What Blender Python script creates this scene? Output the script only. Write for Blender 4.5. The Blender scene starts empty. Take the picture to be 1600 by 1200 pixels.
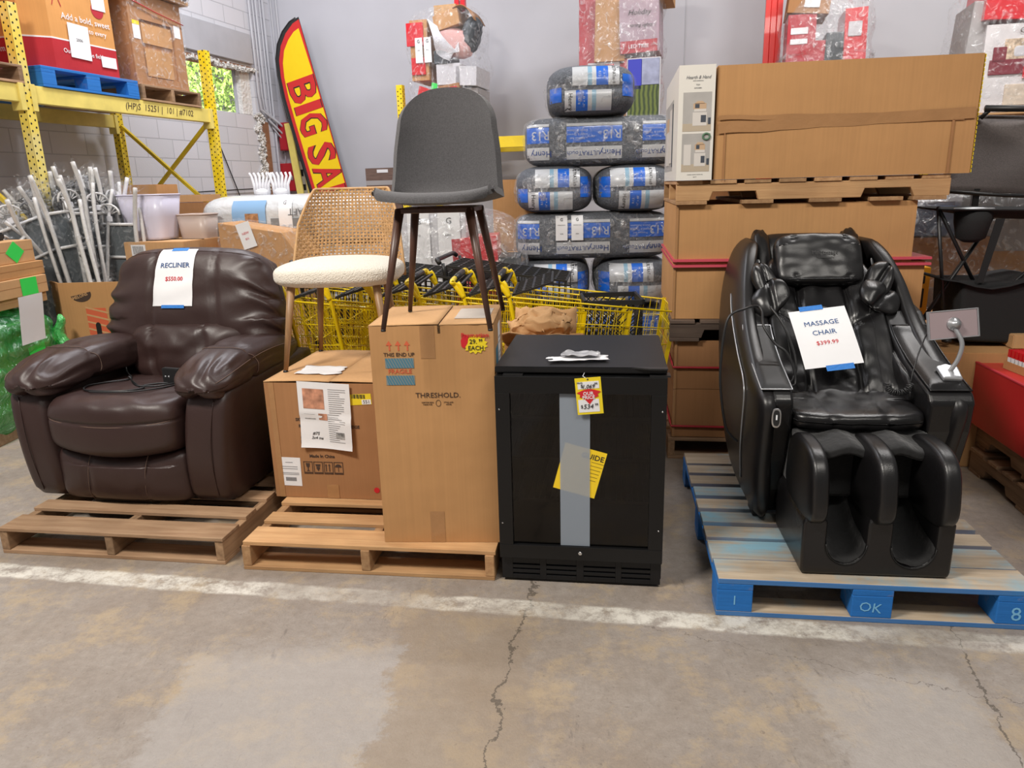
import bpy, bmesh, math, random
from mathutils import Vector, Matrix, Euler, noise
random.seed(7)
PI = math.pi
SC = bpy.context.scene
COL = SC.collection
# ------------------------------------------------------------------ camera
CAM_F, PITCH, ROLL, CAM_H = 1145.0, math.radians(15.2), math.radians(-1.52), 1.458
cp_, sp_ = math.cos(PITCH), math.sin(PITCH)
r0_, u0_, F_ = Vector((1, 0, 0)), Vector((0, sp_, cp_)), Vector((0, cp_, -sp_))
R_ = r0_*math.cos(ROLL) + u0_*math.sin(ROLL)
U_ = -r0_*math.sin(ROLL) + u0_*math.cos(ROLL)
cd = bpy.data.cameras.new('camera'); cam = bpy.data.objects.new('camera', cd); COL.objects.link(cam)
cd.sensor_width = 36; cd.lens = 36*CAM_F/1600; cd.clip_start = .05; cd.clip_end = 200
M_ = Matrix((R_, U_, -F_)).transposed().to_4x4(); M_.translation = (0, 0, CAM_H)
cam.matrix_world = M_
SC.camera = cam
# ------------------------------------------------------------------ world, lamps, exposure
SC.view_settings.view_transform = 'Standard'; SC.view_settings.look = 'None'
SC.view_settings.exposure = 0.0; SC.view_settings.gamma = 1
w = bpy.data.worlds.new('world'); SC.world = w; w.use_nodes = True
w.node_tree.nodes['Background'].inputs[0].default_value = (1.0, .97, .93, 1)
w.node_tree.nodes['Background'].inputs[1].default_value = .20

def area(name, loc, tgt, sx, sy, power, col):
    l = bpy.data.lights.new(name, 'AREA'); l.shape = 'RECTANGLE'; l.size = sx; l.size_y = sy; l.energy = power; l.color = col
    o = bpy.data.objects.new(name, l); COL.objects.link(o); o.location = loc
    o.rotation_euler = (Vector(tgt)-Vector(loc)).to_track_quat('-Z', 'Y').to_euler()
    return o
area('ceiling_strip_lamp', (-2.5, .9, 4.4), (-.2, 3.2, .4), 1.1, .45, 215, (1, .94, .86))
area('ceiling_strip_lamp', (1.4, -.2, 4.6), (.8, 3.0, .4), 2.4, .4, 90, (1, .95, .88))
area('ceiling_strip_lamp', (-2.0, 6.2, 5.6), (-4.6, 7.6, .8), 3.0, .5, 260, (.95, .95, 1))
area('ceiling_strip_lamp', (3.2, 5.0, 5.6), (3.6, 7.5, 1.0), 3.0, .5, 230, (1, .97, .95))
BFX = lambda x, y, z: (math.cos(-.28)*x-math.sin(-.28)*y, math.sin(-.28)*x+math.cos(-.28)*y, z)
area('daylight_outside_window', BFX(-7.3, 9.5, 5.6), BFX(-8.8, 11.6, 3.0), 2.5, 1.5, 900, (.97, 1, .98))

# ------------------------------------------------------------------ frames: P = display pallets, B = building
def fr(th):
    c, s = math.cos(th), math.sin(th)
    return lambda x, y, z=0: Vector((c*x-s*y, s*x+c*y, z))
TP, TB = -.145, -.28
PF, BF = fr(TP), fr(TB)
# ------------------------------------------------------------------ materials
def mat(name, color=(.5, .5, .5), rough=.5, metal=0, bump=0, bscale=50, var=0, vscale=4, coat=0, emis=None, spec=.5, stretch=None, bdist=.01, detail=3, sheen=0):
    m = bpy.data.materials.new(name); m.use_nodes = True
    nt = m.node_tree; N = nt.nodes; L = nt.links; b = N['Principled BSDF']
    b.inputs['Base Color'].default_value = (*color, 1); b.inputs['Roughness'].default_value = rough
    b.inputs['Metallic'].default_value = metal; b.inputs['Specular IOR Level'].default_value = spec
    b.inputs['Coat Weight'].default_value = coat
    b.inputs['Sheen Weight'].default_value = sheen
    tc = N.new('ShaderNodeTexCoord'); src = tc.outputs['Object']
    if stretch:
        mp = N.new('ShaderNodeMapping'); mp.inputs['Scale'].default_value = stretch; L.new(src, mp.inputs[0]); src = mp.outputs[0]
    if var:
        n = N.new('ShaderNodeTexNoise'); n.inputs['Scale'].default_value = vscale; n.inputs['Detail'].default_value = 5; L.new(src, n.inputs['Vector'])
        r = N.new('ShaderNodeMapRange'); r.inputs[1].default_value = .3; r.inputs[2].default_value = .7
        r.inputs[3].default_value = 1-var; r.inputs[4].default_value = 1+var; L.new(n.outputs[0], r.inputs[0])
        v = N.new('ShaderNodeVectorMath'); v.operation = 'SCALE'; v.inputs[0].default_value = color; L.new(r.outputs[0], v.inputs['Scale'])
        L.new(v.outputs[0], b.inputs['Base Color'])
    if bump:
        n2 = N.new('ShaderNodeTexNoise'); n2.inputs['Scale'].default_value = bscale; n2.inputs['Detail'].default_value = detail; L.new(src, n2.inputs['Vector'])
        bp = N.new('ShaderNodeBump'); bp.inputs['Strength'].default_value = bump; bp.inputs['Distance'].default_value = bdist
        L.new(n2.outputs[0], bp.inputs['Height']); L.new(bp.outputs[0], b.inputs['Normal'])
    if emis:
        b.inputs['Emission Color'].default_value = (*color, 1); b.inputs['Emission Strength'].default_value = emis
    return m

def nodes(m): return m.node_tree.nodes, m.node_tree.links, m.node_tree.nodes['Principled BSDF']
def math_n(N, L, op, a, b=None, c=None):
    n = N.new('ShaderNodeMath'); n.operation = op
    for i, v in enumerate((a, b, c)):
        if v is None: continue
        if isinstance(v, (int, float)): n.inputs[i].default_value = v
        else: L.new(v, n.inputs[i])
    return n.outputs[0]
def mixc(N, L, f, a, b):
    n = N.new('ShaderNodeMix'); n.data_type = 'RGBA'
    for sock, v in ((n.inputs[0], f), (n.inputs[6], a), (n.inputs[7], b)):
        if isinstance(v, (tuple, list)): sock.default_value = (*v, 1)
        elif isinstance(v, (int, float)): sock.default_value = v
        else: L.new(v, sock)
    return n.outputs[2]
def noise_n(N, L, src, scale, detail=4, rough=.5, lo=.3, hi=.7):
    n = N.new('ShaderNodeTexNoise'); n.inputs['Scale'].default_value = scale; n.inputs['Detail'].default_value = detail; n.inputs['Roughness'].default_value = rough
    L.new(src, n.inputs['Vector'])
    r = N.new('ShaderNodeMapRange'); r.inputs[1].default_value = lo; r.inputs[2].default_value = hi; L.new(n.outputs[0], r.inputs[0])
    return r.outputs[0]

def wood(name, c1, c2, axis='x', paint=None, pamt=.5, rough=.75, edge=.22):
    """raw sawn timber with grain along an axis, optionally with worn paint"""
    m = mat(name, c1, rough); N, L, b = nodes(m)
    tc = N.new('ShaderNodeTexCoord'); oi = N.new('ShaderNodeObjectInfo')
    add = N.new('ShaderNodeVectorMath'); add.operation = 'ADD'; L.new(tc.outputs['Object'], add.inputs[0])
    cm = N.new('ShaderNodeCombineXYZ'); mu = math_n(N, L, 'MULTIPLY', oi.outputs['Random'], 31.0)
    for i in range(3): L.new(mu, cm.inputs[i])
    L.new(cm.outputs[0], add.inputs[1])
    mp = N.new('ShaderNodeMapping'); mp.inputs['Scale'].default_value = (3, 45, 45) if axis == 'x' else (45, 3, 45); L.new(add.outputs[0], mp.inputs[0])
    g = noise_n(N, L, mp.outputs[0], 1.0, 6, .6)
    bl = noise_n(N, L, add.outputs[0], 5, 3)
    col = mixc(N, L, g, c1, c2)
    tone = math_n(N, L, 'MULTIPLY_ADD', oi.outputs['Random'], .42, .68)
    tone = math_n(N, L, 'MULTIPLY', tone, math_n(N, L, 'MULTIPLY_ADD', bl, .25, .88))
    sc = N.new('ShaderNodeVectorMath'); sc.operation = 'SCALE'; L.new(col, sc.inputs[0]); L.new(tone, sc.inputs['Scale'])
    out = sc.outputs[0]
    if paint:
        pn = noise_n(N, L, mp.outputs[0], .35, 6, .65, .5-.2*pamt-.04, .5-.2*pamt+.12)
        pn2 = noise_n(N, L, add.outputs[0], 3.2, 5, .6, .62-.3*pamt, .8-.3*pamt)
        f = math_n(N, L, 'MULTIPLY', pn, pn2) if pamt < .9 else math_n(N, L, 'MAXIMUM', pn, .85)
        out = mixc(N, L, f, out, paint)
    if paint and pamt < .9:
        # paint survives on the edges the loads never rub
        ge = N.new('ShaderNodeNewGeometry'); sn = N.new('ShaderNodeSeparateXYZ'); L.new(ge.outputs['Normal'], sn.inputs[0])
        ed = math_n(N, L, 'LESS_THAN', math_n(N, L, 'ABSOLUTE', sn.outputs[2]), .6)
        out = mixc(N, L, math_n(N, L, 'MULTIPLY', ed, edge), out, (.015, .17, .48))
    L.new(out, b.inputs['Base Color'])
    bp = N.new('ShaderNodeBump'); bp.inputs['Strength'].default_value = .35; bp.inputs['Distance'].default_value = .003; L.new(g, bp.inputs['Height']); L.new(bp.outputs[0], b.inputs['Normal'])
    return m

def leather(name, col, rough=.36, fine=330, wr=.25, wscale=7, wdist=.02, creamy=.12):
    m = mat(name, col, rough, spec=.55); N, L, b = nodes(m)
    tc = N.new('ShaderNodeTexCoord')
    v = N.new('ShaderNodeTexVoronoi'); v.inputs['Scale'].default_value = fine; L.new(tc.outputs['Object'], v.inputs['Vector'])
    b1 = N.new('ShaderNodeBump'); b1.inputs['Strength'].default_value = .18; b1.inputs['Distance'].default_value = .0012; L.new(v.outputs['Distance'], b1.inputs['Height'])
    n = N.new('ShaderNodeTexNoise'); n.inputs['Scale'].default_value = wscale; n.inputs['Detail'].default_value = 4; n.inputs['Distortion'].default_value = .6; L.new(tc.outputs['Object'], n.inputs['Vector'])
    b2 = N.new('ShaderNodeBump'); b2.inputs['Strength'].default_value = wr; b2.inputs['Distance'].default_value = wdist
    L.new(n.outputs[0], b2.inputs['Height']); L.new(b1.outputs[0], b2.inputs['Normal']); L.new(b2.outputs[0], b.inputs['Normal'])
    n3 = noise_n(N, L, tc.outputs['Object'], 2.5, 4)
    L.new(mixc(N, L, n3, tuple(c*(1-creamy) for c in col), tuple(c*(1+creamy) for c in col)), b.inputs['Base Color'])
    r = math_n(N, L, 'MULTIPLY_ADD', n3, .1, rough-.05); L.new(r, b.inputs['Roughness'])
    return m

def film(name, tint=(1, 1, 1), body=.12, gloss=.25, scale=14, milky=(.85, .87, .9)):
    """clear stretch film: see-through with crinkled glossy folds"""
    m = bpy.data.materials.new(name); m.use_nodes = True; nt = m.node_tree; N = nt.nodes; L = nt.links
    N.clear(); out = N.new('ShaderNodeOutputMaterial')
    tr = N.new('ShaderNodeBsdfTransparent'); tr.inputs[0].default_value = (*tint, 1)
    gl = N.new('ShaderNodeBsdfGlossy'); gl.inputs['Roughness'].default_value = .16
    df = N.new('ShaderNodeBsdfDiffuse'); df.inputs[0].default_value = (*milky, 1)
    tc = N.new('ShaderNodeTexCoord'); n = N.new('ShaderNodeTexNoise'); n.inputs['Scale'].default_value = scale; n.inputs['Detail'].default_value = 5; n.inputs['Distortion'].default_value = 1.6
    L.new(tc.outputs['Object'], n.inputs['Vector'])
    bp = N.new('ShaderNodeBump'); bp.inputs['Strength'].default_value = .9; bp.inputs['Distance'].default_value = .03
    L.new(n.outputs[0], bp.inputs['Height']); L.new(bp.outputs[0], gl.inputs['Normal']); L.new(bp.outputs[0], df.inputs['Normal'])
    r = N.new('ShaderNodeMapRange'); r.inputs[1].default_value = .52; r.inputs[2].default_value = .72; L.new(n.outputs[0], r.inputs[0])
    f = math_n(N, L, 'MULTIPLY_ADD', r.outputs[0], gloss, body)
    m1 = N.new('ShaderNodeMixShader'); m1.inputs[0].default_value = .55; L.new(gl.outputs[0], m1.inputs[1]); L.new(df.outputs[0], m1.inputs[2])
    m2 = N.new('ShaderNodeMixShader'); L.new(f, m2.inputs[0]); L.new(tr.outputs[0], m2.inputs[1]); L.new(m1.outputs[0], m2.inputs[2])
    L.new(m2.outputs[0], out.inputs[0])
    return m

def cardboard(name, col, rough=.85):
    m = mat(name, col, rough, spec=.2); N, L, b = nodes(m)
    tc = N.new('ShaderNodeTexCoord'); src = tc.outputs['Object']
    mp = N.new('ShaderNodeMapping'); mp.inputs['Scale'].default_value = (90, 90, 1.2); L.new(src, mp.inputs[0])
    g = noise_n(N, L, mp.outputs[0], 1.0, 3); s = noise_n(N, L, src, 2.2, 4)
    f = math_n(N, L, 'ADD', math_n(N, L, 'MULTIPLY', g, .35), math_n(N, L, 'MULTIPLY', s, .65))
    L.new(mixc(N, L, f, tuple(c*.9 for c in col), tuple(c*1.1 for c in col)), b.inputs['Base Color'])
    n = N.new('ShaderNodeTexNoise'); n.inputs['Scale'].default_value = 6; L.new(src, n.inputs['Vector'])
    bp = N.new('ShaderNodeBump'); bp.inputs['Strength'].default_value = .25; bp.inputs['Distance'].default_value = .02; L.new(n.outputs[0], bp.inputs['Height']); L.new(bp.outputs[0], b.inputs['Normal'])
    return m

M = {}
M['card'] = cardboard('cardboard', (.50, .27, .115))
M['card_dark'] = cardboard('cardboard_brown', (.38, .19, .085))
M['card_light'] = cardboard('cardboard_pale', (.56, .33, .16))
M['card_in'] = cardboard('cardboard_inside', (.30, .16, .075))
M['tape'] = mat('packing_tape', (.40, .21, .09), .3, var=.1, bump=.2, bscale=30)
M['tape_pale'] = mat('packing_tape_pale', (.50, .34, .2), .25)
M['blue_tape'] = mat('blue_masking_tape', (.03, .2, .62), .7, bump=.3, bscale=90)
M['paper'] = mat('white_paper', (.82, .82, .84), .7, bump=.25, bscale=9, bdist=.01)
M['paper_cream'] = mat('cream_card', (.80, .77, .70), .5)
M['ink_navy'] = mat('navy_ink', (.03, .09, .25), .8)
M['ink_red'] = mat('red_ink', (.6, .03, .04), .8)
M['ink_black'] = mat('black_ink', (.02, .018, .018), .8)
M['ink_brown'] = mat('dark_brown_ink', (.06, .035, .025), .85)
M['ink_grey'] = mat('grey_ink', (.22, .22, .23), .8)
M['ink_blue'] = mat('blue_ink', (.02, .09, .4), .7)
M['ink_white'] = mat('white_print', (.82, .84, .88), .7)
M['ink_orange'] = mat('orange_print', (.62, .12, .05), .8)
M['ink_teal'] = mat('teal_print', (.06, .19, .27), .8)
M['print_red'] = mat('red_print', (.45, .025, .04), .5, var=.08)
M['print_bright_red'] = mat('bright_red_print', (.62, .02, .03), .4, var=.08)
M['yellow'] = mat('yellow_label', (.85, .66, .02), .5)
M['green_label'] = mat('fluorescent_green_label', (.03, .68, .09), .6)
M['wood_new'] = wood('pallet_wood_pale', (.60, .36, .17), (.46, .25, .11), 'x')
M['wood_new_y'] = wood('pallet_wood_pale_lengthwise', (.55, .33, .16), (.38, .2, .09), 'y')
M['wood_old'] = wood('pallet_wood_aged', (.46, .30, .18), (.30, .17, .09), 'x')
M['wood_old_y'] = wood('pallet_wood_aged_lengthwise', (.40, .25, .14), (.22, .13, .07), 'y')
M['wood_blue_top'] = wood('worn_blue_deck_wood', (.56, .46, .34), (.38, .29, .2), 'x', (.22, .40, .50), .52)
M['wood_blue_lead'] = wood('worn_blue_lead_board', (.56, .46, .34), (.38, .29, .2), 'x', (.22, .40, .50), .52, edge=.9)
M['wood_blue'] = wood('blue_painted_wood', (.4, .3, .2), (.3, .2, .12), 'x', (.012, .16, .52), 1.0)
M['wood_blue_y'] = wood('blue_painted_wood_lengthwise', (.4, .3, .2), (.3, .2, .12), 'y', (.012, .16, .52), 1.0)
M['rack'] = mat('yellow_rack_paint', (.80, .58, .02), .45, var=.1, vscale=6, bump=.1, bscale=40)
M['rack_pale'] = mat('faded_yellow_rack_paint', (.76, .62, .16), .5, var=.12, vscale=7)
M['cart'] = mat('yellow_cart_enamel', (.86, .62, .005), .3, coat=.3)
M['black_plastic'] = mat('black_plastic', (.016, .016, .017), .42)
M['black_metal'] = mat('black_satin_metal', (.012, .012, .013), .38)
M['black_cloth'] = mat('black_mesh_cloth', (.014, .014, .015), .9, bump=.3, bscale=300)
M['chrome'] = mat('chrome', (.75, .76, .78), .18, 1)
M['silver'] = mat('silver_plastic', (.44, .45, .47), .32, .6)
M['dark'] = mat('dark_gap', (.01, .009, .008), .9)
M['film'] = film('clear_stretch_film', body=.06, gloss=.4)
M['film_thick'] = film('milky_stretch_film', body=.13, gloss=.5)
M['film_bag'] = film('thin_clear_bag', body=.02, gloss=.3)
M['film_green'] = film('green_stretch_film', (.25, .85, .35), body=.35, gloss=.3, milky=(.1, .6, .2))
M['white_plastic'] = mat('white_plastic', (.72, .72, .76), .35)
M['lavender'] = mat('translucent_white_plastic_tub', (.66, .64, .78), .3)
# ------------------------------------------------------------------ geometry helpers
def tagp(o, **k):
    for a, b in k.items():
        if b is not None: o[a] = b
    return o
def thing(name, label, cat, loc=(0, 0, 0), rotz=0, group=None, rot=None):
    o = bpy.data.objects.new(name, None); COL.objects.link(o); o.empty_display_size = .1
    o.location = loc; o.rotation_euler = rot if rot else (0, 0, rotz)
    return tagp(o, label=label, category=cat, group=group)

class MB:
    def __init__(s): s.v = []; s.f = []; s.sm = []
    def add(s, vs, fs, smooth=False):
        b = len(s.v); s.v += [tuple(v) for v in vs]; s.f += [tuple(b+i for i in f) for f in fs]; s.sm += [smooth]*len(fs); return s
    def box(s, x0, x1, y0, y1, z0, z1, mx=None, ch=0):
        if ch:
            bm = bmesh.new(); bmesh.ops.create_cube(bm, size=1)
            for v in bm.verts: v.co = Vector(((x0+x1)/2+v.co.x*(x1-x0), (y0+y1)/2+v.co.y*(y1-y0), (z0+z1)/2+v.co.z*(z1-z0)))
            bmesh.ops.bevel(bm, geom=bm.edges[:], offset=ch, segments=2, affect='EDGES')
            bm.verts.index_update(); vs = [v.co.copy() for v in bm.verts]; fs = [[v.index for v in f.verts] for f in bm.faces]; bm.free()
        else:
            vs = [Vector((x, y, z)) for z in (z0, z1) for y in (y0, y1) for x in (x0, x1)]
            fs = [(0, 2, 3, 1), (4, 5, 7, 6), (0, 1, 5, 4), (2, 6, 7, 3), (0, 4, 6, 2), (1, 3, 7, 5)]
        if mx: vs = [mx @ v for v in vs]
        return s.add(vs, fs)
    def bar(s, a, b, w, t, up=(0, 0, 1), ch=0):
        a, b = Vector(a), Vector(b); d = b-a; L = d.length; d.normalize(); up = Vector(up)
        if abs(d.dot(up)) > .98: up = Vector((1, 0, 0))
        x = d.cross(up).normalized(); z = x.cross(d)
        mx = Matrix((x, d, z)).transposed().to_4x4(); mx.translation = a
        return s.box(-w/2, w/2, 0, L, -t/2, t/2, mx, ch)
    def tube(s, pts, r, n=8, closed=False, cap=True):
        pts = [Vector(p) for p in pts]; m = len(pts); rs = r if isinstance(r, (list, tuple)) else [r]*m
        vs = []; prev = None
        for i, p in enumerate(pts):
            if closed: t = pts[(i+1) % m]-pts[i-1]
            else: t = pts[min(i+1, m-1)]-pts[max(i-1, 0)]
            if t.length < 1e-9: t = Vector((0, 0, 1))
            t.normalize()
            if prev is None:
                a = Vector((0, 0, 1)) if abs(t.z) < .9 else Vector((1, 0, 0)); x = t.cross(a).normalized()
            else: x = (prev-t*prev.dot(t)).normalized()
            prev = x; y = t.cross(x)
            for k in range(n):
                an = 2*PI*k/n; vs.append(p+(x*math.cos(an)+y*math.sin(an))*rs[i])
        fs = []
        for i in range(m if closed else m-1):
            for k in range(n):
                j = (i+1) % m; fs.append((i*n+k, i*n+(k+1) % n, j*n+(k+1) % n, j*n+k))
        if cap and not closed: fs.append(tuple(range(n-1, -1, -1))); fs.append(tuple((m-1)*n+k for k in range(n)))
        return s.add(vs, fs, True)
    def lathe(s, prof, n=24, c=(0, 0, 0), axis='z'):
        vs = []
        for rr, z in prof:
            for k in range(n):
                a = 2*PI*k/n; q = Vector((rr*math.cos(a), rr*math.sin(a), z))
                if axis == 'y': q = Vector((q.x, -q.z, q.y))
                if axis == 'x': q = Vector((q.z, q.x, q.y))
                vs.append(q+Vector(c))
        fs = [(i*n+k, i*n+(k+1) % n, (i+1)*n+(k+1) % n, (i+1)*n+k) for i in range(len(prof)-1) for k in range(n)]
        fs += [tuple(range(n-1, -1, -1)), tuple((len(prof)-1)*n+k for k in range(n))]
        return s.add(vs, fs, True)
    def grid(s, P, smooth=True, closed_u=False):
        """P: rows of points"""
        h, w_ = len(P), len(P[0]); vs = [p for r in P for p in r]
        fs = [(i*w_+j, i*w_+j+1, (i+1)*w_+j+1, (i+1)*w_+j) for i in range(h-1) for j in range(w_-1)]
        if closed_u: fs += [(i*w_+w_-1, i*w_, (i+1)*w_, (i+1)*w_+w_-1) for i in range(h-1)]
        return s.add(vs, fs, smooth)
    def prism(s, out, a, b, plane='xz', smooth=False):
        """outline (2-D) between depths a and b; plane names the outline's axes"""
        def P(u, v, d): return {'xz': (u, d, v), 'xy': (u, v, d), 'yz': (d, u, v)}[plane]
        n = len(out); vs = [P(u, v, a) for u, v in out]+[P(u, v, b) for u, v in out]
        fs = [tuple(range(n)), tuple(range(2*n-1, n-1, -1))]+[(i, n+i, n+(i+1) % n, (i+1) % n) for i in range(n)]
        return s.add(vs, fs, smooth)
    def xf(s, mx): s.v = [tuple(mx @ Vector(v)) for v in s.v]; return s
    def build(s, name, m, parent=None, bev=0, sub=0, solid=0, weld=False, label=None, recalc=True, segs=2):
        me = bpy.data.meshes.new(name); me.from_pydata(s.v, [], s.f)
        me.polygons.foreach_set('use_smooth', s.sm)
        if recalc or weld:
            bm = bmesh.new(); bm.from_mesh(me)
            if weld: bmesh.ops.remove_doubles(bm, verts=bm.verts, dist=1e-5)
            if recalc: bmesh.ops.recalc_face_normals(bm, faces=bm.faces)
            bm.to_mesh(me); bm.free()
        me.update()
        o = bpy.data.objects.new(name, me); COL.objects.link(o)
        me.materials.append(M[m] if isinstance(m, str) else m)
        if parent: o.parent = parent
        if solid: md = o.modifiers.new('solidify', 'SOLIDIFY'); md.thickness = solid; md.offset = 0
        if bev: md = o.modifiers.new('bevel', 'BEVEL'); md.width = bev; md.segments = segs; md.limit_method = 'ANGLE'; md.angle_limit = .6
        if sub: md = o.modifiers.new('subsurf', 'SUBSURF'); md.levels = sub; md.render_levels = sub
        if label: o['label'] = label
        return o
def structure(o): o['kind'] = 'structure'; return o
def top(o, label, cat, group=None): return tagp(o, label=label, category=cat, group=group)

def blob_mb(c, h, k=4, n=14, fn=None, rot=None, nz=None):
    """upholstered block: superellipsoid of half sizes h about c, shaped by fn(u)->offset in metres"""
    ks = k if isinstance(k, tuple) else (k, k, k)
    mb = MB(); c = Vector(c); h = Vector(h)
    def P(a, b, ax, sg):
        q = [0, 0, 0]; q[ax] = sg; q[(ax+1) % 3] = a; q[(ax+2) % 3] = b
        # solve scale t: sum |t q_i|^k_i = 1
        lo, hi = 0.0, 1.0
        for _ in range(22):
            t = (lo+hi)/2
            if sum(abs(t*q[i])**ks[i] for i in range(3)) > 1: hi = t
            else: lo = t
        u = Vector([t*x for x in q]); p = Vector((u.x*h.x, u.y*h.y, u.z*h.z))
        if fn: p = p+Vector(fn(u))
        if rot: p = rot @ p
        return p+c
    for ax in range(3):
        for sg in (-1, 1):
            G = [[P(math.tan(PI/4*(2*j/n-1)), math.tan(PI/4*(2*i/n-1)), ax, sg) for j in range(n+1)] for i in range(n+1)]
            mb.grid(G)
    return mb
def blob(name, c, h, m, parent=None, k=4, n=14, fn=None, rot=None, sub=0, label=None):
    return blob_mb(c, h, k, n, fn, rot).build(name, m, parent, weld=True, sub=sub, label=label)

def text_mb(s, size, extrude=.0004, bold=0, align='CENTER', shear=0, res=2, sx=1, spacing=1):
    cu = bpy.data.curves.new('t', 'FONT'); cu.body = s; cu.size = size; cu.extrude = extrude; cu.offset = bold*(.4 if size < .2 else 1); cu.align_x = align; cu.align_y = 'CENTER'
    cu.resolution_u = res; cu.shear = shear; cu.space_character = spacing
    o = bpy.data.objects.new('t', cu); COL.objects.link(o)
    dg = bpy.context.evaluated_depsgraph_get(); me = bpy.data.meshes.new_from_object(o.evaluated_get(dg))
    mb = MB(); mb.add([Vector((v.co.x*sx, v.co.y, v.co.z)) for v in me.vertices], [tuple(p.vertices) for p in me.polygons])
    bpy.data.objects.remove(o); bpy.data.curves.remove(cu); bpy.data.meshes.remove(me)
    return mb
def mx_of(loc, rot=(0, 0, 0)): return Matrix.Translation(loc) @ Euler(rot).to_matrix().to_4x4()
FRONT = (PI/2, 0, 0)            # lettering that faces -y
def front_rot(a=0): return (Matrix.Rotation(PI/2, 3, 'X') @ Matrix.Rotation(a, 3, 'Z')).to_euler()
def words(name, parent, m, lines, frot=0, **kw):
    """lines: (string, x, y, z, size[, extra]) on a -y facing surface, joined in one print"""
    mb = MB()
    for ln in lines:
        s, x, y, z, size = ln[:5]; e = dict(kw); e.update(ln[5] if len(ln) > 5 else {})
        rr = e.pop('rot', frot); fcn = e.pop('fn', None)
        t = text_mb(s, size, **e).xf(mx_of((x, y, z), front_rot(rr)))
        if fcn: t.v = [tuple(fcn(Vector(v))) for v in t.v]
        mb.add(t.v, t.f)
    return mb.build(name, m, parent, recalc=False)
def patch(pts, y, t=.0006):
    """thin printed patch facing -y"""
    return MB().prism(pts, y, y-t, 'xz')
def rect(x0, x1, z0, z1, a=0):
    c = ((x0+x1)/2, (z0+z1)/2); ca, sa = math.cos(a), math.sin(a)
    return [(c[0]+ca*(x-c[0])-sa*(z-c[1]), c[1]+sa*(x-c[0])+ca*(z-c[1])) for x, z in ((x0, z0), (x1, z0), (x1, z1), (x0, z1))]
def join(*ms):
    o = MB()
    for m_ in ms: o.add(m_.v, m_.f); o.sm[-len(m_.f):] = m_.sm
    return o
def dup(root, loc=None, rotz=None, label=None, group=None, rot=None, scale=None):
    r = root.copy(); COL.objects.link(r)
    if loc is not None: r.location = loc
    if rotz is not None: r.rotation_euler = (0, 0, rotz)
    if rot is not None: r.rotation_euler = rot
    if scale is not None: r.scale = scale
    if label: r['label'] = label
    if group: r['group'] = group
    for ch in list(root.children):
        c = ch.copy(); COL.objects.link(c); c.parent = r
        for g in ch.children: d = g.copy(); COL.objects.link(d); d.parent = c
    return r
def sheet(w_, h_, nx=10, ny=14, fn=None):
    """paper sheet in local xz, facing -y, centred; fn(x,z)->(dx,dy,dz)"""
    G = []
    for i in range(ny+1):
        row = []
        for j in range(nx+1):
            x = (j/nx-.5)*w_; z = (i/ny-.5)*h_; p = Vector((x, 0, z))
            if fn: p += Vector(fn(x, z))
            row.append(p)
        G.append(row)
    return MB().grid(G)
def nz(p, s, seed=0): return noise.noise(Vector((p[0]*s+seed, p[1]*s-seed, p[2]*s+2*seed)))
def smooth(ctl, n=8):
    out = []; c = [Vector(p) for p in ctl]
    for i in range(len(c)-1):
        p0, p1, p2, p3 = c[max(i-1, 0)], c[i], c[i+1], c[min(i+2, len(c)-1)]
        for k in range(n):
            t = k/n; out.append(.5*((2*p1)+(-p0+p2)*t+(2*p0-5*p1+4*p2-p3)*t*t+(-p0+3*p1-3*p2+p3)*t**3))
    return out+[c[-1]]
# ================================================================== SETTING
# concrete floor with cracks and a worn white line
m = mat('concrete_floor', (.3, .27, .24), .6, spec=.35); N, L, b = nodes(m); M['floor'] = m
tc = N.new('ShaderNodeTexCoord'); src = tc.outputs['Object']
sx = N.new('ShaderNodeSeparateXYZ'); L.new(src, sx.inputs[0]); X, Y = sx.outputs[0], sx.outputs[1]
big = noise_n(N, L, src, .9, 5, .6, .38, .62); mid = noise_n(N, L, src, 3.1, 6, .65, .35, .65); fine = noise_n(N, L, src, 26, 6, .7, .3, .7); speck = noise_n(N, L, src, 140, 3, .6, .3, .7)
c = mixc(N, L, big, (.335, .295, .265), (.29, .225, .17))
c = mixc(N, L, math_n(N, L, 'MULTIPLY', mid, .6), c, (.40, .36, .325))
c = mixc(N, L, math_n(N, L, 'MULTIPLY', fine, .62), c, (.21, .175, .145))
c = mixc(N, L, math_n(N, L, 'MULTIPLY', speck, .22), c, (.18, .15, .13))
tan = noise_n(N, L, src, 4.2, 8, .75, .50, .62)
c = mixc(N, L, math_n(N, L, 'MULTIPLY', tan, .62), c, (.43, .33, .21))
scuff_m = N.new('ShaderNodeMapping'); scuff_m.inputs['Scale'].default_value = (14, 3.5, 1); scuff_m.inputs['Rotation'].default_value = (0, 0, .5); L.new(src, scuff_m.inputs[0])
scuff = math_n(N, L, 'MULTIPLY', noise_n(N, L, scuff_m.outputs[0], 1.6, 9, .8, .57, .66), noise_n(N, L, src, 1.7, 3, .5, .45, .6))
c = mixc(N, L, math_n(N, L, 'MULTIPLY', scuff, .75), c, (.13, .11, .10))
pit = noise_n(N, L, src, 60, 4, .7, .62, .68); c = mixc(N, L, math_n(N, L, 'MULTIPLY', pit, .5), c, (.14, .11, .09))
wob = noise_n(N, L, src, 5, 6, .7, .2, .8)
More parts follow.
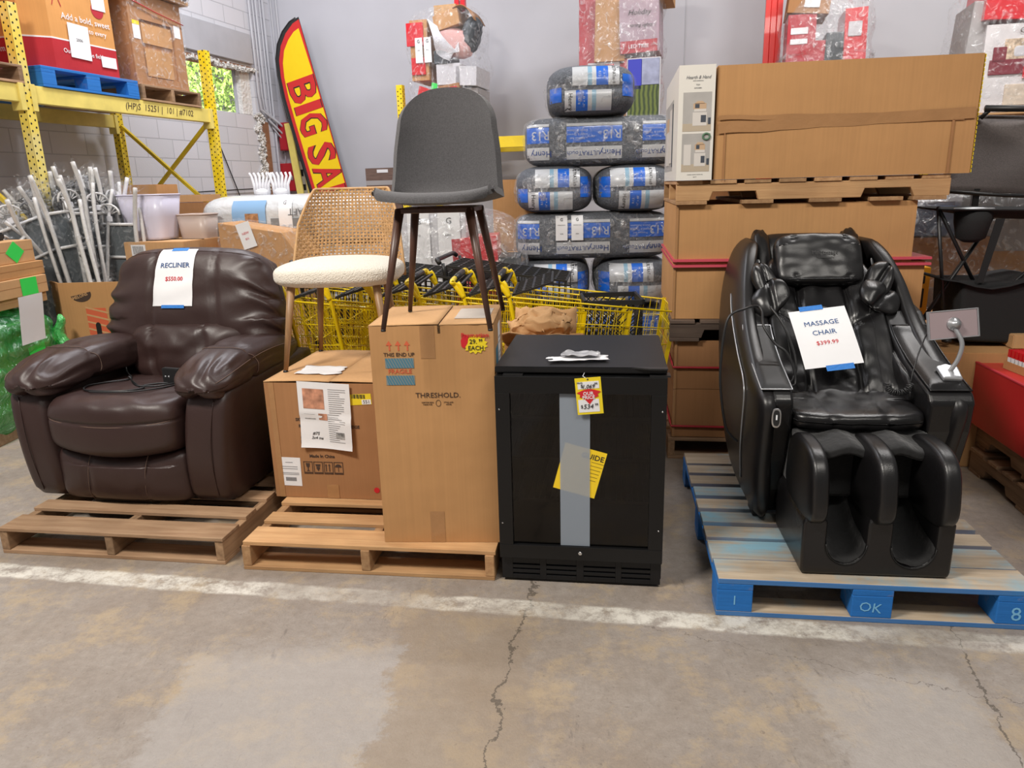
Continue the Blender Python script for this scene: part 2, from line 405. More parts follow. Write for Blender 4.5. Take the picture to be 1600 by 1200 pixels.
def slab(x0, x1, y1, col, amt, c):
    w2 = math_n(N, L, 'MULTIPLY', math_n(N, L, 'SUBTRACT', noise_n(N, L, src, 7, 9, .75, .2, .8), .5), .22)
    xx = math_n(N, L, 'ADD', X, w2); yy_ = math_n(N, L, 'ADD', Y, w2)
    def st(v, a, b_): r = N.new('ShaderNodeMapRange'); r.inputs[1].default_value = a; r.inputs[2].default_value = b_; L.new(v, r.inputs[0]); return r.outputs[0]
    f = math_n(N, L, 'MULTIPLY', math_n(N, L, 'MULTIPLY', st(xx, x0-.02, x0+.02), st(xx, x1+.015, x1-.015)), st(yy_, y1+.05, y1-.05))
    return mixc(N, L, math_n(N, L, 'MULTIPLY', f, amt), c, col)
c = slab(-1.05, -.40, 2.12, (.385, .36, .345), .5, c); c = slab(-.40, .02, 2.3, (.30, .235, .17), .5, c); c = slab(.85, 1.3, 1.9, (.42, .39, .37), .45, c); wob2 = noise_n(N, L, src, 2.1, 6, .6, .2, .8)
def crack(x0, y0, slope, wdt, ymax, amp, c):
    xx = math_n(N, L, 'SUBTRACT', X, math_n(N, L, 'MULTIPLY_ADD', math_n(N, L, 'SUBTRACT', Y, y0), slope, x0))
    xx = math_n(N, L, 'ADD', xx, math_n(N, L, 'MULTIPLY', math_n(N, L, 'SUBTRACT', wob, .5), amp))
    f = math_n(N, L, 'LESS_THAN', math_n(N, L, 'ABSOLUTE', xx), math_n(N, L, 'MULTIPLY', fine, wdt))
    f = math_n(N, L, 'MULTIPLY', f, math_n(N, L, 'LESS_THAN', Y, ymax))
    halo = N.new('ShaderNodeMapRange'); halo.inputs[1].default_value = .10; halo.inputs[2].default_value = 0; L.new(math_n(N, L, 'ABSOLUTE', xx), halo.inputs[0])
    halo = math_n(N, L, 'MULTIPLY', math_n(N, L, 'MULTIPLY', halo.outputs[0], math_n(N, L, 'LESS_THAN', Y, ymax)), math_n(N, L, 'MULTIPLY', mid, .3))
    c = mixc(N, L, halo, c, (.22, .17, .13))
    return mixc(N, L, math_n(N, L, 'MULTIPLY', f, .75), c, (.09, .075, .06))
c = crack(.05, 2.42, .2, .0085, 2.5, .12, c)
c = crack(1.43, 2.10, .27, .0055, 2.15, .09, c)
# a thin branching crack running across
yy = math_n(N, L, 'SUBTRACT', Y, math_n(N, L, 'MULTIPLY_ADD', X, -.42, 2.36)); yy = math_n(N, L, 'ADD', yy, math_n(N, L, 'MULTIPLY', math_n(N, L, 'SUBTRACT', wob, .5), .14))
f = math_n(N, L, 'MULTIPLY', math_n(N, L, 'LESS_THAN', math_n(N, L, 'ABSOLUTE', yy), math_n(N, L, 'MULTIPLY', fine, .003)), math_n(N, L, 'GREATER_THAN', X, .1))
c = mixc(N, L, math_n(N, L, 'MULTIPLY', f, .6), c, (.10, .08, .07))
# saw-cut joints
# white painted line
d = math_n(N, L, 'SUBTRACT', Y, math_n(N, L, 'MULTIPLY_ADD', X, -.18, 2.315))
d = math_n(N, L, 'ADD', d, math_n(N, L, 'MULTIPLY', math_n(N, L, 'SUBTRACT', wob, .5), .03))
lm = N.new('ShaderNodeMapRange'); lm.inputs[1].default_value = .056; lm.inputs[2].default_value = .040; L.new(math_n(N, L, 'ABSOLUTE', d), lm.inputs[0])
worn = math_n(N, L, 'MULTIPLY', noise_n(N, L, src, 12, 9, .8, .40, .56), noise_n(N, L, src, 1.9, 3, .5, .30, .5))
lf = math_n(N, L, 'MULTIPLY', lm.outputs[0], math_n(N, L, 'MULTIPLY_ADD', worn, .8, .05))
c = mixc(N, L, lf, c, (.72, .69, .62))
L.new(c, b.inputs['Base Color'])
L.new(math_n(N, L, 'MULTIPLY_ADD', mid, .25, .45), b.inputs['Roughness'])
bp = N.new('ShaderNodeBump'); bp.inputs['Strength'].default_value = .35; bp.inputs['Distance'].default_value = .004
L.new(math_n(N, L, 'ADD', fine, math_n(N, L, 'MULTIPLY', speck, .4)), bp.inputs['Height']); L.new(bp.outputs[0], b.inputs['Normal'])
structure(MB().box(-9, 7, -2.5, 13, -.15, 0).build('floor', m))

# block wall on the left, with a window opening
m = mat('painted_block_wall', (.52, .52, .56), .75, spec=.3); N, L, b = nodes(m); M['block'] = m
tc = N.new('ShaderNodeTexCoord'); sx = N.new('ShaderNodeSeparateXYZ'); L.new(tc.outputs['Object'], sx.inputs[0])
cm = N.new('ShaderNodeCombineXYZ'); L.new(sx.outputs[1], cm.inputs[0]); L.new(sx.outputs[2], cm.inputs[1])
br = N.new('ShaderNodeTexBrick'); L.new(cm.outputs[0], br.inputs['Vector']); br.inputs['Scale'].default_value = 1; br.inputs['Brick Width'].default_value = .41; br.inputs['Row Height'].default_value = .205
br.inputs['Mortar Size'].default_value = .006; br.inputs['Mortar Smooth'].default_value = .3
br.inputs['Color1'].default_value = (.64, .63, .665, 1); br.inputs['Color2'].default_value = (.59, .59, .62, 1); br.inputs['Mortar'].default_value = (.45, .45, .48, 1)
L.new(br.outputs['Color'], b.inputs['Base Color'])
n = N.new('ShaderNodeTexNoise'); n.inputs['Scale'].default_value = 60; L.new(tc.outputs['Object'], n.inputs['Vector'])
bp = N.new('ShaderNodeBump'); bp.inputs['Strength'].default_value = .5; bp.inputs['Distance'].default_value = .005
L.new(math_n(N, L, 'SUBTRACT', math_n(N, L, 'MULTIPLY', n.outputs[0], .35), br.outputs['Fac']), bp.inputs['Height']); L.new(bp.outputs[0], b.inputs['Normal'])
WX, CY = -6.05, 9.61
def bset(o): o.rotation_euler = (0, 0, TB); return structure(o)
wl = MB()
wy0, wy1, wz0, wz1 = 6.9, 9.08, 2.43, 3.02
wl.box(WX-.2, WX, -1.5, wy0, 0, 6); wl.box(WX-.2, WX, wy1, CY+.2, 0, 6); wl.box(WX-.2, WX, wy0, wy1, 0, wz0); wl.box(WX-.2, WX, wy0, wy1, wz1, 6)
bset(wl.build('wall_left', m))
M['plaster'] = mat('painted_plasterboard', (.50, .50, .54), .7, var=.05, vscale=1.2, bump=.05, bscale=8)
bset(MB().box(WX-.2, 5.5, CY, CY+.2, 0, 6).build('wall_back', 'plaster'))
M['grey_board'] = mat('grey_painted_board', (.43, .43, .46), .6, var=.06)
# boarded panel above the window, and seams on the back wall
bset(MB().box(WX, WX+.05, 6.6, 9.05, 3.06, 3.42, ch=.006).build('trim_1', 'grey_board'))
M['raw_wood'] = wood('raw_stud_wood', (.42, .2, .1), (.27, .12, .06), 'y')
bset(MB().box(WX-.18, WX+.01, 6.9, 9.12, 2.98, 3.03, ch=.004).build('trim_2', 'raw_wood'))
bset(MB().box(WX-.03, WX+.05, 9.17, 9.25, 1.35, 2.36, ch=.004).build('trim_3', 'raw_wood'))
bset(MB().box(-.535, -.52, CY-.006, CY, .0, 6).build('trim_4', 'grey_board'))
# window: frame, sheet of clear glazing, white foam board closing its right end
wf = MB(); wf.box(WX-.15, WX-.11, 6.9, 9.08, 2.43, 2.455); wf.box(WX-.15, WX-.11, 8.84, 8.87, 2.43, 3.0); wf.box(WX-.15, WX-.11, 7.85, 7.88, 2.43, 3.0)
wfo = bset(wf.build('window_1', 'grey_board'))
M['glass'] = film('window_glass', body=.04, gloss=.05)
MB().box(WX-.135, WX-.13, 6.9, 8.86, 2.45, 3.0).build('pane', 'glass', wfo)
M['foam'] = mat('torn_white_foam', (.74, .72, .68), .9, bump=1, bscale=22, bdist=.03, detail=6)
MB().box(WX-.12, WX-.05, 8.86, 9.08, 2.44, 2.985, ch=.006).build('infill_board', 'foam', wfo)
rn = random.Random(3)
# torn insulation around the opening
fm = MB()
for k in range(60):
    y, z = 9.08+rn.uniform(-.08, .12), 1.45+k*.017
    bb = blob_mb((WX+.01, y, z), (.03, rn.uniform(.02, .06), rn.uniform(.015, .04)), 2, 3, lambda u: (rn.uniform(-.01, .01), rn.uniform(-.01, .01), rn.uniform(-.01, .01))); fm.add(bb.v, bb.f)
for k in range(60):
    y, z = 7.2+k*.033, 3.0+rn.uniform(-.03, .01)
    bb = blob_mb((WX+.01, y, z), (.03, rn.uniform(.01, .03), rn.uniform(.01, .035)), 2, 3, lambda u: (rn.uniform(-.01, .01), rn.uniform(-.01, .01), rn.uniform(-.01, .01))); fm.add(bb.v, bb.f)
o = bset(fm.build('trim_5', 'foam'))
# foliage outside
M['leaf'] = mat('sunlit_leaf', (.34, .50, .10), .5, var=.45, vscale=3)
M['bark'] = mat('bark', (.12, .08, .05), .9, bump=.5, bscale=20)
tr = thing('tree', 'green leafy tree outside the window in the left wall', 'tree', BF(-8.8, 11.9, 0), TB)
lf = MB()
for k in range(9000):
    a, e, r = rn.uniform(0, 2*PI), rn.uniform(-1, 1), rn.random()**.4
    p = Vector((1.0*r*math.cos(a)*math.sqrt(1-e*e), 2.6*r*math.sin(a)*math.sqrt(1-e*e), 3.1+1.5*r*e))
    q = Euler((rn.uniform(0, 6), rn.uniform(0, 6), rn.uniform(0, 6))).to_matrix(); s = rn.uniform(.03, .065)
    lf.add([p+q @ Vector(v)*s for v in ((-1, 0, 0), (0, -.45, .1), (1, 0, 0), (0, .45, .1))], [(0, 1, 2, 3)])
lf.build('foliage', 'leaf', tr, recalc=False)
MB().tube([(0, 0, 0), (.1, 0, 1), (-.05, .1, 2.2), (.05, 0, 3.4)], [.12, .1, .08, .05]).build('trunk', 'bark', tr)
# conduits in the corner
M['conduit'] = mat('grey_painted_conduit', (.47, .47, .50), .5)
def cond(pts, r=.011):
    top(MB().tube([BF(*p) for p in pts], r).build('conduit', 'conduit'), 'thin grey painted electrical conduit running down the wall beside the corner', 'conduit', 'electrical conduits by the corner')
for k, (y, z1) in enumerate([(9.12, 2.42), (9.2, 2.42), (9.27, 2.3), (9.36, 2.2), (9.43, 1.6)]):
    cond([(WX+.03, y, 5.5), (WX+.03, y, z1+.3)] + ([(WX+.03, y+.02, z1+.1), (WX+.14, CY-.06, z1-.15), (WX+.16+.05*k, CY-.04, 2.38)] if k < 4 else [(WX+.03, y, .9)]), .012 if k % 2 else .016)
for k, x in enumerate([-5.99, -5.95, -5.91]):
    cond([(x, CY-.03, 5.5 if k != 1 else 3.2), (x, CY-.03, 2.75), (x+.08, CY-.03, 2.4)], .013)
for k, x in enumerate([-5.99, -5.9, -5.83]):
    cond([(x, CY-.04, 2.04), (x+.01, CY-.06, 1.82)], .009)
def wallbox(name, label, x0, x1, z0, z1, m, d=.14):
    t = thing(name, label, 'electrical box', BF(x0, CY-.002, z0), TB)
    MB().box(0, x1-x0, -d, 0, 0, z1-z0).build('housing', m, t, bev=.006)
    MB().box(.012, x1-x0-.012, -d-.008, -d, .012, z1-z0-.012).build('cover', m, t, bev=.003)
    MB().box((x1-x0)*.72, (x1-x0)*.72+.03, -d-.02, -d-.008, (z1-z0)*.4, (z1-z0)*.55).build('latch', 'silver', t)
    return t
M['alarm_red'] = mat('red_enamel_box', (.42, .015, .025), .4)
M['beige_metal'] = mat('beige_enamel', (.56, .52, .44), .5)
wallbox('alarm_box', 'red metal box under the conduits, the upper of two', -6.0, -5.79, 2.0, 2.37, 'alarm_red')
wallbox('alarm_box', 'red metal box beside the beige breaker panel, the lower of two', -6.03, -5.8, 1.45, 1.83, 'alarm_red')
t = wallbox('breaker_panel', 'beige metal breaker panel beside the lower red box', -5.79, -5.62, 1.32, 1.85, 'beige_metal', .1)
MB().box(.05, .1, -.112, -.108, .33, .42).build('breaker_window', 'dark', t); MB().box(.04, .12, -.112, -.108, .14, .22).build('breaker_window', 'dark', t)
# hanging cable on the block wall
top(MB().tube([BF(WX+.03, 7.95, 2.43), BF(WX+.02, 8.2, 2.0), BF(WX+.03, 8.42, 1.5), BF(WX+.03, 8.55, 1.2)], .007).build('cable', 'black_plastic'), 'thin dark cable hanging down the block wall below the window', 'cable')
top(MB().tube([BF(WX+.03, 7.6, 1.47), BF(WX+.03, 9.0, 1.5)], .007).build('cable', 'black_plastic'), 'thin dark cable running level along the block wall', 'cable')
# red steel column
rc = MB(); x0, x1, y = .33, .50, 8.9
pr_ = [(0, 0), (.05, 0), (.06, .03), (.11, .03), (.12, 0), (.17, 0), (.17, .16), (0, .16)]
rc.prism([(x0+a, y+b_) for a, b_ in pr_], 0, 6, 'xy')
M['red_steel'] = mat('red_painted_steel', (.70, .03, .025), .35, coat=.2)
bset(rc.build('trim_6', 'red_steel'))
# ================================================================== PALLETS
def pallet(label, loc, rz, top_m, str_m, n_top=7, w_=1.016, d_=1.219, h=.121, group=None, seed=0, bot_m=None, notch=False, gaps=None, name='wooden_pallet'):
    """stringer pallet: origin at front-left floor corner, boards along x, stringers along y"""
    rn = random.Random(seed); t = thing(name, label, 'pallet', loc, rz, group)
    sh = h-.034
    for i, x in enumerate((0, w_/2-.018, w_-.036)):
        s = MB()
        if notch:
            o = [(0, .017), (.15, .017), (.17, .055), (.35, .055), (.37, .017), (d_-.37, .017), (d_-.35, .055), (d_-.17, .055), (d_-.15, .017), (d_, .017), (d_, .017+sh), (0, .017+sh)]
            s.prism(o, x, x+.036, 'yz')
        else: s.box(x, x+.036, 0, d_, .017, .017+sh)
        s.build('stringer', str_m, t, bev=.003)
    ys = gaps or [(0, .135)]+[(.135+.065+i*(d_-.335)/(n_top-2), .09) for i in range(n_top-2)]+[(d_-.135, .135)]
    for y, wd in ys:
        a = rn.uniform(-.006, .006); e = rn.uniform(-.006, .006)
        MB().box(e, w_+e, y+a, y+a+wd, h-.017, h-rn.uniform(0, .002)).build('deck_board', top_m, t, bev=.002)
    for y, wd in [(0, .12), (d_/2-.06, .1), (d_-.12, .12)]:
        MB().box(0, w_, y, y+wd, 0, .0165).build('bottom_board', bot_m or top_m, t, bev=.002)
    return t
pallet('aged wooden pallet on the floor under the brown recliner', (-2.185, 2.84, 0), TP-.008, 'wood_old', 'wood_old_y', seed=1)
pallet('pale wooden pallet on the floor under the two cartons with chairs', (-1.092, 2.645, 0), TP+.008, 'wood_new', 'wood_new_y', seed=2, n_top=7)
# blue block pallet
def block_pallet(label, loc, rz, deck, paint, painty, w_=1.016, d_=1.219, seed=0, chalk=False, group=None):
    t = thing('blue_pallet', label, 'pallet', loc, rz, group); rn = random.Random(seed)
    for y, wd in ((0, .1), (d_/2-.05, .1), (d_-.1, .1)): MB().box(0, w_, y, y+wd, 0, .018).build('bottom_board', 'wood_blue_lead' if chalk else deck, t, bev=.002)
    for x, wd in ((0, .12), (w_/2-.065, .13), (w_-.12, .12)):
        for y in (0, d_/2-.06, d_-.12): MB().box(x, x+wd, y, y+.12, .018, .1).build('block', paint, t, bev=.003)
        MB().box(x, x+wd, 0, d_, .1, .122).build('stringer_board', painty, t, bev=.002)
    ys = [(0, .14), (.143, .14), (.31, .095), (.44, .095), (.57, .095), (.70, .095), (.83, .095), (.955, .095), (d_-.14, .14)]
    for y, wd in ys:
        e = rn.uniform(-.004, .004)
        MB().box(e, w_+e, y, y+wd, .122, .144-rn.uniform(0, .002)).build('deck_board', 'wood_blue_lead' if (chalk and y == 0) else deck, t, bev=.003)
    if chalk:
        mb = MB()
        for s, x, z, sz, a in (('OK', w_/2-.005, .056, .05, -.1), ('8', w_-.06, .055, .07, .1), ('l', .06, .06, .05, 0)):
            q = text_mb(s, sz, .0002).xf(mx_of((x, -.0012, z), front_rot(a))); mb.add(q.v, q.f)
        mb.build('chalk_marks', mat('pale_blue_chalk', (.2, .5, .78), .9), t)
    return t
block_pallet('blue block pallet with worn bleached deck under the massage chair', (.685, 2.238, 0), TP+.01, 'wood_blue_top', 'wood_blue', 'wood_blue_y', chalk=True)
# ================================================================== STORAGE RACK AT THE LEFT
M['rack_holes'] = mat('slotted_rack_paint', (.80, .60, .05), .45)
def slots(name, base, worn):
    """perforated upright: two columns of dark teardrop slots punched in yellow steel (object x,z / y,z)"""
    m = mat(name, base, .45); N, L, b = nodes(m); tc = N.new('ShaderNodeTexCoord'); sx = N.new('ShaderNodeSeparateXYZ'); L.new(tc.outputs['Object'], sx.inputs[0])
    n = noise_n(N, L, tc.outputs['Object'], 5, 6, .7, .45, .6)
    L.new(mixc(N, L, math_n(N, L, 'MULTIPLY', n, worn), base, (.72, .62, .25)), b.inputs['Base Color'])
    return m
M['post_near'] = slots('pale_rack_upright_paint', (.80, .62, .10), .8)
M['post_far'] = slots('bright_rack_upright_paint', (.86, .62, .01), .25)
def upright(parent, x, y, z1, m, z0=0, s=.075, name='upright', base=True):
    """C-section post: open at the back, punched holes as recessed dark studs"""
    mb = MB(); t = .004
    mb.box(x-s/2, x+s/2, y-s/2, y-s/2+t, z0, z1); mb.box(x-s/2, x-s/2+t, y-s/2, y+s/2, z0, z1); mb.box(x+s/2-t, x+s/2, y-s/2, y+s/2, z0, z1)
    p = mb.build(name, m, parent, bev=.0015)
    h = MB(); k = 0; z = z0+.06
    while z < z1-.03:
        dx = .018
        for sg in (-1, 1):
            zz = z+(.0 if sg < 0 else .025)
            h.prism([(x+sg*dx+.007*math.cos(a*PI/4), zz+.008*math.sin(a*PI/4)) for a in range(8)], y-s/2-.0006, y-s/2+.001, 'xz')
            h.prism([(y+sg*dx+.007*math.cos(a*PI/4), zz+.008*math.sin(a*PI/4)) for a in range(8)], x+s/2-.001, x+s/2+.0006, 'yz')
        z += .05
    h.build('slot_holes', 'dark', p)
    if base: MB().box(x-.07, x+.07, y-.06, y+.06, z0, z0+.008).build('base_plate', m, p)
    return p
AX = -4.75
rk = thing('storage_rack', 'tall yellow steel pallet rack along the left block wall', 'rack', (0, 0, 0), TB)
for y, mm in ((4.36, 'post_near'), (6.38, 'post_far')):
    upright(rk, AX, y, 2.74, M[mm]); upright(rk, AX-1.1, y, 2.74, M[mm])
# front and rear beams
def beam(x, y0, y1, z=2.165, m='rack_pale'):
    p = MB().box(x-.03, x+.03, y0, y1, z-.065, z+.055, ch=.004).build('load_beam', m, rk)
    for y in (y0, y1-.012): MB().box(x-.045, x+.045, y-.02, y+.02, z-.12, z+.06).build('beam_bracket', m, p, bev=.002)
beam(AX, 4.4, 6.34); beam(AX-1.1, 4.4, 6.34); beam(AX, 2.4, 4.32); beam(AX-1.1, 2.4, 4.32)
def brace(p, q): MB().bar(p, q, .03, .03).build('brace', 'rack', rk)
for y in (6.38, 4.36):
    brace((AX, y, 1.22), (AX-1.1, y, 1.22)); brace((AX, y, .15), (AX-1.1, y, .15))
brace((AX-1.06, 6.38, 2.12), (AX-.04, 6.38, 1.25)); brace((AX-.04, 6.385, 2.12), (AX-1.06, 6.39, 1.25))
brace((AX, 6.38, 1.19), (AX-1.1, 6.38, .4)); brace((AX-1.1, 4.36, 2.05), (AX, 4.36, 1.14)); brace((AX, 4.36, 1.10), (AX-1.1, 4.36, .4))
wr = words('felt_pen_marks', rk, 'ink_brown', [('(HP)S  15251 |  101 | #7102', .05, 0, -.01, .072, {'shear': .2})])
wr.matrix_local = Matrix.Translation((AX+.0315, 5.62, 2.17)) @ Matrix.Rotation(PI/2, 4, 'Z')
# ---- loads on the rack
def carton(name, label, cat, loc, rz, w_, d_, h, m, group=None, flaps=True, tape=None, bulge=.004, side_in=None):
    """closed shipping box, origin at its front-left bottom corner"""
    t = thing(name, label, cat, loc, rz, group)
    mb = MB(); G = 10
    def P(u, v, f):
        b_ = bulge*math.sin(PI*u)*math.sin(PI*v)
        return {'f': (u*w_, -b_, v*h), 'b': (u*w_, d_+b_, v*h), 'l': (-b_, u*d_, v*h), 'r': (w_+b_, u*d_, v*h), 't': (u*w_, v*d_, h+b_*.6), 'd': (u*w_, v*d_, 0)}[f]
    for f in 'fblrtd': mb.grid([[P(j/G, i/G, f) for j in range(G+1)] for i in range(G+1)], True)
    o = mb.build('box_body', m, t, weld=True)
    md = o.modifiers.new('edge', 'EDGE_SPLIT'); md.split_angle = .8
    if flaps: MB().box(0, w_, d_/2-.0015, d_/2+.0015, h+.0005+bulge*.55, h+.0015+bulge*.62).build('flap_seam', 'dark', t)
    if tape: MB().box(w_*.0, w_, d_/2-.03, d_/2+.03, h+bulge*.55+.0006, h+bulge*.62+.0022).build('tape', tape, t); MB().box(-.0012-bulge*.2, 0, d_/2-.03, d_/2+.03, h*.86, h).build('tape', tape, t)
    return t
# pallets up there (building frame)
zt = 2.222
block_pallet('blue pallet on the yellow rack under the onion bin', BF(AX+.04, 4.50, zt), TB+PI/2, 'wood_blue', 'wood_blue', 'wood_blue_y', w_=.93, d_=1.1, seed=5)
pallet('reddish wooden pallet on the rack under the wrapped brown cartons', BF(AX+.04, 5.47, zt), TB+PI/2, 'wood_old', 'wood_old_y', w_=.74, d_=1.06, h=.13, seed=6)
# produce bin: octagonal-ish bin, two tone
pb = thing('produce_bin', 'large orange and red printed onion bin on the blue rack pallet', 'bin', BF(AX-.98, 4.53, zt+.146), TB)
W_, D_, H_ = 1.0, .86, .95; ch = .13
octo = [(ch, 0), (W_-ch, 0), (W_, ch), (W_, D_-ch), (W_-ch, D_), (ch, D_), (0, D_-ch), (0, ch)]
M['bin_orange'] = cardboard('orange_tan_bin_board', (.62, .30, .10)); M['bin_red'] = cardboard('red_bin_board', (.46, .03, .04))
MB().prism(octo, .19, H_, 'xy').build('bin_wall', 'bin_orange', pb)
MB().prism([(a+(a-W_/2)*.004, b_+(b_-D_/2)*.004) for a, b_ in octo], 0, .2, 'xy').build('red_band', 'bin_red', pb)
MB().prism([(a+(a-W_/2)*.005, b_+(b_-D_/2)*.005) for a, b_ in octo], .2, .21, 'xy').build('white_line', 'ink_white', pb)
def side_words(parent, m, lines, x, name='printed_lettering'):
    """lettering on a +x facing surface: (string, y, z, size)"""
    mb = MB()
    for s, y, z, sz, *e in lines:
        q = text_mb(s, sz, .0003, **(e[0] if e else {})).xf(Matrix.Translation((x, y, z)) @ Matrix.Rotation(PI/2, 4, 'Z') @ Matrix.Rotation(PI/2, 4, 'X')); mb.add(q.v, q.f)
    return mb.build(name, m, parent, recalc=False)
def side_patch(parent, name, m, y0, y1, z0, z1, x, t=.001, rot=0):
    c = ((y0+y1)/2, (z0+z1)/2); return MB().prism(rect(y0, y1, z0, z1, rot), x, x+t, 'yz').build(name, m, parent)
side_words(pb, M['print_red'], [('ITALIAN', .5, .80, .07), ('RED ONIONS', .55, .72, .07, {'bold': .001})], W_+.002)
side_words(pb, M['ink_white'], [('Add a bold, sweet', .47, .37, .062), ('crunch to every', .49, .30, .05), ('Our best in the field', .4, .13, .045)], W_+.005)
side_patch(pb, 'paper_label', 'paper', .28, .47, .09, .33, W_+.007, rot=-.03); side_patch(pb, 'paper_label', 'paper', .55, .68, .47, .62, W_+.004)
side_patch(pb, 'barcode_label', 'paper', .56, .71, .06, .14, W_+.008)
side_words(pb, M['ink_black'], [('2006', .375, .22, .03)], W_+.0085, 'label_print')
# grill picture (bowl, legs and steam) and hand holes
g = MB().prism([(.22+.055*math.cos(a*PI/10), .55+.05*math.sin(a*PI/10)) for a in range(-10, 1)], W_+.002, W_+.003, 'yz')
for a in (-.03, .03): g.prism([(.22+a*.5-.003, .50), (.22+a*.5+.003, .50), (.22+a*1.3+.003, .43), (.22+a*1.3-.003, .43)], W_+.002, W_+.003, 'yz')
g.build('grill_picture', 'print_red', pb)
MB().prism([(.6+.06*math.cos(a*PI/10), .47+.06*math.sin(a*PI/10)) for a in range(20)], W_+.0015, W_+.0025, 'yz').build('onion_picture', 'print_red', pb)
def oval_h(y, z, x, a=.024, b=.07): return MB().prism([(y+a*max(-1, min(1, 1.5*math.cos(k*PI/12))), z+b*math.sin(k*PI/12)) for k in range(24)], x, x+.002, 'yz')
oval_h(.43, .62, W_+.001).build('hand_hole', 'dark', pb)
q = oval_h(0, .58, 0).build('hand_hole', 'dark', pb); q.matrix_local = Matrix.Translation((W_*.46, -.002, 0)) @ Matrix.Rotation(-PI/2, 4, 'Z')
words('printed_lettering', pb, 'ink_white', [('produce.com', .55, -.006, .13, .06)])
# the neighbouring bay's bin, just at the frame edge
pallet('wooden pallet at the frame edge on the rack, left of the blue one', BF(AX+.04, 3.45, zt), TB+PI/2, 'wood_old', 'wood_old_y', w_=.9, d_=1.06, seed=9)
nb = thing('produce_bin', 'dark red bin at the left frame edge of the rack', 'bin', BF(AX-.98, 3.4, zt+.123), TB)
MB().prism(octo, 0, .24, 'xy').build('red_band', 'bin_red', nb); MB().prism(octo, .24, .9, 'xy').build('bin_wall', 'bin_orange', nb)
# wrapped brown cartons
wc = thing('wrapped_carton', 'brown open-front carton in stretch film beside the onion bin', 'carton', BF(AX-1.0, 5.5, zt+.133), TB)
w_, d_, h_ = .98, .64, .72
MB().box(0, w_-.02, 0, d_, 0, h_).build('box_body', 'card_dark', wc, bev=.006)
MB().prism([(0, 0), (d_, 0), (d_, h_), (0, h_)], w_-.02, w_-.018, 'yz')
fr_ = MB()
for y0, y1, z0, z1 in ((0, .12, 0, h_), (d_-.12, d_, 0, h_), (.12, d_-.12, 0, .07), (.12, d_-.12, .52, h_)): fr_.box(w_-.02, w_, y0, y1, z0, z1)
fr_.build('front_panel', 'card_dark', wc, bev=.002)
MB().box(w_-.018, w_-.008, .15, d_-.17, .08, .30).build('inner_flap', 'card', wc); MB().box(w_-.018, w_-.010, .14, d_-.14, .34, .50).build('inner_flap', 'card', wc)
side_patch(wc, 'barcode_label', 'paper', .03, .11, .36, .47, w_+.001); side_patch(wc, 'yellow_strip', 'yellow', .03, .11, .47, .5, w_+.002)
side_patch(wc, 'barcode_label', 'paper', .53, .61, .44, .54, w_+.001)
MB().box(-.01, w_+.012, -.012, d_+.012, -.0, h_+.02).build('stretch_film', 'film', wc)
for z in (.62,): MB().tube([(w_+.014, -.014, z+.04), (w_+.016, d_*.5, z-.02), (w_+.014, d_+.01, z-.06)], .004).build('red_strap', M['print_red'], wc)
uc = thing('wrapped_carton', 'flat tray carton bundled in film on top of the brown carton', 'carton', BF(AX-1.0, 5.42, zt+.88), TB, rot=(math.radians(-1.5), 0, TB))
MB().box(.0, 1.02, 0, .80, 0, .035).build('tray_base', 'card', uc, bev=.003)
M['shiny_dark'] = mat('dark_shiny_film_bundle', (.12, .09, .08), .2, coat=.6, bump=.8, bscale=18, bdist=.03)
MB().box(.0, 1.04, .15, .78, .035, .11, ch=.01).build('film_bundle', 'shiny_dark', uc)
MB().box(.05, .98, .1, .68, .11, .5, ch=.01).build('box_body', 'card_light', uc)
MB().box(-.01, 1.05, -.01, .81, -.01, .52, ch=.02).build('stretch_film', 'film_thick', uc)
# ================================================================== LEFT BACKGROUND
M['chair_tube'] = mat('pale_grey_powder_coat', (.62, .61, .60), .4)
M['chair_mesh'] = mat('grey_sling_mesh', (.10, .115, .125), .8, bump=.3, bscale=200)
mb_ = thing('melon_bin', 'tan melon bin printed with red stripes, holding folded chairs', 'bin', (-3.30, 5.12, 0), -.02)
W_, D_, H_ = 1.05, .95, .88; c1 = .16
o8 = [(c1, 0), (W_-c1, 0), (W_, c1), (W_, D_-c1), (W_-c1, D_), (c1, D_), (0, D_-c1), (0, c1)]
def ringwall(o8, z0, z1, th=.012):
    mb = MB(); n = len(o8); cx = sum(p[0] for p in o8)/n; cy = sum(p[1] for p in o8)/n
    inn = [(cx+(x-cx)*.98, cy+(y-cy)*.98) for x, y in o8]
    for i in range(n):
        j = (i+1) % n
        mb.add([(o8[i][0], o8[i][1], z0), (o8[j][0], o8[j][1], z0), (o8[j][0], o8[j][1], z1), (o8[i][0], o8[i][1], z1), (inn[i][0], inn[i][1], z0), (inn[j][0], inn[j][1], z0), (inn[j][0], inn[j][1], z1), (inn[i][0], inn[i][1], z1)],
               [(0, 1, 2, 3), (5, 4, 7, 6), (3, 2, 6, 7), (0, 4, 5, 1)])
    return mb
ringwall(o8, 0, H_).build('bin_wall', 'card', mb_)
MB().prism(o8, 0, .01, 'xy').build('bin_floor', 'card_in', mb_)
mb = MB(); sx0, sx1 = .33, .47
MB().prism([(sx0, .28), (sx1+.02, .28), (sx1, .70), (sx0, .70)], -.001, -.002, 'xz').build('red_panel', 'ink_orange', mb_)
for k in range(9): z = .30+k*.05; mb.prism([(sx0, z), (sx0, z+.012), (sx1+.015, z-.03), (sx1+.015, z-.042)], -.002, -.003, 'xz')
mb.build('pale_stripes', 'card_light', mb_)
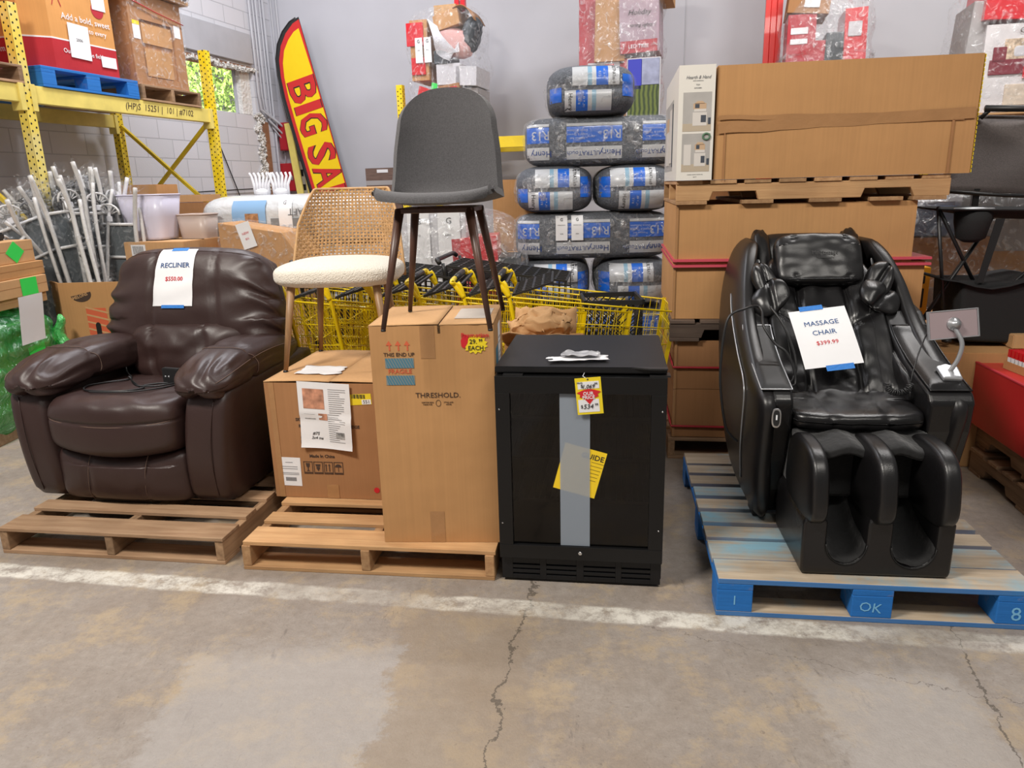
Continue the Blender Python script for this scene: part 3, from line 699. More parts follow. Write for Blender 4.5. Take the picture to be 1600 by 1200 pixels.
MB().prism([(.40+.018*max(-1, min(1, 1.5*math.cos(k*PI/12))), .54+.06*math.sin(k*PI/12)) for k in range(24)], -.003, -.004, 'xz').build('hand_hole', 'dark', mb_)
MB().prism([(.31+.075*math.cos(a), .80+.055*math.sin(a)) for a in [PI+.3+PI*k/12 for k in range(13)]], -.001, -.002, 'xz').build('melon_picture', 'ink_brown', mb_)
words('printed_lettering', mb_, 'card_light', [('MELONS', .305, -.003, .785, .03, {'rot': .3, 'bold': .001})])
# folded garden chairs
def folded_chair(label, loc, rot):
    t = thing('folding_chair', label, 'folding chair', loc, 0, None, rot)
    for s in (-1, 1):
        MB().tube(smooth([(s*.20, 0, 0), (s*.20, 0, .75), (s*.21, .0, .92), (s*.26, -.03, 1.12)], 4), .015, 8).build('back_rail', 'chair_tube', t)
        MB().tube(smooth([(s*.225, .05, .05), (s*.225, .05, .70), (s*.20, .07, .98)], 4), .013, 8).build('leg_rail', 'chair_tube', t)
    m = MB()
    for z in (.1, .62, .86): m.tube([(-.2, 0, z), (.2, 0, z)], .011, 8)
    m.tube([(-.21, .05, .2), (.21, .05, .2)], .010, 8)
    # fan-shaped carved crest between the rails
    m.tube([(.09*math.cos(a*PI/8), -.01, .93+.075*math.sin(a*PI/8)) for a in range(9)], .008, 6)
    for a in range(1, 8): m.tube([(.03*math.cos(a*PI/8), -.01, .93+.02*math.sin(a*PI/8)), (.088*math.cos(a*PI/8), -.01, .93+.073*math.sin(a*PI/8))], .004, 4)
    m.build('cross_bars', 'chair_tube', t)
    MB().box(-.185, .185, .008, .016, .10, .86).build('sling', 'chair_mesh', t); MB().box(-.185, .185, .04, .048, .2, .66).build('seat_sling', 'chair_mesh', t)
    MB().box(-.02, .02, -.016, .0, .88, .92, ch=.003).build('hinge_block', 'white_plastic', t)
    MB().prism([(-.24, .0), (.24, .0), (.24, .8), (.29, 1.14), (.05, 1.02), (-.05, 1.02), (-.29, 1.14), (-.24, .8)], -.035, .085, 'xz').build('plastic_bag', 'film_bag', t)
    return t
base = None
spec = []
rn = random.Random(12)
for k in range(16):
    u = k/15                         # 0 right/upright ... 1 left/leaning
    x = -2.97-.30*u**.9+rn.uniform(-.03, .03); y = 5.35+rn.choice([.0, .18, .36, .5])*(1 if k % 2 else .6)
    lean = math.radians(4-38*u+rn.uniform(-4, 4)); spec.append((x, y, .33+rn.uniform(-.05, .06)+.20*(1-abs(u-.45)), (math.radians(rn.uniform(-6, 5)), lean, math.radians(rn.choice([-1, 1])*rn.uniform(52, 80) if k % 4 else rn.uniform(-25, 25)))))
lab = ['most upright bagged folding chair at the right side of the melon bin', 'bagged folding chair leaning furthest left out of the melon bin']
first = None
for k, (x, y, z, r) in enumerate(spec):
    if k == 0: first = folded_chair(lab[0], (x, y, z), r)
    else: dup(first, (x, y, z), None, label=(lab[1] if k == 15 else 'bagged pale grey folding chair in the middle of the bundle in the melon bin'), rot=r)
for o in [o for o in bpy.data.objects if o.name.startswith('folding_chair') and 'middle' in o.get('label', '')]: o['group'] = 'folding chairs in the middle of the melon bin bundle'
# second lot at the frame edge: cardboard boxes with green labels, green wrapped pallet load
gs = thing('green_wrapped_load', 'low carton load in green stretch film at the left frame edge', 'wrapped load', (-4.10, 4.12, 0), -.03)
MB().box(0, .98, 0, .84, .0, .10).build('pallet_base', 'wood_old', gs, bev=.004)
MB().box(.02, .95, .02, .82, .10, .69).build('box_body', 'card', gs, bev=.006)
blob('green_film', (.485, .42, .395), (.53, .46, .37), 'film_green', gs, k=(7, 7, 5), n=22, fn=lambda u: (.03*nz((u.x*2, u.y*2, u.z*2), 2)+.015*math.sin(u.z*20)*abs(u.x), .03*nz(u, 4, 2), .02*nz(u, 3, 5)))
M['green_film_solid'] = mat('gathered_green_film', (.08, .48, .12), .25, coat=.5, bump=1, bscale=25, bdist=.03)
blob('film_gather', (1.0, .86, .42), (.035, .04, .27), 'green_film_solid', gs, k=2.4, n=14, fn=lambda u: (.02*math.sin(u.z*9), .02*nz(u, 4), 0))
MB().prism(rect(.50, .66, .42, .54, .1), 1.012, 1.014, 'yz').build('green_label', 'green_label', gs)
def label_box(label, x, y, z, rz, w_, d_, h, m, lab=True, a=.1):
    t = thing('carton', label, 'carton', (x-w_, y-d_, z), rz)
    MB().box(0, w_, 0, d_, 0, h).build('box_body', m, t, bev=.004)
    MB().box(w_, w_+.001, 0, d_, h*.55, h*.56).build('lid_line', 'card_dark', t)
    if lab: MB().prism(rect(d_-.27, d_-.11, h/2-.055, h/2+.055, 0) if a < .5 else [(d_-.28, h/2), (d_-.19, h/2-.07), (d_-.10, h/2), (d_-.19, h/2+.07)], w_+.0015, w_+.0025, 'yz').build('green_label', 'green_label', t)
    return t
label_box('lowest flat carton under a green square label box on the green load', -3.17, 5.02, .78, -.02, .9, .8, .062, 'card_light', lab=False)
label_box('carton with a square green label, second from top at the left edge', -3.15, 5.02, .843, -.02, .9, .8, .115, 'card_light', a=.02)
label_box('plain carton between the two green-labelled cartons at the left edge', -3.16, 5.04, .959, -.0, .9, .8, .09, 'card', lab=False)
label_box('topmost carton with a diamond-turned green label at the left edge', -3.20, 5.02, 1.05, -.02, .9, .8, .14, 'card_light', a=.75)
o = MB().box(0, .12, 0, .2, 0, .05, ch=.01).build('black_case', 'black_plastic'); o.location = (-3.42, 4.72, 1.192); top(o, 'small black case on the topmost green-labelled carton', 'case')
o = sheet(.24, .30, 8, 10, lambda x, z: (0, -.02*math.sin(z*6), 0)).build('hanging_paper', 'paper'); o.location = (-3.02, 4.60, .72); o.rotation_euler = (0, 0, PI/2); top(o, 'large white paper hanging on the green film at the left frame edge', 'paper')
# tub, bins and boxes behind the recliner, on the floor-level boxes
t = thing('cardboard_box', 'closed cardboard box under the white tub', 'box', (-2.86, 5.55, .0), -.2)
MB().box(0, .50, 0, .5, 0, 1.12, ch=.004).build('box_body', 'card_light', t); MB().box(0, .5, .24, .26, 1.121, 1.123).build('flap_seam', 'dark', t)
MB().prism(rect(.06, .18, 1.02, 1.10), -.001, -.002, 'xz').build('barcode_label', 'paper', t)
mb = MB()
for k in range(10): mb.prism(rect(.075+k*.009, .079+k*.009, 1.03, 1.09), -.002, -.0025, 'xz')
mb.build('barcode', 'ink_black', t)
t = thing('plastic_tub', 'translucent white plastic tub upside of the cardboard box', 'tub', (-2.73, 5.78, 1.125), -.2)
t['label'] = 'large translucent white plastic tub standing on the cardboard box'
def tub(t, w0, w1, d0, d1, h, m, lip=.012, th=.006):
    mb = MB(); rows = []; n = 40
    for z, k in ((0, 0), (.02, .05), (h*.5, .5), (h, 1), (h, 1.0)):
        w_, d_ = w0+(w1-w0)*k, d0+(d1-d0)*k
        rows.append([Vector((math.copysign(abs(math.cos(2*PI*i/n))**.45, math.cos(2*PI*i/n))*w_/2, math.copysign(abs(math.sin(2*PI*i/n))**.45, math.sin(2*PI*i/n))*d_/2, z)) for i in range(n)])
    for k2, z in ((.975, h-.003), (.93, .01)): rows.append([Vector((v.x*k2, v.y*k2, z)) if k2 > .95 else Vector((v.x*k2*w0/w1, v.y*k2*d0/d1, z)) for v in rows[3]])
    mb.grid(rows, True, closed_u=True); mb.f.append(tuple(range(n))); mb.sm.append(False); b0 = 6*n; mb.f.append(tuple(b0+i for i in range(n))); mb.sm.append(False)
    mb.build('tub_body', m, t)
    MB().tube([(v.x, v.y, v.z) for v in rows[3]], lip*.5, 6, closed=True).build('rim', m, t)
tub(t, .30, .40, .26, .32, .33, 'lavender')
M['beige_plastic'] = mat('beige_plastic', (.50, .40, .35), .35)
t = thing('waste_bin', 'beige plastic bin between the white tub and the yellow upright', 'bin', (-2.42, 5.88, 1.0), -.2); tub(t, .20, .26, .18, .24, .30, 'beige_plastic')
t = thing('cardboard_box', 'low cardboard box under the beige bin', 'box', (-2.5, 5.72, 0), -.2); MB().box(0, .34, 0, .4, 0, .998, ch=.004).build('box_body', 'card', t)
for (x, y, z, w_, h, lab, m) in ((-3.36, 6.6, 1.38, .36, .16, 'small brown box behind the white tub, in front of the block wall', 'card'), (-2.92, 6.5, 1.18, .34, .20, 'brown box behind the tub near the far yellow upright', 'card_dark'), (-2.90, 6.52, 1.385, .30, .06, 'flat opened carton on the brown box near the far upright', 'card_light'), (-3.4, 6.6, .0, .9, 1.17, 'tall plain carton load behind the folding chairs', 'card_dark')):
    t = thing('cardboard_box', lab, 'box', (x, y, z), TB+.1); MB().box(0, w_, 0, .3, 0, h, ch=.004).build('box_body', m, t); MB().box(0, w_, .14, .145, h+.0005, h+.002).build('flap_seam', 'dark', t)
# wrapped slanting carton and R-30 insulation bags right of the far upright
t = thing('wrapped_carton', 'slanting brown carton under film with a white slip, by the far yellow upright', 'carton', (-2.17, 5.62, .0), -.15)
MB().prism([(0, 0), (.62, 0), (.62, .98), (.50, 1.16), (.0, 1.24)], 0, .45, 'xz').build('box_body', 'card', t, bev=.005)
MB().prism([(-.01, 0), (.63, 0), (.63, 1.0), (.51, 1.18), (-.01, 1.26)], -.012, .46, 'xz').build('stretch_film', 'film', t)
MB().prism(rect(.17, .28, 1.05, 1.24, .28), -.014, -.016, 'xz').build('paper_slip', 'paper', t)
words('slip_print', t, 'ink_red', [('NEW', .222, -.0175, 1.16, .025, {'rot': .28}), ('$25', .232, -.0175, 1.12, .02, {'rot': .28})])
M['bag_blue'] = mat('sky_blue_printed_film', (.24, .42, .66), .3, coat=.4); M['bag_milk'] = mat('milky_printed_film', (.60, .62, .64), .3, coat=.4, bump=.6, bscale=14, bdist=.02)
for k, (z, lab) in enumerate(((1.05, 'upper printed insulation bag with a sky blue picture behind the recliner'), (.66, 'lower printed insulation bag behind the recliner'))):
    t = thing('insulation_bag', lab, 'insulation bag', (-1.72, 6.25, z), -.12)
    hh = (.78, .30, .19); kk = (7, 3, 3.2); blob('bag_body', (0, 0, .19), hh, 'bag_milk', t, k=kk, n=16, fn=lambda u: (0, .012*nz(u, 5, k), .008*nz(u, 4, 2)))
    S = lambda x, z_, hh=hh, kk=kk: -hh[1]*max(0, 1-abs(x/hh[0])**kk[0]-abs((z_-.19)/hh[2])**kk[2])**(1/kk[1])
    def P_(x0, x1, z0, z1, off, m, nm):
        MB().grid([[(x0+(x1-x0)*j/8, S(x0+(x1-x0)*j/8, z0+(z1-z0)*i/6)-off, z0+(z1-z0)*i/6) for j in range(9)] for i in range(7)]).build(nm, m, t)
    P_(-.44, -.16, .06, .34, .012, 'bag_blue', 'blue_picture'); P_(-.33, -.22, .14, .24, .016, mat('tawny_print_%d' % k, (.35, .18, .08), .5, var=.5, vscale=40), 'pictured_tiger'); P_(-.12, .24, .05, .20, .012, mat('grey_label_print_%d' % k, (.2, .21, .22), .5), 'grey_label')
    P_(-.05, .06, .12, .35, .014, 'paper', 'paper_ticket')
    F = lambda v: Vector((v.x, S(v.x, v.z)-.017, v.z))
    words('white_lettering', t, 'ink_white', [('R-30', .06, 0, .12, .105, {'fn': F, 'bold': .004, 'rot': PI})])
    words('grey_lettering', t, 'ink_grey', [('KRAFT', .14, 0, .25, .075, {'fn': F, 'rot': PI}), ('G', .0, 0, .32, .04, {'fn': F})])
t = thing('shelf_board', 'grey board edge under the insulation bags behind the recliner', 'board', (-2.5, 6.0, .58), -.12); MB().box(0, 1.5, 0, .7, 0, .06).build('board', 'grey_board', t); 
for x in (.05, 1.4):
    for y in (.05, .6): MB().box(x, x+.05, y, y+.05, -.58, 0).build('leg', 'grey_board', t)
# upturned white chair legs on the bags
for k, (x, lab) in enumerate(((-2.06, 'white plastic ribbed stool stacked at the left on the insulation bags'), (-1.90, 'white plastic ribbed stool stacked at the right on the insulation bags'))):
    t = thing('plastic_stool', lab, 'stool', (x, 6.4, 1.43), .1*k)
    for j in range(6):
        a = -.25+.1*j; MB().tube([(a*.22, 0, 0), (a*.24, -.01, .08), (a*.34, .02, .15), (a*.36-.012, .02, .18)], [.015, .013, .011, .009], 8).build('leg', 'white_plastic', t)
    blob('seat', (0, .02, .02), (.06, .08, .035), 'white_plastic', t, k=2.4, n=10)
# ================================================================== RECLINER
M['leather'] = leather('dark_brown_leather', (.036, .0175, .0155), .43, wr=.22, wscale=7, wdist=.012)
M['stitch'] = mat('tan_stitching', (.13, .08, .06), .7)
# local frame: x right, y back, z up, origin at the middle of the front edge, pallet level
rc = thing('recliner', 'dark brown leather recliner armchair on the left pallet', 'recliner', (-1.723, 3.06, .121), TP-.01)
def wrk(u, s, a, seed=0):
    return a*(abs(nz(u, s, seed))*2-.4)
def seam_dent(v, c, wd, dp): return -dp*math.exp(-((v-c)/wd)**2)
# body: side panels under the arms (front panel rounded), with the bulging arm pads on top
for sg, nm in ((-1, 'left'), (1, 'right')):
    def f(u, sg=sg):
        p = Vector((0, 0, 0)); z = (u.z+1)/2
        p.x += sg*.035*z*z + .03*(-sg)*(1-z)*.3
        if u.y < 0: p.y -= .03*math.sin(PI*min(1, z))*abs(u.y)
        return p
    blob('arm_panel', (sg*(.395 if sg > 0 else .412), .46, .27), (.108 if sg > 0 else .094, .46, .27), 'leather', rc, k=(7, 12, 10), n=14, fn=f)
    mb = MB(); pts = [(sg*.395-sg*.085, -.005, .02+z*.48) for z in [0, .2, .4, .6, .8, 1]]
    # curved seam line down the arm's front
    mb.tube([(sg*(.43+.035*(k/10)**2), -.0065-.0295*math.sin(PI*k/10), .05+.44*k/10) for k in range(11)], .0022, 5)
    mb.build('seam', 'leather', rc)
    def g(u, sg=sg):
        t = (u.y+1)/2                      # 0 front .. 1 back
        p = Vector((0, 0, 0))
        p.z += -.022*t*t+.02 + .018*math.sin(PI*min(1, t*1.25)) - .040*(1-t)**3
        p.x += sg*(.02-.03*t)
        if u.z < 0: p.z += .03*(1-abs(u.x))
        for c_ in (-.25,):
            dd = .012*math.exp(-((u.y-c_+.1*u.x)/.035)**2); p -= Vector((u.x*dd, 0, u.z*dd))
        fr_w = math.exp(-((u.y+.95)/.35)**2)
        wv = .007*nz((u.x*2.2, u.y*1.2, u.z*2.2), 1.3, 3*sg)+fr_w*.010*math.sin(u.x*9+u.z*5+nz(u, 2, 1)*4)
        p += Vector((u.x, u.y*.3, u.z))*wv
        return p
    blob('arm_pad', (sg*.385, .40, .552), (.142, .455, .092), 'leather', rc, k=(3.0, 4.2, 2.6), n=26, fn=g)
    def arm_pt(uy, th, out=.0005):
        kx, ky, kz = 3.0, 4.2, 2.6; cx, cz = math.cos(th), math.sin(th); lo, hi = 0.0, 1.2
        for _ in range(24):
            r_ = (lo+hi)/2
            if abs(r_*cx)**kx+abs(uy)**ky+abs(r_*cz)**kz > 1: hi = r_
            else: lo = r_
        u = Vector((lo*cx, uy, lo*cz)); p = Vector((u.x*.142, u.y*.455, u.z*.092))+Vector(g(u))+Vector((cx, 0, cz))*out
        return p+Vector((sg*.385, .40, .555))
    am = MB(); am.tube([arm_pt(-.34+.06*math.cos(2*th), th) for th in [-.5+(PI+1.0)*k/40 for k in range(41)]], .0017, 5)
    am.tube([arm_pt(-.93+1.7*k/50, .42 if sg > 0 else PI-.42) for k in range(51)], .0017, 5)
    am.build('stitching', 'stitch', rc)
    pp = []
    for k in range(25):
        a = PI*k/24
        pp.append((sg*.385+.142*math.cos(a)*1.0+sg*.018, -.035+.02*(1-math.sin(a))+.02, .50+.062*math.sin(a)))
# plinth / bottom frame
MB().box(-.46, .46, .06, .88, 0, .08).build('base_frame', 'black_plastic', rc, bev=.01)
# foot rest panel (lower front)
def f(u):
    p = Vector((0, 0, 0))
    if u.y < 0:
        p.y -= .045*math.cos(u.x*PI/2)*(1-u.z*u.z)**.5 if abs(u.z) < 1 else 0
        for c_ in (-.45, .42): p.y += .012*math.exp(-((u.x-c_-.05*u.z)/.03)**2)
    p.z += (-.03*(1-u.x*u.x) if u.z > .5 else 0)
    p += Vector((0, -.4, 0))*wrk((u.x*2, u.y, u.z), 1.5, .006)
    return p
blob('foot_rest', (-.018, .055, .135), (.318, .07, .125), 'leather', rc, k=(14, 3.5, 6), n=26, fn=f)
sm = MB()
for c_ in (-.45, .42):
    sm.tube([(-.018+.318*(c_+.05*z), .055-.07-.042*math.cos(c_*PI/2)*math.sqrt(max(0, 1-z*z*.8))+.002+.022*z**4, .135+.118*z-.004) for z in [k/8-1 for k in range(17)]], .0016, 5)
sm.build('stitching', 'stitch', rc)
# seat: thick front roll drooping over the foot rest, dished top
def f(u):
    p = Vector((0, 0, 0)); t = (u.y+1)/2
    if u.z > 0: p.z += -.055*t+.0 -.02*(1-abs(u.x))*t + .012*math.cos(u.x*PI/2)
    if u.z < 0 and t < .4: p.z -= .035*math.cos(u.x*PI/2)
    if t < .3: p.y -= .045*math.cos(u.x*PI/2)
    if u.z > .3: p.z += .006*math.sin(14*u.y+6*nz((u.x, u.y, 0), 1.6))*max(0, .6-t)+.006*nz((u.x*2, u.y*3, 0), 2)
    # the welt across the roll
    if t < .25: s = .009*math.exp(-((u.z-.28+.22*(1-u.x*u.x))/.055)**2); p.y += s
    return p
f_seat = f
blob('seat_cushion', (-.018, .33, .375), (.320, .38, .125), 'leather', rc, k=(16, 5.5, 4.2), n=34, fn=f)
sm = MB()
def seat_front(x, uz):
    return .33-.38*(max(0, 1-abs(x)**16-abs(uz)**4.2))**(1/5.5)-.045*math.cos(x*PI/2)*1.0-.001
pts = []
for k in range(25):
    x = -0.9+1.8*k/24; uz = .28-.22*(1-x*x); pts.append((-.018+.320*x, seat_front(x, uz)+.007, .375+.125*uz))
sm.tube(pts, .0022, 5); sm.build('stitching', 'stitch', rc)
# lumbar cushion
def tilt(a): return Matrix.Rotation(a, 3, 'X')
def f(u):
    p = Vector((0, 0, 0))
    if u.y < 0:
        p.y -= .045*math.cos(u.x*PI/2)
        for c_ in (-.45, .40): p.y += .016*math.exp(-((u.x-c_+.08*u.z)/.028)**2)
        p.y += .010*nz((u.x*2.5, 0, u.z*1.5), 1.6, 4)
    p.z += .02*u.x*u.x
    return p
blob('lumbar_cushion', (0, .635, .545), (.33, .10, .155), 'leather', rc, k=(5, 3, 3), n=30, fn=f, rot=tilt(-.20))
# upper back pillow: wide, overhanging
def f(u):
    p = Vector((0, 0, 0)); z = u.z
    p.x += u.x*(.040-.062*max(-.75, z))
    if u.y < 0:
        p.y -= .035*math.cos(u.x*PI/2)*math.cos(z*1.2)
        for c_ in (-.36, .36): p.y += .013*math.exp(-((u.x-c_-.05*abs(z)*(-1 if c_ < 0 else 1))/.022)**2)
        side = max(0, abs(u.x)-.62)
        p.y += side*.05*math.sin(z*16+6*nz((u.x, 0, z), 2))
        low = max(0, -.45-z); p.y += low*.035*math.sin(u.x*22+5*nz((u.x, 0, z), 2, 1))
        p.y += .010*nz((u.x*2, 0, z*2), 1.5, 7)
    if z > .5: p.z += .018*math.cos(u.x*PI/2)
    if z < -.3: p.z += .02*abs(u.x)**2
    return p
BK = tilt(-.20)
blob('back_pillow', (0, .735, .780), (.420, .120, .272), 'leather', rc, k=(6, 3.2, 4.0), n=40, fn=f, rot=BK)
blob('back_panel', (0, .86, .60), (.38, .07, .42), 'leather', rc, k=6, n=12, rot=tilt(-.16))
sm = MB()
def bp_(x, z, out=.0):
    u = Vector((x, -(max(0, 1-abs(x)**6-abs(z)**4.0))**(1/3.2), z)); p = Vector((u.x*.420, u.y*.120, u.z*.272))+Vector(f(u)); p.y -= out
    return (BK @ p)+Vector((0, .735, .780))
for c_ in (-.36, .36): sm.tube([bp_(c_+.05*abs(z)*(-1 if c_ < 0 else 1), z, -.001) for z in [-.93+1.86*k/24 for k in range(25)]], .0016, 5)
sm.build('stitching', 'stitch', rc)
# topstitch across the crown of the pillow
sm = MB(); sm.tube([bp_(x, .9-.16*abs(x)**6, .0005) for x in [-.9+1.8*k/40 for k in range(41)]], .002, 5); sm.build('seam', 'leather', rc)
# side control plate
MB().box(.499, .504, .34, .44, .2, .26, ch=.002).build('recline_lever_plate', 'black_plastic', rc)
def RL(x, y, z): return rc.matrix_basis @ Vector((x, y, z))
RM = Matrix.Translation((-1.723, 3.06, .121)) @ Matrix.Rotation(TP-.01, 4, 'Z')
# price sheet draped over the pillow top
sg = thing('price_sheet', 'white RECLINER $550.00 price sheet taped over the recliner back', 'sign', RM @ Vector((0, 0, 0)), TP-.01)
px0, ang = -.045, math.radians(-3)
def drape(p, off=.004):
    """map sheet coordinates (x, z down from the crown) onto the pillow"""
    x = p.x+px0; s = p.z
    uz = max(-1, min(.97, s/.272)); ux = x/.420
    q = bp_(ux, uz, off); q.y += p.y*.6
    return q
H0, H1 = .256, -.014
G = []
for i in range(23):
    z = H0+(H1-H0)*i/22; G.append([drape(Vector((-.102+.204*j/12+.012*(1-i/22)-.004, -.0015*math.sin(i*.7+j*.5)*(i/22), z))) for j in range(13)])
MB().grid(G).build('paper', 'paper', sg)
def on(v): return drape(v, .0065)
words('printed_lettering', sg, 'ink_navy', [('RECLINER', .006, 0, .171, .034, {'fn': on, 'bold': .0008, 'sx': 1.05})])
words('printed_price', sg, 'ink_red', [('$550.00', .004, 0, .121, .029, {'fn': on, 'bold': .0006})])
for z0, x0, x1 in ((-.017, -.052, .06), (.254, -.035, .055)):
    G = [[drape(Vector((x0+(x1-x0)*j/6, 0, z0+.016*(i-.5))), .0075) for j in range(7)] for i in range(2)]
    MB().grid(G).build('blue_tape', 'blue_tape', sg)
# clear pocket on the sheet: faint embossed scribble
# hand control with its cord on the seat
def seat_top(x, y):
    lo, hi = 0.0, 1.0; ux, uy = (x+.018)/.320, (y-.33)/.38
    uz = max(0, 1-abs(ux)**16-abs(uy)**5.5)**(1/4.2); u = Vector((ux, uy, uz)); return .375+.125*uz+Vector(f_seat(u)).z
hc = thing('massage_remote', 'small black corded hand control wedged beside the recliner seat', 'remote', RM @ Vector((.085, .30, seat_top(.085, .30)-.002)), TP-.2)
MB().box(-.05, .05, -.014, .014, 0, .075, ch=.004).build('handset', 'black_plastic', hc)
for x in (-.03, -.01): MB().lathe([(.005, 0), (.005, .002)], 10, (x, -.013, .035), 'y').build('button', 'silver', hc)
MB().box(.01, .04, -.0135, -.012, .015, .05).build('screen', 'dark', hc)
rn = random.Random(5)
def oncush(c): return [(x, y, (seat_top(x, y)+.005 if z is None else z)) for x, y, z in c]
cdn = MB(); cdn.tube(smooth([(-.28, .50, .60), (-.27, .46, .50)]+oncush([(-.22, .42, None), (-.18, .34, None), (-.25, .26, None), (-.27, .18, None), (-.22, .10, None), (-.10, .06, None), (.0, .08, None), (.04, .14, None), (.0, .2, None), (.04, .24, None), (.08, .27, None)]), 6), .0042, 6)
cdn.tube(smooth(oncush([(.01, .16, None)])+[(-.02, .14, seat_top(0, .14)+.05), (.0, .12, seat_top(0, .12)+.06), (.015, .13, seat_top(0, .13)+.02)]+oncush([(.06, .18, None), (.10, .2, None), (.12, .28, None)]), 6), .0038, 6)
cdn.tube(smooth(oncush([(.15, .28, None), (.13, .16, None), (.05, .07, None), (-.08, .04, None), (-.16, .05, None)]), 6), .0038, 6)
o = cdn.build('power_cord', 'black_plastic', None); o.matrix_world = RM
top(o, 'thin black cord lying in loops on the recliner seat', 'cord')
# ================================================================== TWO CARTONS AND TWO CHAIRS
# --- low wide carton
A = thing('carton', 'brown Made In China carton under the rattan-backed chair', 'carton', (-1.081, 3.085, .122), TP)
W1, D1, H1 = .70, .60, .535
def card_box(t, W, D, H, m, split=True, bulge=.003, seam=(1, 0), open_=.004):
    mb = MB(); G = 12
    def P(u, v, f):
        b_ = bulge*math.sin(PI*u)*math.sin(PI*v)
        return {'f': (u*W, -b_, v*H), 'b': (u*W, D+b_, v*H), 'l': (-b_, u*D, v*H), 'r': (W+b_, u*D, v*H), 'd': (u*W, v*D, 0)}[f]
    for f in 'fblrd': mb.grid([[P(j/G, i/G, f) for j in range(G+1)] for i in range(G+1)])
    o = mb.build('box_body', m, t, weld=True); md = o.modifiers.new('edge', 'EDGE_SPLIT'); md.split_angle = .8
    return o
card_box(A, W1, D1, H1, M['card_dark'], bulge=0)
def flap(t, x0, x1, y0, y1, z, tilt_=(0, 0), m='card', th=.004, bend=None, wig=.004, seed=0):
    """top flap as a slightly warped sheet of board"""
    n = 10; G = []
    for i in range(n+1):
        G.append([(x0+(x1-x0)*j/n, y0+(y1-y0)*i/n+wig*nz((j*.4, seed, i), 1.1), z+tilt_[0]*j/n+tilt_[1]*i/n+(bend(j/n, i/n) if bend else 0)) for j in range(n+1)])
    return MB().grid(G).build('top_flap', m, t, solid=th)
flap(A, .0, .30, .0, D1, H1+.003, (0.003, 0), 'card_light', bend=lambda u, v: .004*math.sin(PI*u))
flap(A, .305, W1, .0, D1, H1+.003, (.0, 0), 'card_light', bend=lambda u, v: .006*(1-u), seed=3)
MB().box(.297, .309, .0, D1, H1-.03, H1+.001).build('flap_gap', 'dark', A)
MB().box(.02, .045, -.002, 0, 0, H1).build('edge_tape', 'tape', A)
MB().box(.245, .30, -.0008, -.002, .0, .065).build('tape', 'tape', A)
lines = [('SKU: CH', .165, .368), ('ROOM', .17, .338), ("Q'TY:", .17, .305), ('G.W.', .165, .285), ('N.W.', .165, .265), ('MEAS', .172, .245), ('BEIGE', .395, .338)]
words('printed_lettering', A, 'ink_brown', [(s, x, -.0012, z, .019, {'bold': .001}) for s, x, z in lines]+[('Made In China', .235, -.0012, .199, .020, {'bold': .001})])
# four handling symbols
mb = MB()
for k in range(4):
    x0 = .145+k*.047; z0 = .115
    for (a, b_, c_, d_) in ((0, .042, 0, .0025), (0, .042, .0555, .058), (0, .0025, 0, .058), (.0395, .042, 0, .058), (.004, .038, .005, .008)): mb.prism([(x0+a, z0+c_), (x0+b_, z0+c_), (x0+b_, z0+d_), (x0+a, z0+d_)], -.0008, -.0016, 'xz')
def sym(pts, k): mb.prism([(.142+k*.047+x*.95, .115+z) for x, z in pts], -.0008, -.0016, 'xz')
sym([(.014, .05), (.034, .05), (.031, .034), (.026, .029), (.026, .018), (.032, .013), (.016, .013), (.022, .018), (.022, .029), (.017, .034)], 0)
sym([(.012, .046), (.036, .046), (.034, .036), (.014, .036)], 1); sym([(.016, .033), (.032, .033), (.032, .024), (.016, .024)], 1); sym([(.018, .022), (.03, .022), (.024, .014)], 1)
for dx in (.012, .028): sym([(dx, .013), (dx+.004, .013), (dx+.004, .04), (dx+.007, .04), (dx+.002, .05), (dx-.003, .04), (dx, .04)], 2)
sym([(.008, .034)]+[(.024+.016*math.cos(a), .034+.014*math.sin(a)) for a in [PI-PI*k/8 for k in range(1, 9)]], 3); sym([(.023, .034), (.025, .034), (.025, .013), (.023, .013)], 3)
mb.build('handling_symbols', 'ink_brown', A)
patch(rect(.028, .13, .055, .19, -.02), -.0008).build('shipping_label', 'paper', A)
mb = MB()
for z, a, b_ in ((.165, .06, .095), (.145, .04, .115), (.135, .04, .115), (.115, .04, .12), (.108, .04, .12), (.09, .055, .105), (.084, .055, .105), (.078, .055, .105)): mb.add(*[(lambda q: (q.v, q.f))(patch(rect(a, b_, z, z+.0025 if z > .1 else z+.005, -.02), -.0014))][0])
mb.build('label_lines', 'ink_grey', A)
patch(rect(.382, .482, .440, .488, .06), -.0008).build('price_tag', 'yellow', A); patch(rect(.439, .480, .443, .464, .06), -.0016).build('price_tag_field', 'paper', A)
words('price_number', A, 'ink_black', [('551', .460, -.0026, .454, .021, {'rot': .06})])
mb = MB()
for k in range(12): q = patch(rect(.395+k*.005, .397+k*.005+(k % 3)*.001, .468, .486, .06), -.0016); mb.add(q.v, q.f)
mb.build('barcode', 'ink_black', A)
patch([(.475+.013*math.cos(k*PI/10), .045+.013*math.sin(k*PI/10)) for k in range(20)], -.0008).build('red_dot', 'print_bright_red', A)
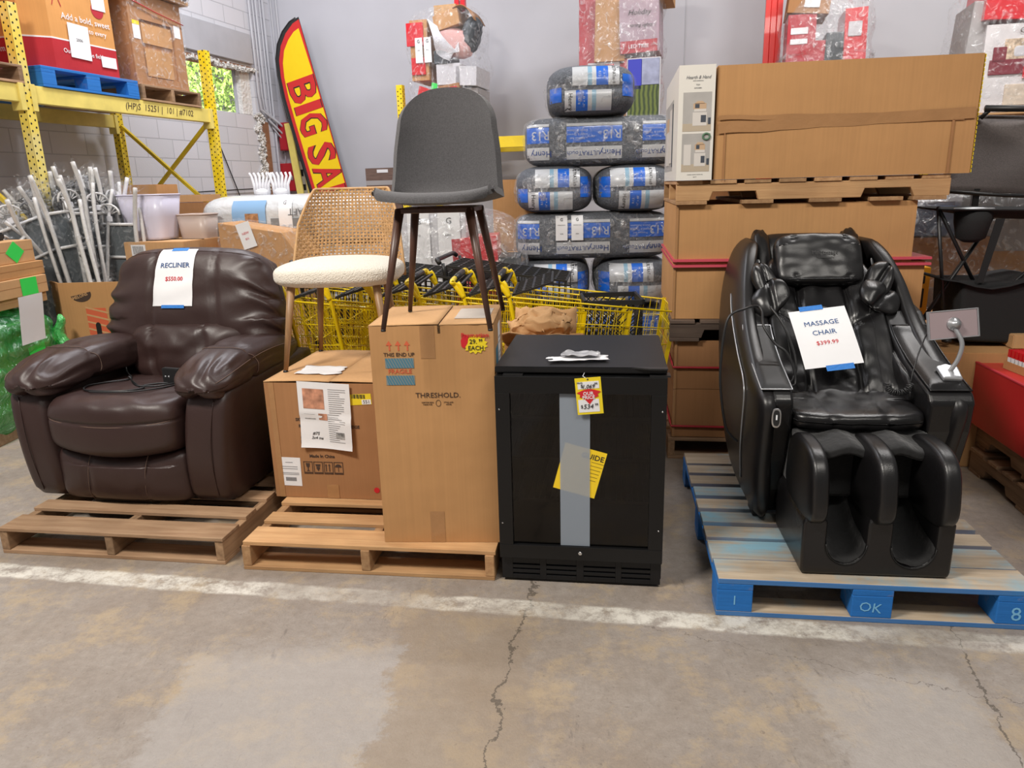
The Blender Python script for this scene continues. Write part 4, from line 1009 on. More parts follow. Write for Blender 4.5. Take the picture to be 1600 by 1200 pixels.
# product sheet hanging from the top edge
ps = thing('product_sheet', 'white printed product sheet hanging on the Made In China carton', 'sheet', (-1.081, 3.085, .122), TP)
def curl(x, z): return (.015*(.5-z/.36)*0+.02*(-z/.36)*.6, -.012-.02*abs(min(0, z+.02))*.9-.008*math.sin(x*18+z*8)*(z < 0)-(.02*((-z-.12)/.06)**2 if z < -.12 else 0), 0)
def place(v): return Vector((v.x+.295, v.y, v.z+.39))
s_ = sheet(.235, .30, 12, 16, curl).xf(Matrix.Translation((.272, 0, .39)) @ Matrix.Rotation(.05, 4, 'Y')); s_.build('paper', 'paper', ps)
def onps(v):
    x, z = v.x, v.z; d = curl(x, z); q = Vector((x+d[0], d[1]+v.y-.0012, z+d[2])); return Matrix.Translation((.272, 0, .39)) @ Matrix.Rotation(.05, 4, 'Y') @ q
def psq(x0, x1, z0, z1, m, nm='printed_picture'):
    n = 4; MB().grid([[onps(Vector((x0+(x1-x0)*j/n, 0, z0+(z1-z0)*i/n))) for j in range(n+1)] for i in range(n+1)]).build(nm, m, ps)
M['pic_warm'] = mat('warm_printed_picture', (.50, .24, .15), .6, var=.5, vscale=30)
M['pic_grey'] = mat('grey_printed_picture', (.3, .3, .3), .6, var=.7, vscale=60)
psq(-.095, .0, .03, .12, 'pic_warm'); psq(-.095, -.045, -.02, .005, 'pic_grey'); psq(-.03, .01, -.02, .01, 'pic_warm')
psq(.045, .085, -.1, -.07, 'pic_grey')
rn = random.Random(2); G = MB()
for k in range(26):
    z = .12-k*.0095
    if k < 12: x0, x1 = .02, .02+rn.uniform(.05, .08)
    else: x0, x1 = .012, .012+rn.uniform(.03, .08)
    G.grid([[onps(Vector((x, 0, zz))) for x in (x0, x1)] for zz in (z, z+.002)])
G.build('printed_lines', 'ink_grey', ps)
words('handwriting', ps, 'ink_black', [('#75', -.05, 0, -.085, .02, {'fn': onps, 'shear': .3}), ('3x4 ma', -.045, 0, -.105, .018, {'fn': onps, 'shear': .3})])
# crumpled bag papers on the carton top
def crumpled(name, label, cat, loc, rz, w_, d_, m='paper', seed=0, amp=.012, n=12):
    G = [[(w_*(j/n-.5)+.12*w_*nz((i*.3, j*.3, 1), 1, seed), d_*(i/n-.5)+.12*d_*nz((i*.3, j*.3, 5), 1, seed), .006+amp+amp*nz((i*.35, j*.35, 2), 1.3, seed)*1.2) for j in range(n+1)] for i in range(n+1)]
    o = MB().grid(G).build(name, m, None, solid=.0006); o.location = loc; o.rotation_euler = (0, 0, rz)
    return top(o, label, cat)
c0 = Vector((-1.081, 3.085, .122))
crumpled('paper_slip', 'folded white paper slip on the carton beside the rattan chair leg', 'paper', c0+PF(.20, .17, H1+.006), TP, .2, .15, seed=1, amp=.003)
# --- tall carton
T = thing('carton', 'tall tan THIS END UP carton under the grey upholstered chair', 'carton', (-.513, 2.61, .122), TP+.085)
W2, D2, H2 = .452, .42, .856
card_box(T, W2, D2, H2, M['card'], bulge=0)
flap(T, 0, W2*.56, .0, D2, H2+.002, (0, .0), 'card_light', bend=lambda u, v: .003*u)
flap(T, W2*.56+.004, W2, .0, D2, H2+.002, (.002, 0), 'card_light', seed=4)
MB().box(W2*.56-.003, W2*.56+.007, 0, D2, H2-.03, H2+.0005).build('flap_gap', 'dark', T)
MB().box(.30, .43, .1, .32, H2+.006, H2+.0075).build('clear_label_pouch', mat('label_pouch', (.62, .56, .5), .25, var=.1), T)
for (a, b_, c_, d_) in ((.185, .238, .735, H2), (.185, .24, .0, .13)): patch(rect(a, b_, c_, d_, .0), -.0005).build('tape', 'tape', T)
mb = MB()
for k in range(3):
    x = .07+k*.033; q = patch([(x-.0008, .765), (x+.004, .765), (x+.004, .785), (x+.011, .785), (x, .802), (x-.011, .785), (x-.0008, .785)], -.0008); mb.add(q.v, q.f)
mb.build('printed_arrows', 'ink_orange', T)
words('printed_lettering', T, 'ink_brown', [('THIS END UP', .105, -.0012, .75, .0195, {'bold': .0003}), ('THRESHOLD.', .24, -.0012, .595, .027, {'sx': 1.05}), ('CARTON BOX', .2, -.0012, .568, .007), ('MADE FOR', .2, -.0012, .560, .007), ('STYLE AND', .278, -.0012, .568, .007), ('HOME', .278, -.0012, .560, .007)])
words('fragile_lettering', T, 'ink_orange', [('FRAGILE', .105, -.0012, .687, .0235, {'bold': .0005})])
mb = MB()
for z0, z1 in ((.70, .737), (.636, .672)):
    for k in range(-1, 11):
        x0 = .053+k*.01035
        pts = [(x0, z0), (x0+.0058, z0), (x0+.0058-.018, z1), (x0-.018, z1)]
        pts = [(min(max(x+.0, .053), .157), z) for x, z in [(p[0]+.018, p[1]) for p in pts]]
        if abs(pts[0][0]-pts[1][0])+abs(pts[2][0]-pts[3][0]) > .001: q = patch(pts, -.0012); mb.add(q.v, q.f)
mb.build('printed_stripes', 'ink_teal', T)
mb = MB()
for z0, z1 in ((.70, .737), (.636, .672)): q = patch(rect(.052, .158, z0, z1), -.0007); mb.add(q.v, q.f)
mb.build('stripe_ground', mat('grey_blue_print', (.2, .24, .24), .8), T)
mb = MB(); mb.tube([(.24+.009*math.cos(a*PI/8), -.0008, .565+.012*math.sin(a*PI/8)) for a in range(16)], .0009, 4, closed=True); mb.build('crest', 'ink_brown', T)
# promotion burst sticker
st = [( .385+(.046 if k % 2 else .037)*math.cos(k*PI/14), .785+(.036 if k % 2 else .028)*math.sin(k*PI/14)) for k in range(28)]
patch(st, -.0008, .0012).build('burst_sticker', 'yellow', T)
patch([(.333, .80), (.345, .822), (.362, .815), (.358, .79), (.345, .77), (.335, .778)], -.0008, .0015).build('sticker_tab', 'print_bright_red', T)
words('sticker_promotion', T, 'print_bright_red', [('Promotion', .385, -.0030, .818, .023, {'bold': .0008})])
words('sticker_price', T, 'ink_black', [('29.', .378, -.0030, .795, .023, {'bold': .0005}), ('99', .405, -.0030, .799, .014, {'bold': .0005}), ('EACH', .387, -.0030, .771, .022, {'bold': .0004})])
# label on its right side
q = MB().prism(rect(.2, .3, .62, .82), W2+.0006, W2+.0012, 'yz').build('side_label', 'paper', T)
mb = MB()
for z in (.66, .68, .7, .74, .76): mb.prism(rect(.22, .28, z, z+.006), W2+.0014, W2+.0018, 'yz')
mb.build('label_lines', 'ink_grey', T)
MB().prism(rect(.08, .18, .55, .75), W2+.0006, W2+.001, 'yz').build('side_print', 'ink_teal', T)

# --- rattan chair
M['oak'] = wood('light_oak', (.40, .22, .10), (.30, .15, .06), 'y', rough=.45)
M['oak'] = mat('light_oak_stain', (.33, .19, .09), .45, var=.2, vscale=8, stretch=(8, 8, 1))
M['rattan'] = mat('natural_rattan', (.52, .31, .14), .55, var=.18, vscale=30)
M['boucle'] = mat('cream_boucle', (.80, .74, .64), .95, bump=1.0, bscale=170, bdist=.006, detail=2, sheen=.4)
rt = thing('rattan_chair', 'cream boucle seat chair with woven rattan back on the low carton', 'chair', (-.775, 3.45, .122+H1+.004), TP+.10)
def fs(u): return (u.x*.012*(1-u.y), 0, (.012*math.cos(u.x*PI/2)*math.cos(u.y*PI/2) if u.z > 0 else .0))
blob('seat_cushion', (0, -.01, .428), (.268, .24, .058), 'boucle', rt, k=(4.2, 3.8, 3.0), n=24, fn=fs)
for x, y in ((-.205, -.19), (.205, -.19), (-.17, .17), (.17, .17)):
    sxg = 1 if x > 0 else -1; syg = 1 if y > 0 else -1
    lg = MB(); lg.tube([(x*.92, y*.92, .41), (x+sxg*.035, y+syg*.035, .012)], [.019, .0105], 14); L_ = lg.build('leg', 'oak', rt)
    MB().lathe([(.011, 0), (.012, .004), (.009, .013)], 12, (x+sxg*.036, y+syg*.036, 0)).build('foot_glide', 'black_metal', L_)
MB().box(-.19, .19, -.17, .17, .375, .395, ch=.004).build('seat_frame', 'oak', rt)
# woven back: parametric barrel surface
def back_surf(s, t, off=0):
    """s -1..1 across, t 0..1 up"""
    half = .30-.055*t; wrap = 1.15
    a = s*wrap; r = half
    x = r*math.sin(a)*1.0; y = .0+.27*math.cos(a)-.02+.13*t-.02*t*t
    p = Vector((x, y, .40+.40*t*(1-.0*abs(s))))
    n_ = Vector((math.sin(a), math.cos(a), -.2)).normalized()
    return p+n_*off
def trim_t(s): return 1-.45*max(0, abs(s)-.72)**1.3/.28**1.3*.9
mb = MB(); NU, NV = 34, 25
for i in range(NU+1):
    s = -1+2*i/NU
    for d in (-.0075, .0075):
        pts = []
        tt = trim_t(s); m_ = 40
        for k in range(m_+1):
            t = tt*k/m_; ph = t*NV*PI+(i % 2)*PI
            pts.append(back_surf(s+d, t,   .0032*math.sin(ph)))
        mb.tube(pts, .0031, 4, cap=False)
for j in range(1, NV):
    t = j/NV
    for d in (-.0055, .0055):
        pts = []
        for k in range(NU*3+1):
            s = -1+2*k/(NU*3)
            if t+d > trim_t(s)+.02: 
                if pts and len(pts) > 2: mb.tube(pts, .0031, 4, cap=False)
                pts = []; continue
            pts.append(back_surf(s, t+d, -.0026*math.sin(k/3*PI+(j % 2)*PI+PI/2)))
        if len(pts) > 2: mb.tube(pts, .0031, 4, cap=False)
mb.build('woven_back', 'rattan', rt, recalc=False)
rim = [back_surf(-1, t*trim_t(-1)) for t in [k/8 for k in range(8)]]+[back_surf(s, trim_t(s)) for s in [-1+2*k/60 for k in range(61)]]+[back_surf(1, t*trim_t(1)) for t in [1-k/8 for k in range(1, 9)]]
MB().tube(rim, .0065, 8).build('back_rim', 'rattan', rt)
MB().tube([back_surf(s, 0) for s in [-1+2*k/40 for k in range(41)]], .007, 8).build('lower_rim', 'rattan', rt)

# --- grey upholstered chair
M['grey_fabric'] = mat('charcoal_woven_fabric', (.072, .069, .073), .95, bump=.7, bscale=420, bdist=.003, var=.25, vscale=220, sheen=.3)
M['walnut'] = mat('walnut_grain_metal', (.075, .032, .020), .4, var=.25, vscale=5, stretch=(12, 12, 1.5))
gc = thing('dining_chair', 'charcoal grey upholstered bucket chair on top of the tall carton', 'chair', (-.232, 2.635, .122+H2+.008), TP+.045)
prof = [(-.215, .418), (-.20, .436), (-.12, .440), (-.02, .430), (.08, .424), (.15, .432), (.192, .468), (.213, .53), (.228, .60), (.243, .68)]
halfw = [.170, .190, .205, .212, .212, .205, .198, .193, .188, .176]
VS = .66
def shell(sx_, sv):
    """chair shell point; sv runs from the seat's front lip to the crown"""
    q = 0
    if sv > VS: q = (sv-VS)/(1-VS); sv = VS
    t = sv/VS; n = len(prof)-1; i = min(int(t*n), n-1); f2 = t*n-i
    def cr(a):
        g = lambda k: a[max(0, min(n, k))]
        p0, p1, p2, p3 = g(i-1), g(i), g(i+1), g(i+2)
        return .5*((2*p1)+(-p0+p2)*f2+(2*p0-5*p1+4*p2-p3)*f2**2+(-p0+3*p1-3*p2+p3)*f2**3)
    y, z, hw = cr([p[0] for p in prof]), cr([p[1] for p in prof]), cr(halfw)
    if q: dz = .142*q*max(0, 1-abs(sx_)**2.5)**(1/2.1); z += dz; y += dz*.2
    back = min(1, max(0, (t-.45)/.25)); back = back*back*(3-2*back)
    y2 = y-back*.07*abs(sx_)**2.2*(1-.0*q); z2 = z+(1-back)*.022*abs(sx_)**3
    if t < .2: y2 += .05*abs(sx_)**3
    return Vector((hw*sx_, y2, z2))
NS, NVV = 24, 56
G1 = [[shell(math.sin((-1+2*j/NS)*PI/2), i/NVV) for j in range(NS+1)] for i in range(NVV+1)]
sh = MB().grid(G1).build('seat_shell', 'grey_fabric', gc, recalc=True, weld=True)
md = sh.modifiers.new('solidify', 'SOLIDIFY'); md.thickness = .028; md.offset = 0
md = sh.modifiers.new('bevel', 'BEVEL'); md.width = .008; md.segments = 2; md.limit_method = 'ANGLE'; md.angle_limit = 1.0
md = sh.modifiers.new('subsurf', 'SUBSURF'); md.levels = 1; md.render_levels = 2
edge = [G1[0][j] for j in range(NS+1)]+[G1[i][NS] for i in range(1, NVV+1)]+[G1[NVV][NS-j] for j in range(1, NS+1)]+[G1[NVV-i][0] for i in range(1, NVV)]
fm = MB(); fm.box(-.13, .13, -.135, -.11, .388, .405); fm.box(-.13, .13, .11, .135, .388, .405); fm.box(-.13, -.105, -.13, .13, .388, .405); fm.box(.105, .13, -.13, .13, .388, .405)
fm.build('under_frame', 'walnut', gc, bev=.003)
for sx1 in (-1, 1):
    for sy1 in (-1, 1):
        lg = MB(); lg.tube([(sx1*.118, sy1*.12, .40), (sx1*.184, sy1*(.19 if sy1 < 0 else .215), .006)], [.0165, .0085], 12); l_ = lg.build('leg', 'walnut', gc)
        MB().lathe([(.0085, 0), (.009, .004), (.008, .008)], 12, (sx1*.184, sy1*(.19 if sy1 < 0 else .215), 0)).build('foot_glide', 'black_plastic', l_)
# ================================================================== DRINKS FRIDGE
M['fridge'] = mat('matt_black_enamel', (.0065, .0065, .0075), .45, spec=.4)
M['fridge_door'] = mat('black_door_frame', (.0055, .0055, .006), .38, spec=.4)
fz = thing('drinks_fridge', 'black undercounter drinks fridge with glass door on the concrete floor', 'fridge', (-.062, 2.49, 0), TP)
FW, FD, FH = .598, .585, .842
b_ = MB(); b_.box(.008, FW-.008, .045, FD, .0, .02)
MB().box(0, .02, .045, FD, .02, FH-.022).build('side_wall', 'fridge', fz, bev=.003); MB().box(FW-.02, FW, .045, FD, .02, FH-.022).build('side_wall', 'fridge', fz, bev=.003)
MB().box(.02, FW-.02, FD-.02, FD, .02, FH-.022).build('back_wall', 'fridge', fz)
MB().box(.0, FW, .02, FD, FH-.022, FH, ch=.003).build('top_panel', 'fridge', fz)
MB().box(.02, FW-.02, .06, FD-.02, .10, .125).build('cabinet_floor', 'fridge', fz)
M['liner'] = mat('dark_cabinet_liner', (.045, .042, .040), .5)
MB().box(.02, FW-.02, FD-.06, FD-.05, .125, FH-.03).build('cabinet_liner', 'liner', fz)
for z in (.30, .47, .63):
    s = MB(); s.box(.03, FW-.03, .09, .093+.008, z, z+.008)
    for k in range(26): s.box(.035+k*.0207, .038+k*.0207, .09, FD-.07, z+.002, z+.006)
    s.build('wire_shelf', mat('shelf_wire_%d' % int(z*100), (.12, .11, .1), .35, .6), fz)
# toe grille with louvre slots
g = MB(); y0, y1, z0, z1 = .02, .045, .012, .098
cols = [(.045, .148), (.172, .285), (.312, .43), (.452, .558)]; rows = [(.03, .037), (.050, .057), (.070, .077)]
xs = sorted([.004]+[v for c in cols for v in c]+[FW-.004])
for a, b2 in zip([.004]+[c[1] for c in cols], [c[0] for c in cols]+[FW-.004]): g.box(a, b2, y0, y1, z0, z1)
zz = [z0]+[v for r in rows for v in r]+[z1]
for c in cols:
    for k in range(0, len(zz), 2): g.box(c[0], c[1], y0, y1, zz[k], zz[k+1])
g.build('toe_grille', 'fridge', fz, bev=.001)
MB().box(.01, FW-.01, .06, .065, .012, .1).build('grille_backing', 'dark', fz)
lv = MB()
for c in cols:
    for r in rows: lv.box(c[0], c[1], .03, .046, r[0]-.001, r[0]+.0012)
lv.build('louvre', mat('louvre_grey', (.05, .05, .055), .4), fz)
# door frame (four rails) standing proud, glass behind, lock and screws
dz0, dz1 = .108, .812
d = MB()
for (a, c, e, h_) in ((0, FW, dz0, dz0+.055), (0, FW, dz1-.062, dz1), (0, .052, dz0+.055, dz1-.062), (FW-.052, FW, dz0+.055, dz1-.062)): d.box(a, c, 0, .042, e, h_)
door = d.build('door', 'fridge_door', fz, bev=.0015)
M['dark_glass'] = film('tinted_door_glass', (.16, .15, .145), body=.02, gloss=.0, milky=(.06, .06, .06))
N, L = M['dark_glass'].node_tree.nodes, M['dark_glass'].node_tree.links
# clear glossy pane: replace the crinkle by smooth reflection
M['dark_glass'] = mm = bpy.data.materials.new('tinted_door_pane'); mm.use_nodes = True; nt = mm.node_tree; nt.nodes.clear()
o_ = nt.nodes.new('ShaderNodeOutputMaterial'); tr_ = nt.nodes.new('ShaderNodeBsdfTransparent'); tr_.inputs[0].default_value = (.42, .40, .39, 1)
gl_ = nt.nodes.new('ShaderNodeBsdfGlossy'); gl_.inputs['Roughness'].default_value = .06; fr_ = nt.nodes.new('ShaderNodeFresnel'); fr_.inputs[0].default_value = 1.5
mx_ = nt.nodes.new('ShaderNodeMixShader'); nt.links.new(fr_.outputs[0], mx_.inputs[0]); nt.links.new(tr_.outputs[0], mx_.inputs[1]); nt.links.new(gl_.outputs[0], mx_.inputs[2]); nt.links.new(mx_.outputs[0], o_.inputs[0])
MB().box(.05, FW-.05, .014, .018, dz0+.05, dz1-.058).build('door_glass', 'dark_glass', door)
MB().lathe([(.007, 0), (.007, .003), (.004, .0035)], 16, (.30, 0, dz0+.03), 'y').build('door_lock', 'chrome', door)
for x, z in ((.014, .69), (.014, .25), (FW-.014, .69), (FW-.016, .24)):
    MB().lathe([(.0035, 0), (.0025, .0018)], 10, (x, -.0002, z), 'y').build('screw', 'chrome', door)
for x in (.03, FW-.06): MB().box(x, x+.07, .005, .05, dz1, FH-.024).build('hinge', 'black_metal', fz)
MB().prism([(FW-.12, .022), (FW, .03), (FW, .0), (FW-.06, .0)], FH-.004, FH+.001, 'xy').build('top_hinge_cap', 'black_plastic', fz)
# protective strip of film down the glass
M['strip'] = mm = bpy.data.materials.new('pale_protective_film'); mm.use_nodes = True; nt = mm.node_tree; nt.nodes.clear()
o_ = nt.nodes.new('ShaderNodeOutputMaterial'); tr_ = nt.nodes.new('ShaderNodeBsdfTransparent'); df_ = nt.nodes.new('ShaderNodeBsdfPrincipled'); df_.inputs['Base Color'].default_value = (.42, .48, .56, 1); df_.inputs['Roughness'].default_value = .5
mx_ = nt.nodes.new('ShaderNodeMixShader'); mx_.inputs[0].default_value = .48; nt.links.new(tr_.outputs[0], mx_.inputs[1]); nt.links.new(df_.outputs[0], mx_.inputs[2]); nt.links.new(mx_.outputs[0], o_.inputs[0])
MB().box(.228, .335, .0095, .0105, dz0+.056, dz1-.063).build('protective_film', 'strip', fz)
# energy guide, tilted, behind the film against the glass
eg = thing('energy_guide', 'yellow GUIDE energy label tilted behind the fridge door glass', 'label', PF(0, 0)+Vector((-.062, 2.49, 0)), TP)
ca = -.26
MB().prism(rect(.222, .376, .37, .55, ca), .0128, .0132, 'xz').build('label_sheet', mat('energy_label_yellow', (.95, .66, .02), .6), eg)
words('guide_lettering', eg, 'ink_black', [('GUIDE', .345, .0124, .512, .028, {'rot': ca, 'bold': .0008})])
mb = MB()
for k in range(6): q = MB().prism(rect(.34-k*.004, .385-k*.006, .488-k*.013, .489-k*.013, ca), .0121, .0127, 'xz'); mb.add(q.v, q.f)
mb.build('printed_lines', 'ink_black', eg)
# price tag hanging at the door top
tg = thing('price_tag', 'yellow OUR PRICE tag hanging on the fridge door', 'price tag', PF(0, 0)+Vector((-.062, 2.49, 0)), TP)
a = .09; cx, cz = .332, .745
MB().prism(rect(cx-.045, cx+.045, cz-.066, cz+.066, a), -.0035, -.0028, 'xz').build('tag_card', 'yellow', tg)
MB().prism(rect(cx-.036, cx+.036, cz-.058, cz-.012, a), -.0042, -.0036, 'xz').build('tag_field', 'paper', tg)
MB().prism(rect(cx-.040, cx+.034, cz+.026, cz+.052, a), -.0042, -.0036, 'xz').build('tag_field', 'paper', tg)
ar = [(-.042, .014), (-.02, .022), (.0, .026), (.02, .022), (.042, .014), (.03, .006), (.033, -.002), (.018, -.008), (0, -.03), (-.018, -.008), (-.033, -.002), (-.03, .006)]
ca_, sa_ = math.cos(a), math.sin(a)
MB().prism([(cx+ca_*x-sa_*z, cz+sa_*x+ca_*z) for x, z in ar], -.005, -.0044, 'xz').build('red_arrow', 'print_bright_red', tg)
def at_(x, z): return (cx+ca_*x-sa_*z, cz+sa_*x+ca_*z)
def tw(s, x, z, sz, **k): X_, Z_ = at_(x, z); return (s, X_, -.0056, Z_, sz, dict(rot=a, **k))
words('arrow_lettering', tg, 'ink_white', [tw('OUR', -.002, .009, .017, bold=.0006), tw('PRICE', -.002, -.005, .017, bold=.0006)])
words('handwritten_price', tg, 'ink_black', [tw('$', -.022, .037, .016), tw('1,069', -.001, .034, .02, shear=.3), tw('99', .027, .043, .011), tw('$', -.028, -.037, .016), tw('534', -.006, -.038, .023, shear=.2), tw('99', .023, -.032, .012), tw('PRICE', -.029, .049, .0075)])
MB().prism([(at_(0, .06)[0]+.003*math.cos(k*PI/5), at_(0, .06)[1]+.003*math.sin(k*PI/5)) for k in range(10)], -.0045, -.0036, 'xz').build('tag_hole', 'dark', tg)
MB().tube([(at_(0, .06)[0], -.004, at_(0, .06)[1]), (.31, .0, .815), (.315, .02, .822)], .0012, 5).build('string', 'ink_white', tg)
# crumpled bags of papers on top
bz = Vector((-.062, 2.49, FH))
M['clear_bag'] = mat('grey_manual_bag', (.38, .38, .4), .3, var=.3, vscale=25, coat=.4)
crumpled('manual_sheet', 'white folded manual sheets lying on top of the fridge', 'paper', bz+PF(.29, .115, .0), TP+.15, .21, .07, seed=4, amp=.0035)
crumpled('manual_bag', 'grey plastic manual bag lying on the sheets on top of the fridge', 'bag', bz+PF(.295, .14, .008), TP-.1, .13, .075, m='clear_bag', seed=7, amp=.008)
# ================================================================== MASSAGE CHAIR
M['pu'] = leather('black_synthetic_leather', (.0065, .006, .0065), .31, wr=.12, wscale=8, wdist=.010)
M['pu_smooth'] = leather('smooth_black_synthetic_leather', (.0065, .006, .0065), .34, wr=.03, wscale=4, wdist=.010)
M['pu_shell'] = mat('satin_dark_shell', (.010, .009, .0095), .36, bump=.04, bscale=200, spec=.5)
M['pu_flat'] = mat('matt_black_armrest_skin', (.010, .010, .0105), .5, bump=.15, bscale=500, bdist=.002)
M['foot_cloth'] = mat('black_foot_cloth', (.006, .006, .0065), .8, bump=.5, bscale=14, bdist=.03, sheen=.2)
mc = thing('massage_chair', 'black leather massage chair standing on the blue pallet', 'massage chair', (1.213, 2.225, .145), TP+.02)
mc.scale = (.88, 1.18, 1)
def cat(a, t):
    n = len(a)-1; i = min(int(t*n), n-1); q = t*n-i; g = lambda k: Vector(a[max(0, min(n, k))])
    p0, p1, p2, p3 = g(i-1), g(i), g(i+1), g(i+2)
    return .5*((2*p1)+(-p0+p2)*q+(2*p0-5*p1+4*p2-p3)*q*q+(-p0+3*p1-3*p2+p3)*q**3)
def loft(name, secs, m, parent, nseg=44, nr=36, k=3.2, sg=1, sub=0, fn=None):
    """secs: (z, x_centre, half_thickness, y_front, y_back) lofted upward"""
    A = [(s[0], s[1], s[2]) for s in secs]; B_ = [(s[3], s[4], 0) for s in secs]; rows = []
    ts = [i/nseg for i in range(nseg+1)]
    for i, t in enumerate(ts):
        a, b_ = cat(A, t), cat(B_, t); row = []
        e = min(i, nseg-i); sh = [.25, .72, .92][e] if e < 3 else 1
        for q in range(nr):
            an = 2*PI*q/nr; c_, s_ = math.cos(an), math.sin(an)
            ux = math.copysign(abs(c_)**(2/k), c_); uy = math.copysign(abs(s_)**(2/k), s_)
            yc, yh = (b_[0]+b_[1])/2, (b_[1]-b_[0])/2
            p = Vector((sg*(a[1]+a[2]*ux*sh), yc+yh*uy*(1-(1-sh)*.12), a[0]))
            if fn: p += Vector(fn(p, ux, uy, t))
            row.append(p)
        rows.append(row)
    mb = MB(); mb.grid(rows, True, closed_u=True); n = len(rows)
    mb.f.append(tuple(range(nr))); mb.sm.append(True); mb.f.append(tuple((n-1)*nr+q for q in range(nr))[::-1]); mb.sm.append(True)
    return mb.build(name, m, parent, sub=sub)
SH = [(.02, .335, .045, .315, .70), (.12, .345, .055, .285, .86), (.25, .352, .06, .275, .98), (.38, .357, .062, .245, 1.05), (.50, .36, .062, .225, 1.09),
      (.56, .36, .060, .27, 1.11), (.62, .36, .056, .40, 1.13), (.70, .358, .050, .55, 1.15), (.78, .353, .046, .66, 1.16), (.88, .338, .044, .75, 1.16), (.97, .31, .043, .84, 1.15), (1.04, .275, .04, .93, 1.12)]
for sg in (-1, 1):
    s = loft('side_shell', SH if sg < 0 else [(z, x+.022, h_, a, b_) for z, x, h_, a, b_ in SH], 'pu_shell', mc, sg=sg)
    # inset armrest skin panel, framed by silver piping, on the shell's sloping top and inner side
    pan = [(.275, .545), (.33, .60), (.45, .66), (.58, .735), (.68, .80), (.71, .74), (.66, .66), (.56, .585), (.44, .53), (.34, .51)]
    n = len(pan)
    def ring(ins):
        c_ = Vector((sum(p[0] for p in pan)/n, sum(p[1] for p in pan)/n)); out = []
        for k in range(48):
            i = int(k*n/48); q = k*n/48-i
            a_ = Vector(pan[i]).lerp(Vector(pan[(i+1) % n]), q); out.append(c_+(a_-c_)*ins)
        return out
    # silver line down the outer face
    MB().tube([(sg*(cat([(z, x, h_) for z, x, h_, a, b_ in SH], t)[1]+cat([(z, x, h_) for z, x, h_, a, b_ in SH], t)[2]+.0015)*1.0, cat([(a, b_, 0) for z, x, h_, a, b_ in SH], t)[0]+.17, cat([(z, x, h_) for z, x, h_, a, b_ in SH], t)[0]) for t in [k/40*.66+.1 for k in range(41)]], .0035, 6).build('silver_trim', 'silver', mc)
# arm rests between shell and seat
def armfn(p, ux, uy, t): return (0, 0, 0)
for sg in (-1, 1):
    wd = .0 if sg < 0 else .018
    pts_top = [(.245, .545), (.30, .565), (.45, .60), (.58, .66), (.70, .72)]
    x0, x1 = .262, .345+wd*5.2
    mb = MB(); n = 16
    out = [(.385, .03), (.33, .14), (.28, .28), (.245, .42), (.238, .53), (.262, .562), (.36, .59), (.46, .625), (.58, .69), (.68, .77), (.80, .80), (.80, .3), (.7, .03)]
    mb.prism(out, sg*x0, sg*x1, 'yz')
    mb.build('arm_rest', 'pu', mc, bev=.014, segs=4)
    pad = [(.265, .572), (.36, .602), (.46, .637), (.57, .69), (.62, .73)]
    mb = MB(); G = []
    xa, xb = (x0+.012, x1-.006) if sg > 0 else (x0+.002, x1+.045)
    for i in range(21):
        t = i/20; c_ = cat([(a, b_, 0) for a, b_ in pad], t); row = []
        for j in range(9):
            u = j/8; e = min(u, 1-u, t*1.2, (1-t)*1.2); lift = .016*min(1, e*6)**.5
            row.append(Vector((sg*(xa+(xb-xa)*u), c_.x, c_.y-.008+lift)))
        G.append(row)
    mb.grid(G); mb.build('arm_cushion', 'pu_flat' if sg < 0 else 'pu', mc)
    MB().tube([G[0][j] for j in range(9)]+[G[i][8] for i in range(1, 21)]+[G[20][8-j] for j in range(1, 9)]+[G[20-i][0] for i in range(1, 20)], .003, 6, closed=True).xf(Matrix.Translation((0, 0, .004))).build('silver_trim' if sg < 0 else 'piping', 'silver' if sg < 0 else 'pu', mc)
# inner side wall cushions (puffed leather beside the hips)
for sg in (-1, 1):
    blob('side_bolster', (sg*.258, .56, .56), (.025, .20, .08), 'pu', mc, k=3, n=14, rot=None, fn=lambda u: (0, .01*nz(u, 2, sg), u.y*.06+.01*nz(u, 2.5, 5)))
# power button on the left arm front
def oval(cx, cz, a, b_, y0, y1, n=32):
    pts = []
    for k in range(n):
        an = 2*PI*k/n; c_, s_ = math.cos(an), math.sin(an); pts.append((cx+a*math.copysign(abs(c_)**.7, c_), cz+b_*math.copysign(abs(s_)**.7, s_)))
    return MB().prism(pts, y0, y1, 'xz')
bt = oval(0, 0, .019, .036, 0, -.006).xf(mx_of((-.335, .222, .475), (math.radians(-4), 0, -.12))).build('power_button', 'chrome', mc, bev=.002)
oval(0, 0, .013, .029, -.006, -.0075).xf(mx_of((-.335, .222, .475), (math.radians(-4), 0, -.12))).build('button_face', 'black_plastic', bt)
MB().box(-.003, .003, -.009, -.0075, -.006, .012).xf(mx_of((-.335, .222, .475), (math.radians(-4), 0, -.12))).build('power_symbol', 'ink_white', bt)
# seat
def f(u):
    p = Vector((0, 0, .004*nz((u.x*2, u.y*2, 0), 1.6, 2)))
    if u.y < 0: p.y += .02*u.x*u.x
    p.y += .008*math.exp(-((abs(u.x)-.40)/.03)**2)*(u.y < 0)
    if u.z > 0: p.z += .01*u.y-.008*math.exp(-((abs(u.x)-.40)/.03)**2)
    return p
blob('seat_cushion', (0, .36, .462), (.266, .15, .040), 'pu', mc, k=(12, 6, 4), n=24, fn=f)
# seat lower apron
blob('seat_apron', (0, .42, .395), (.262, .12, .03), 'pu', mc, k=6, n=10)
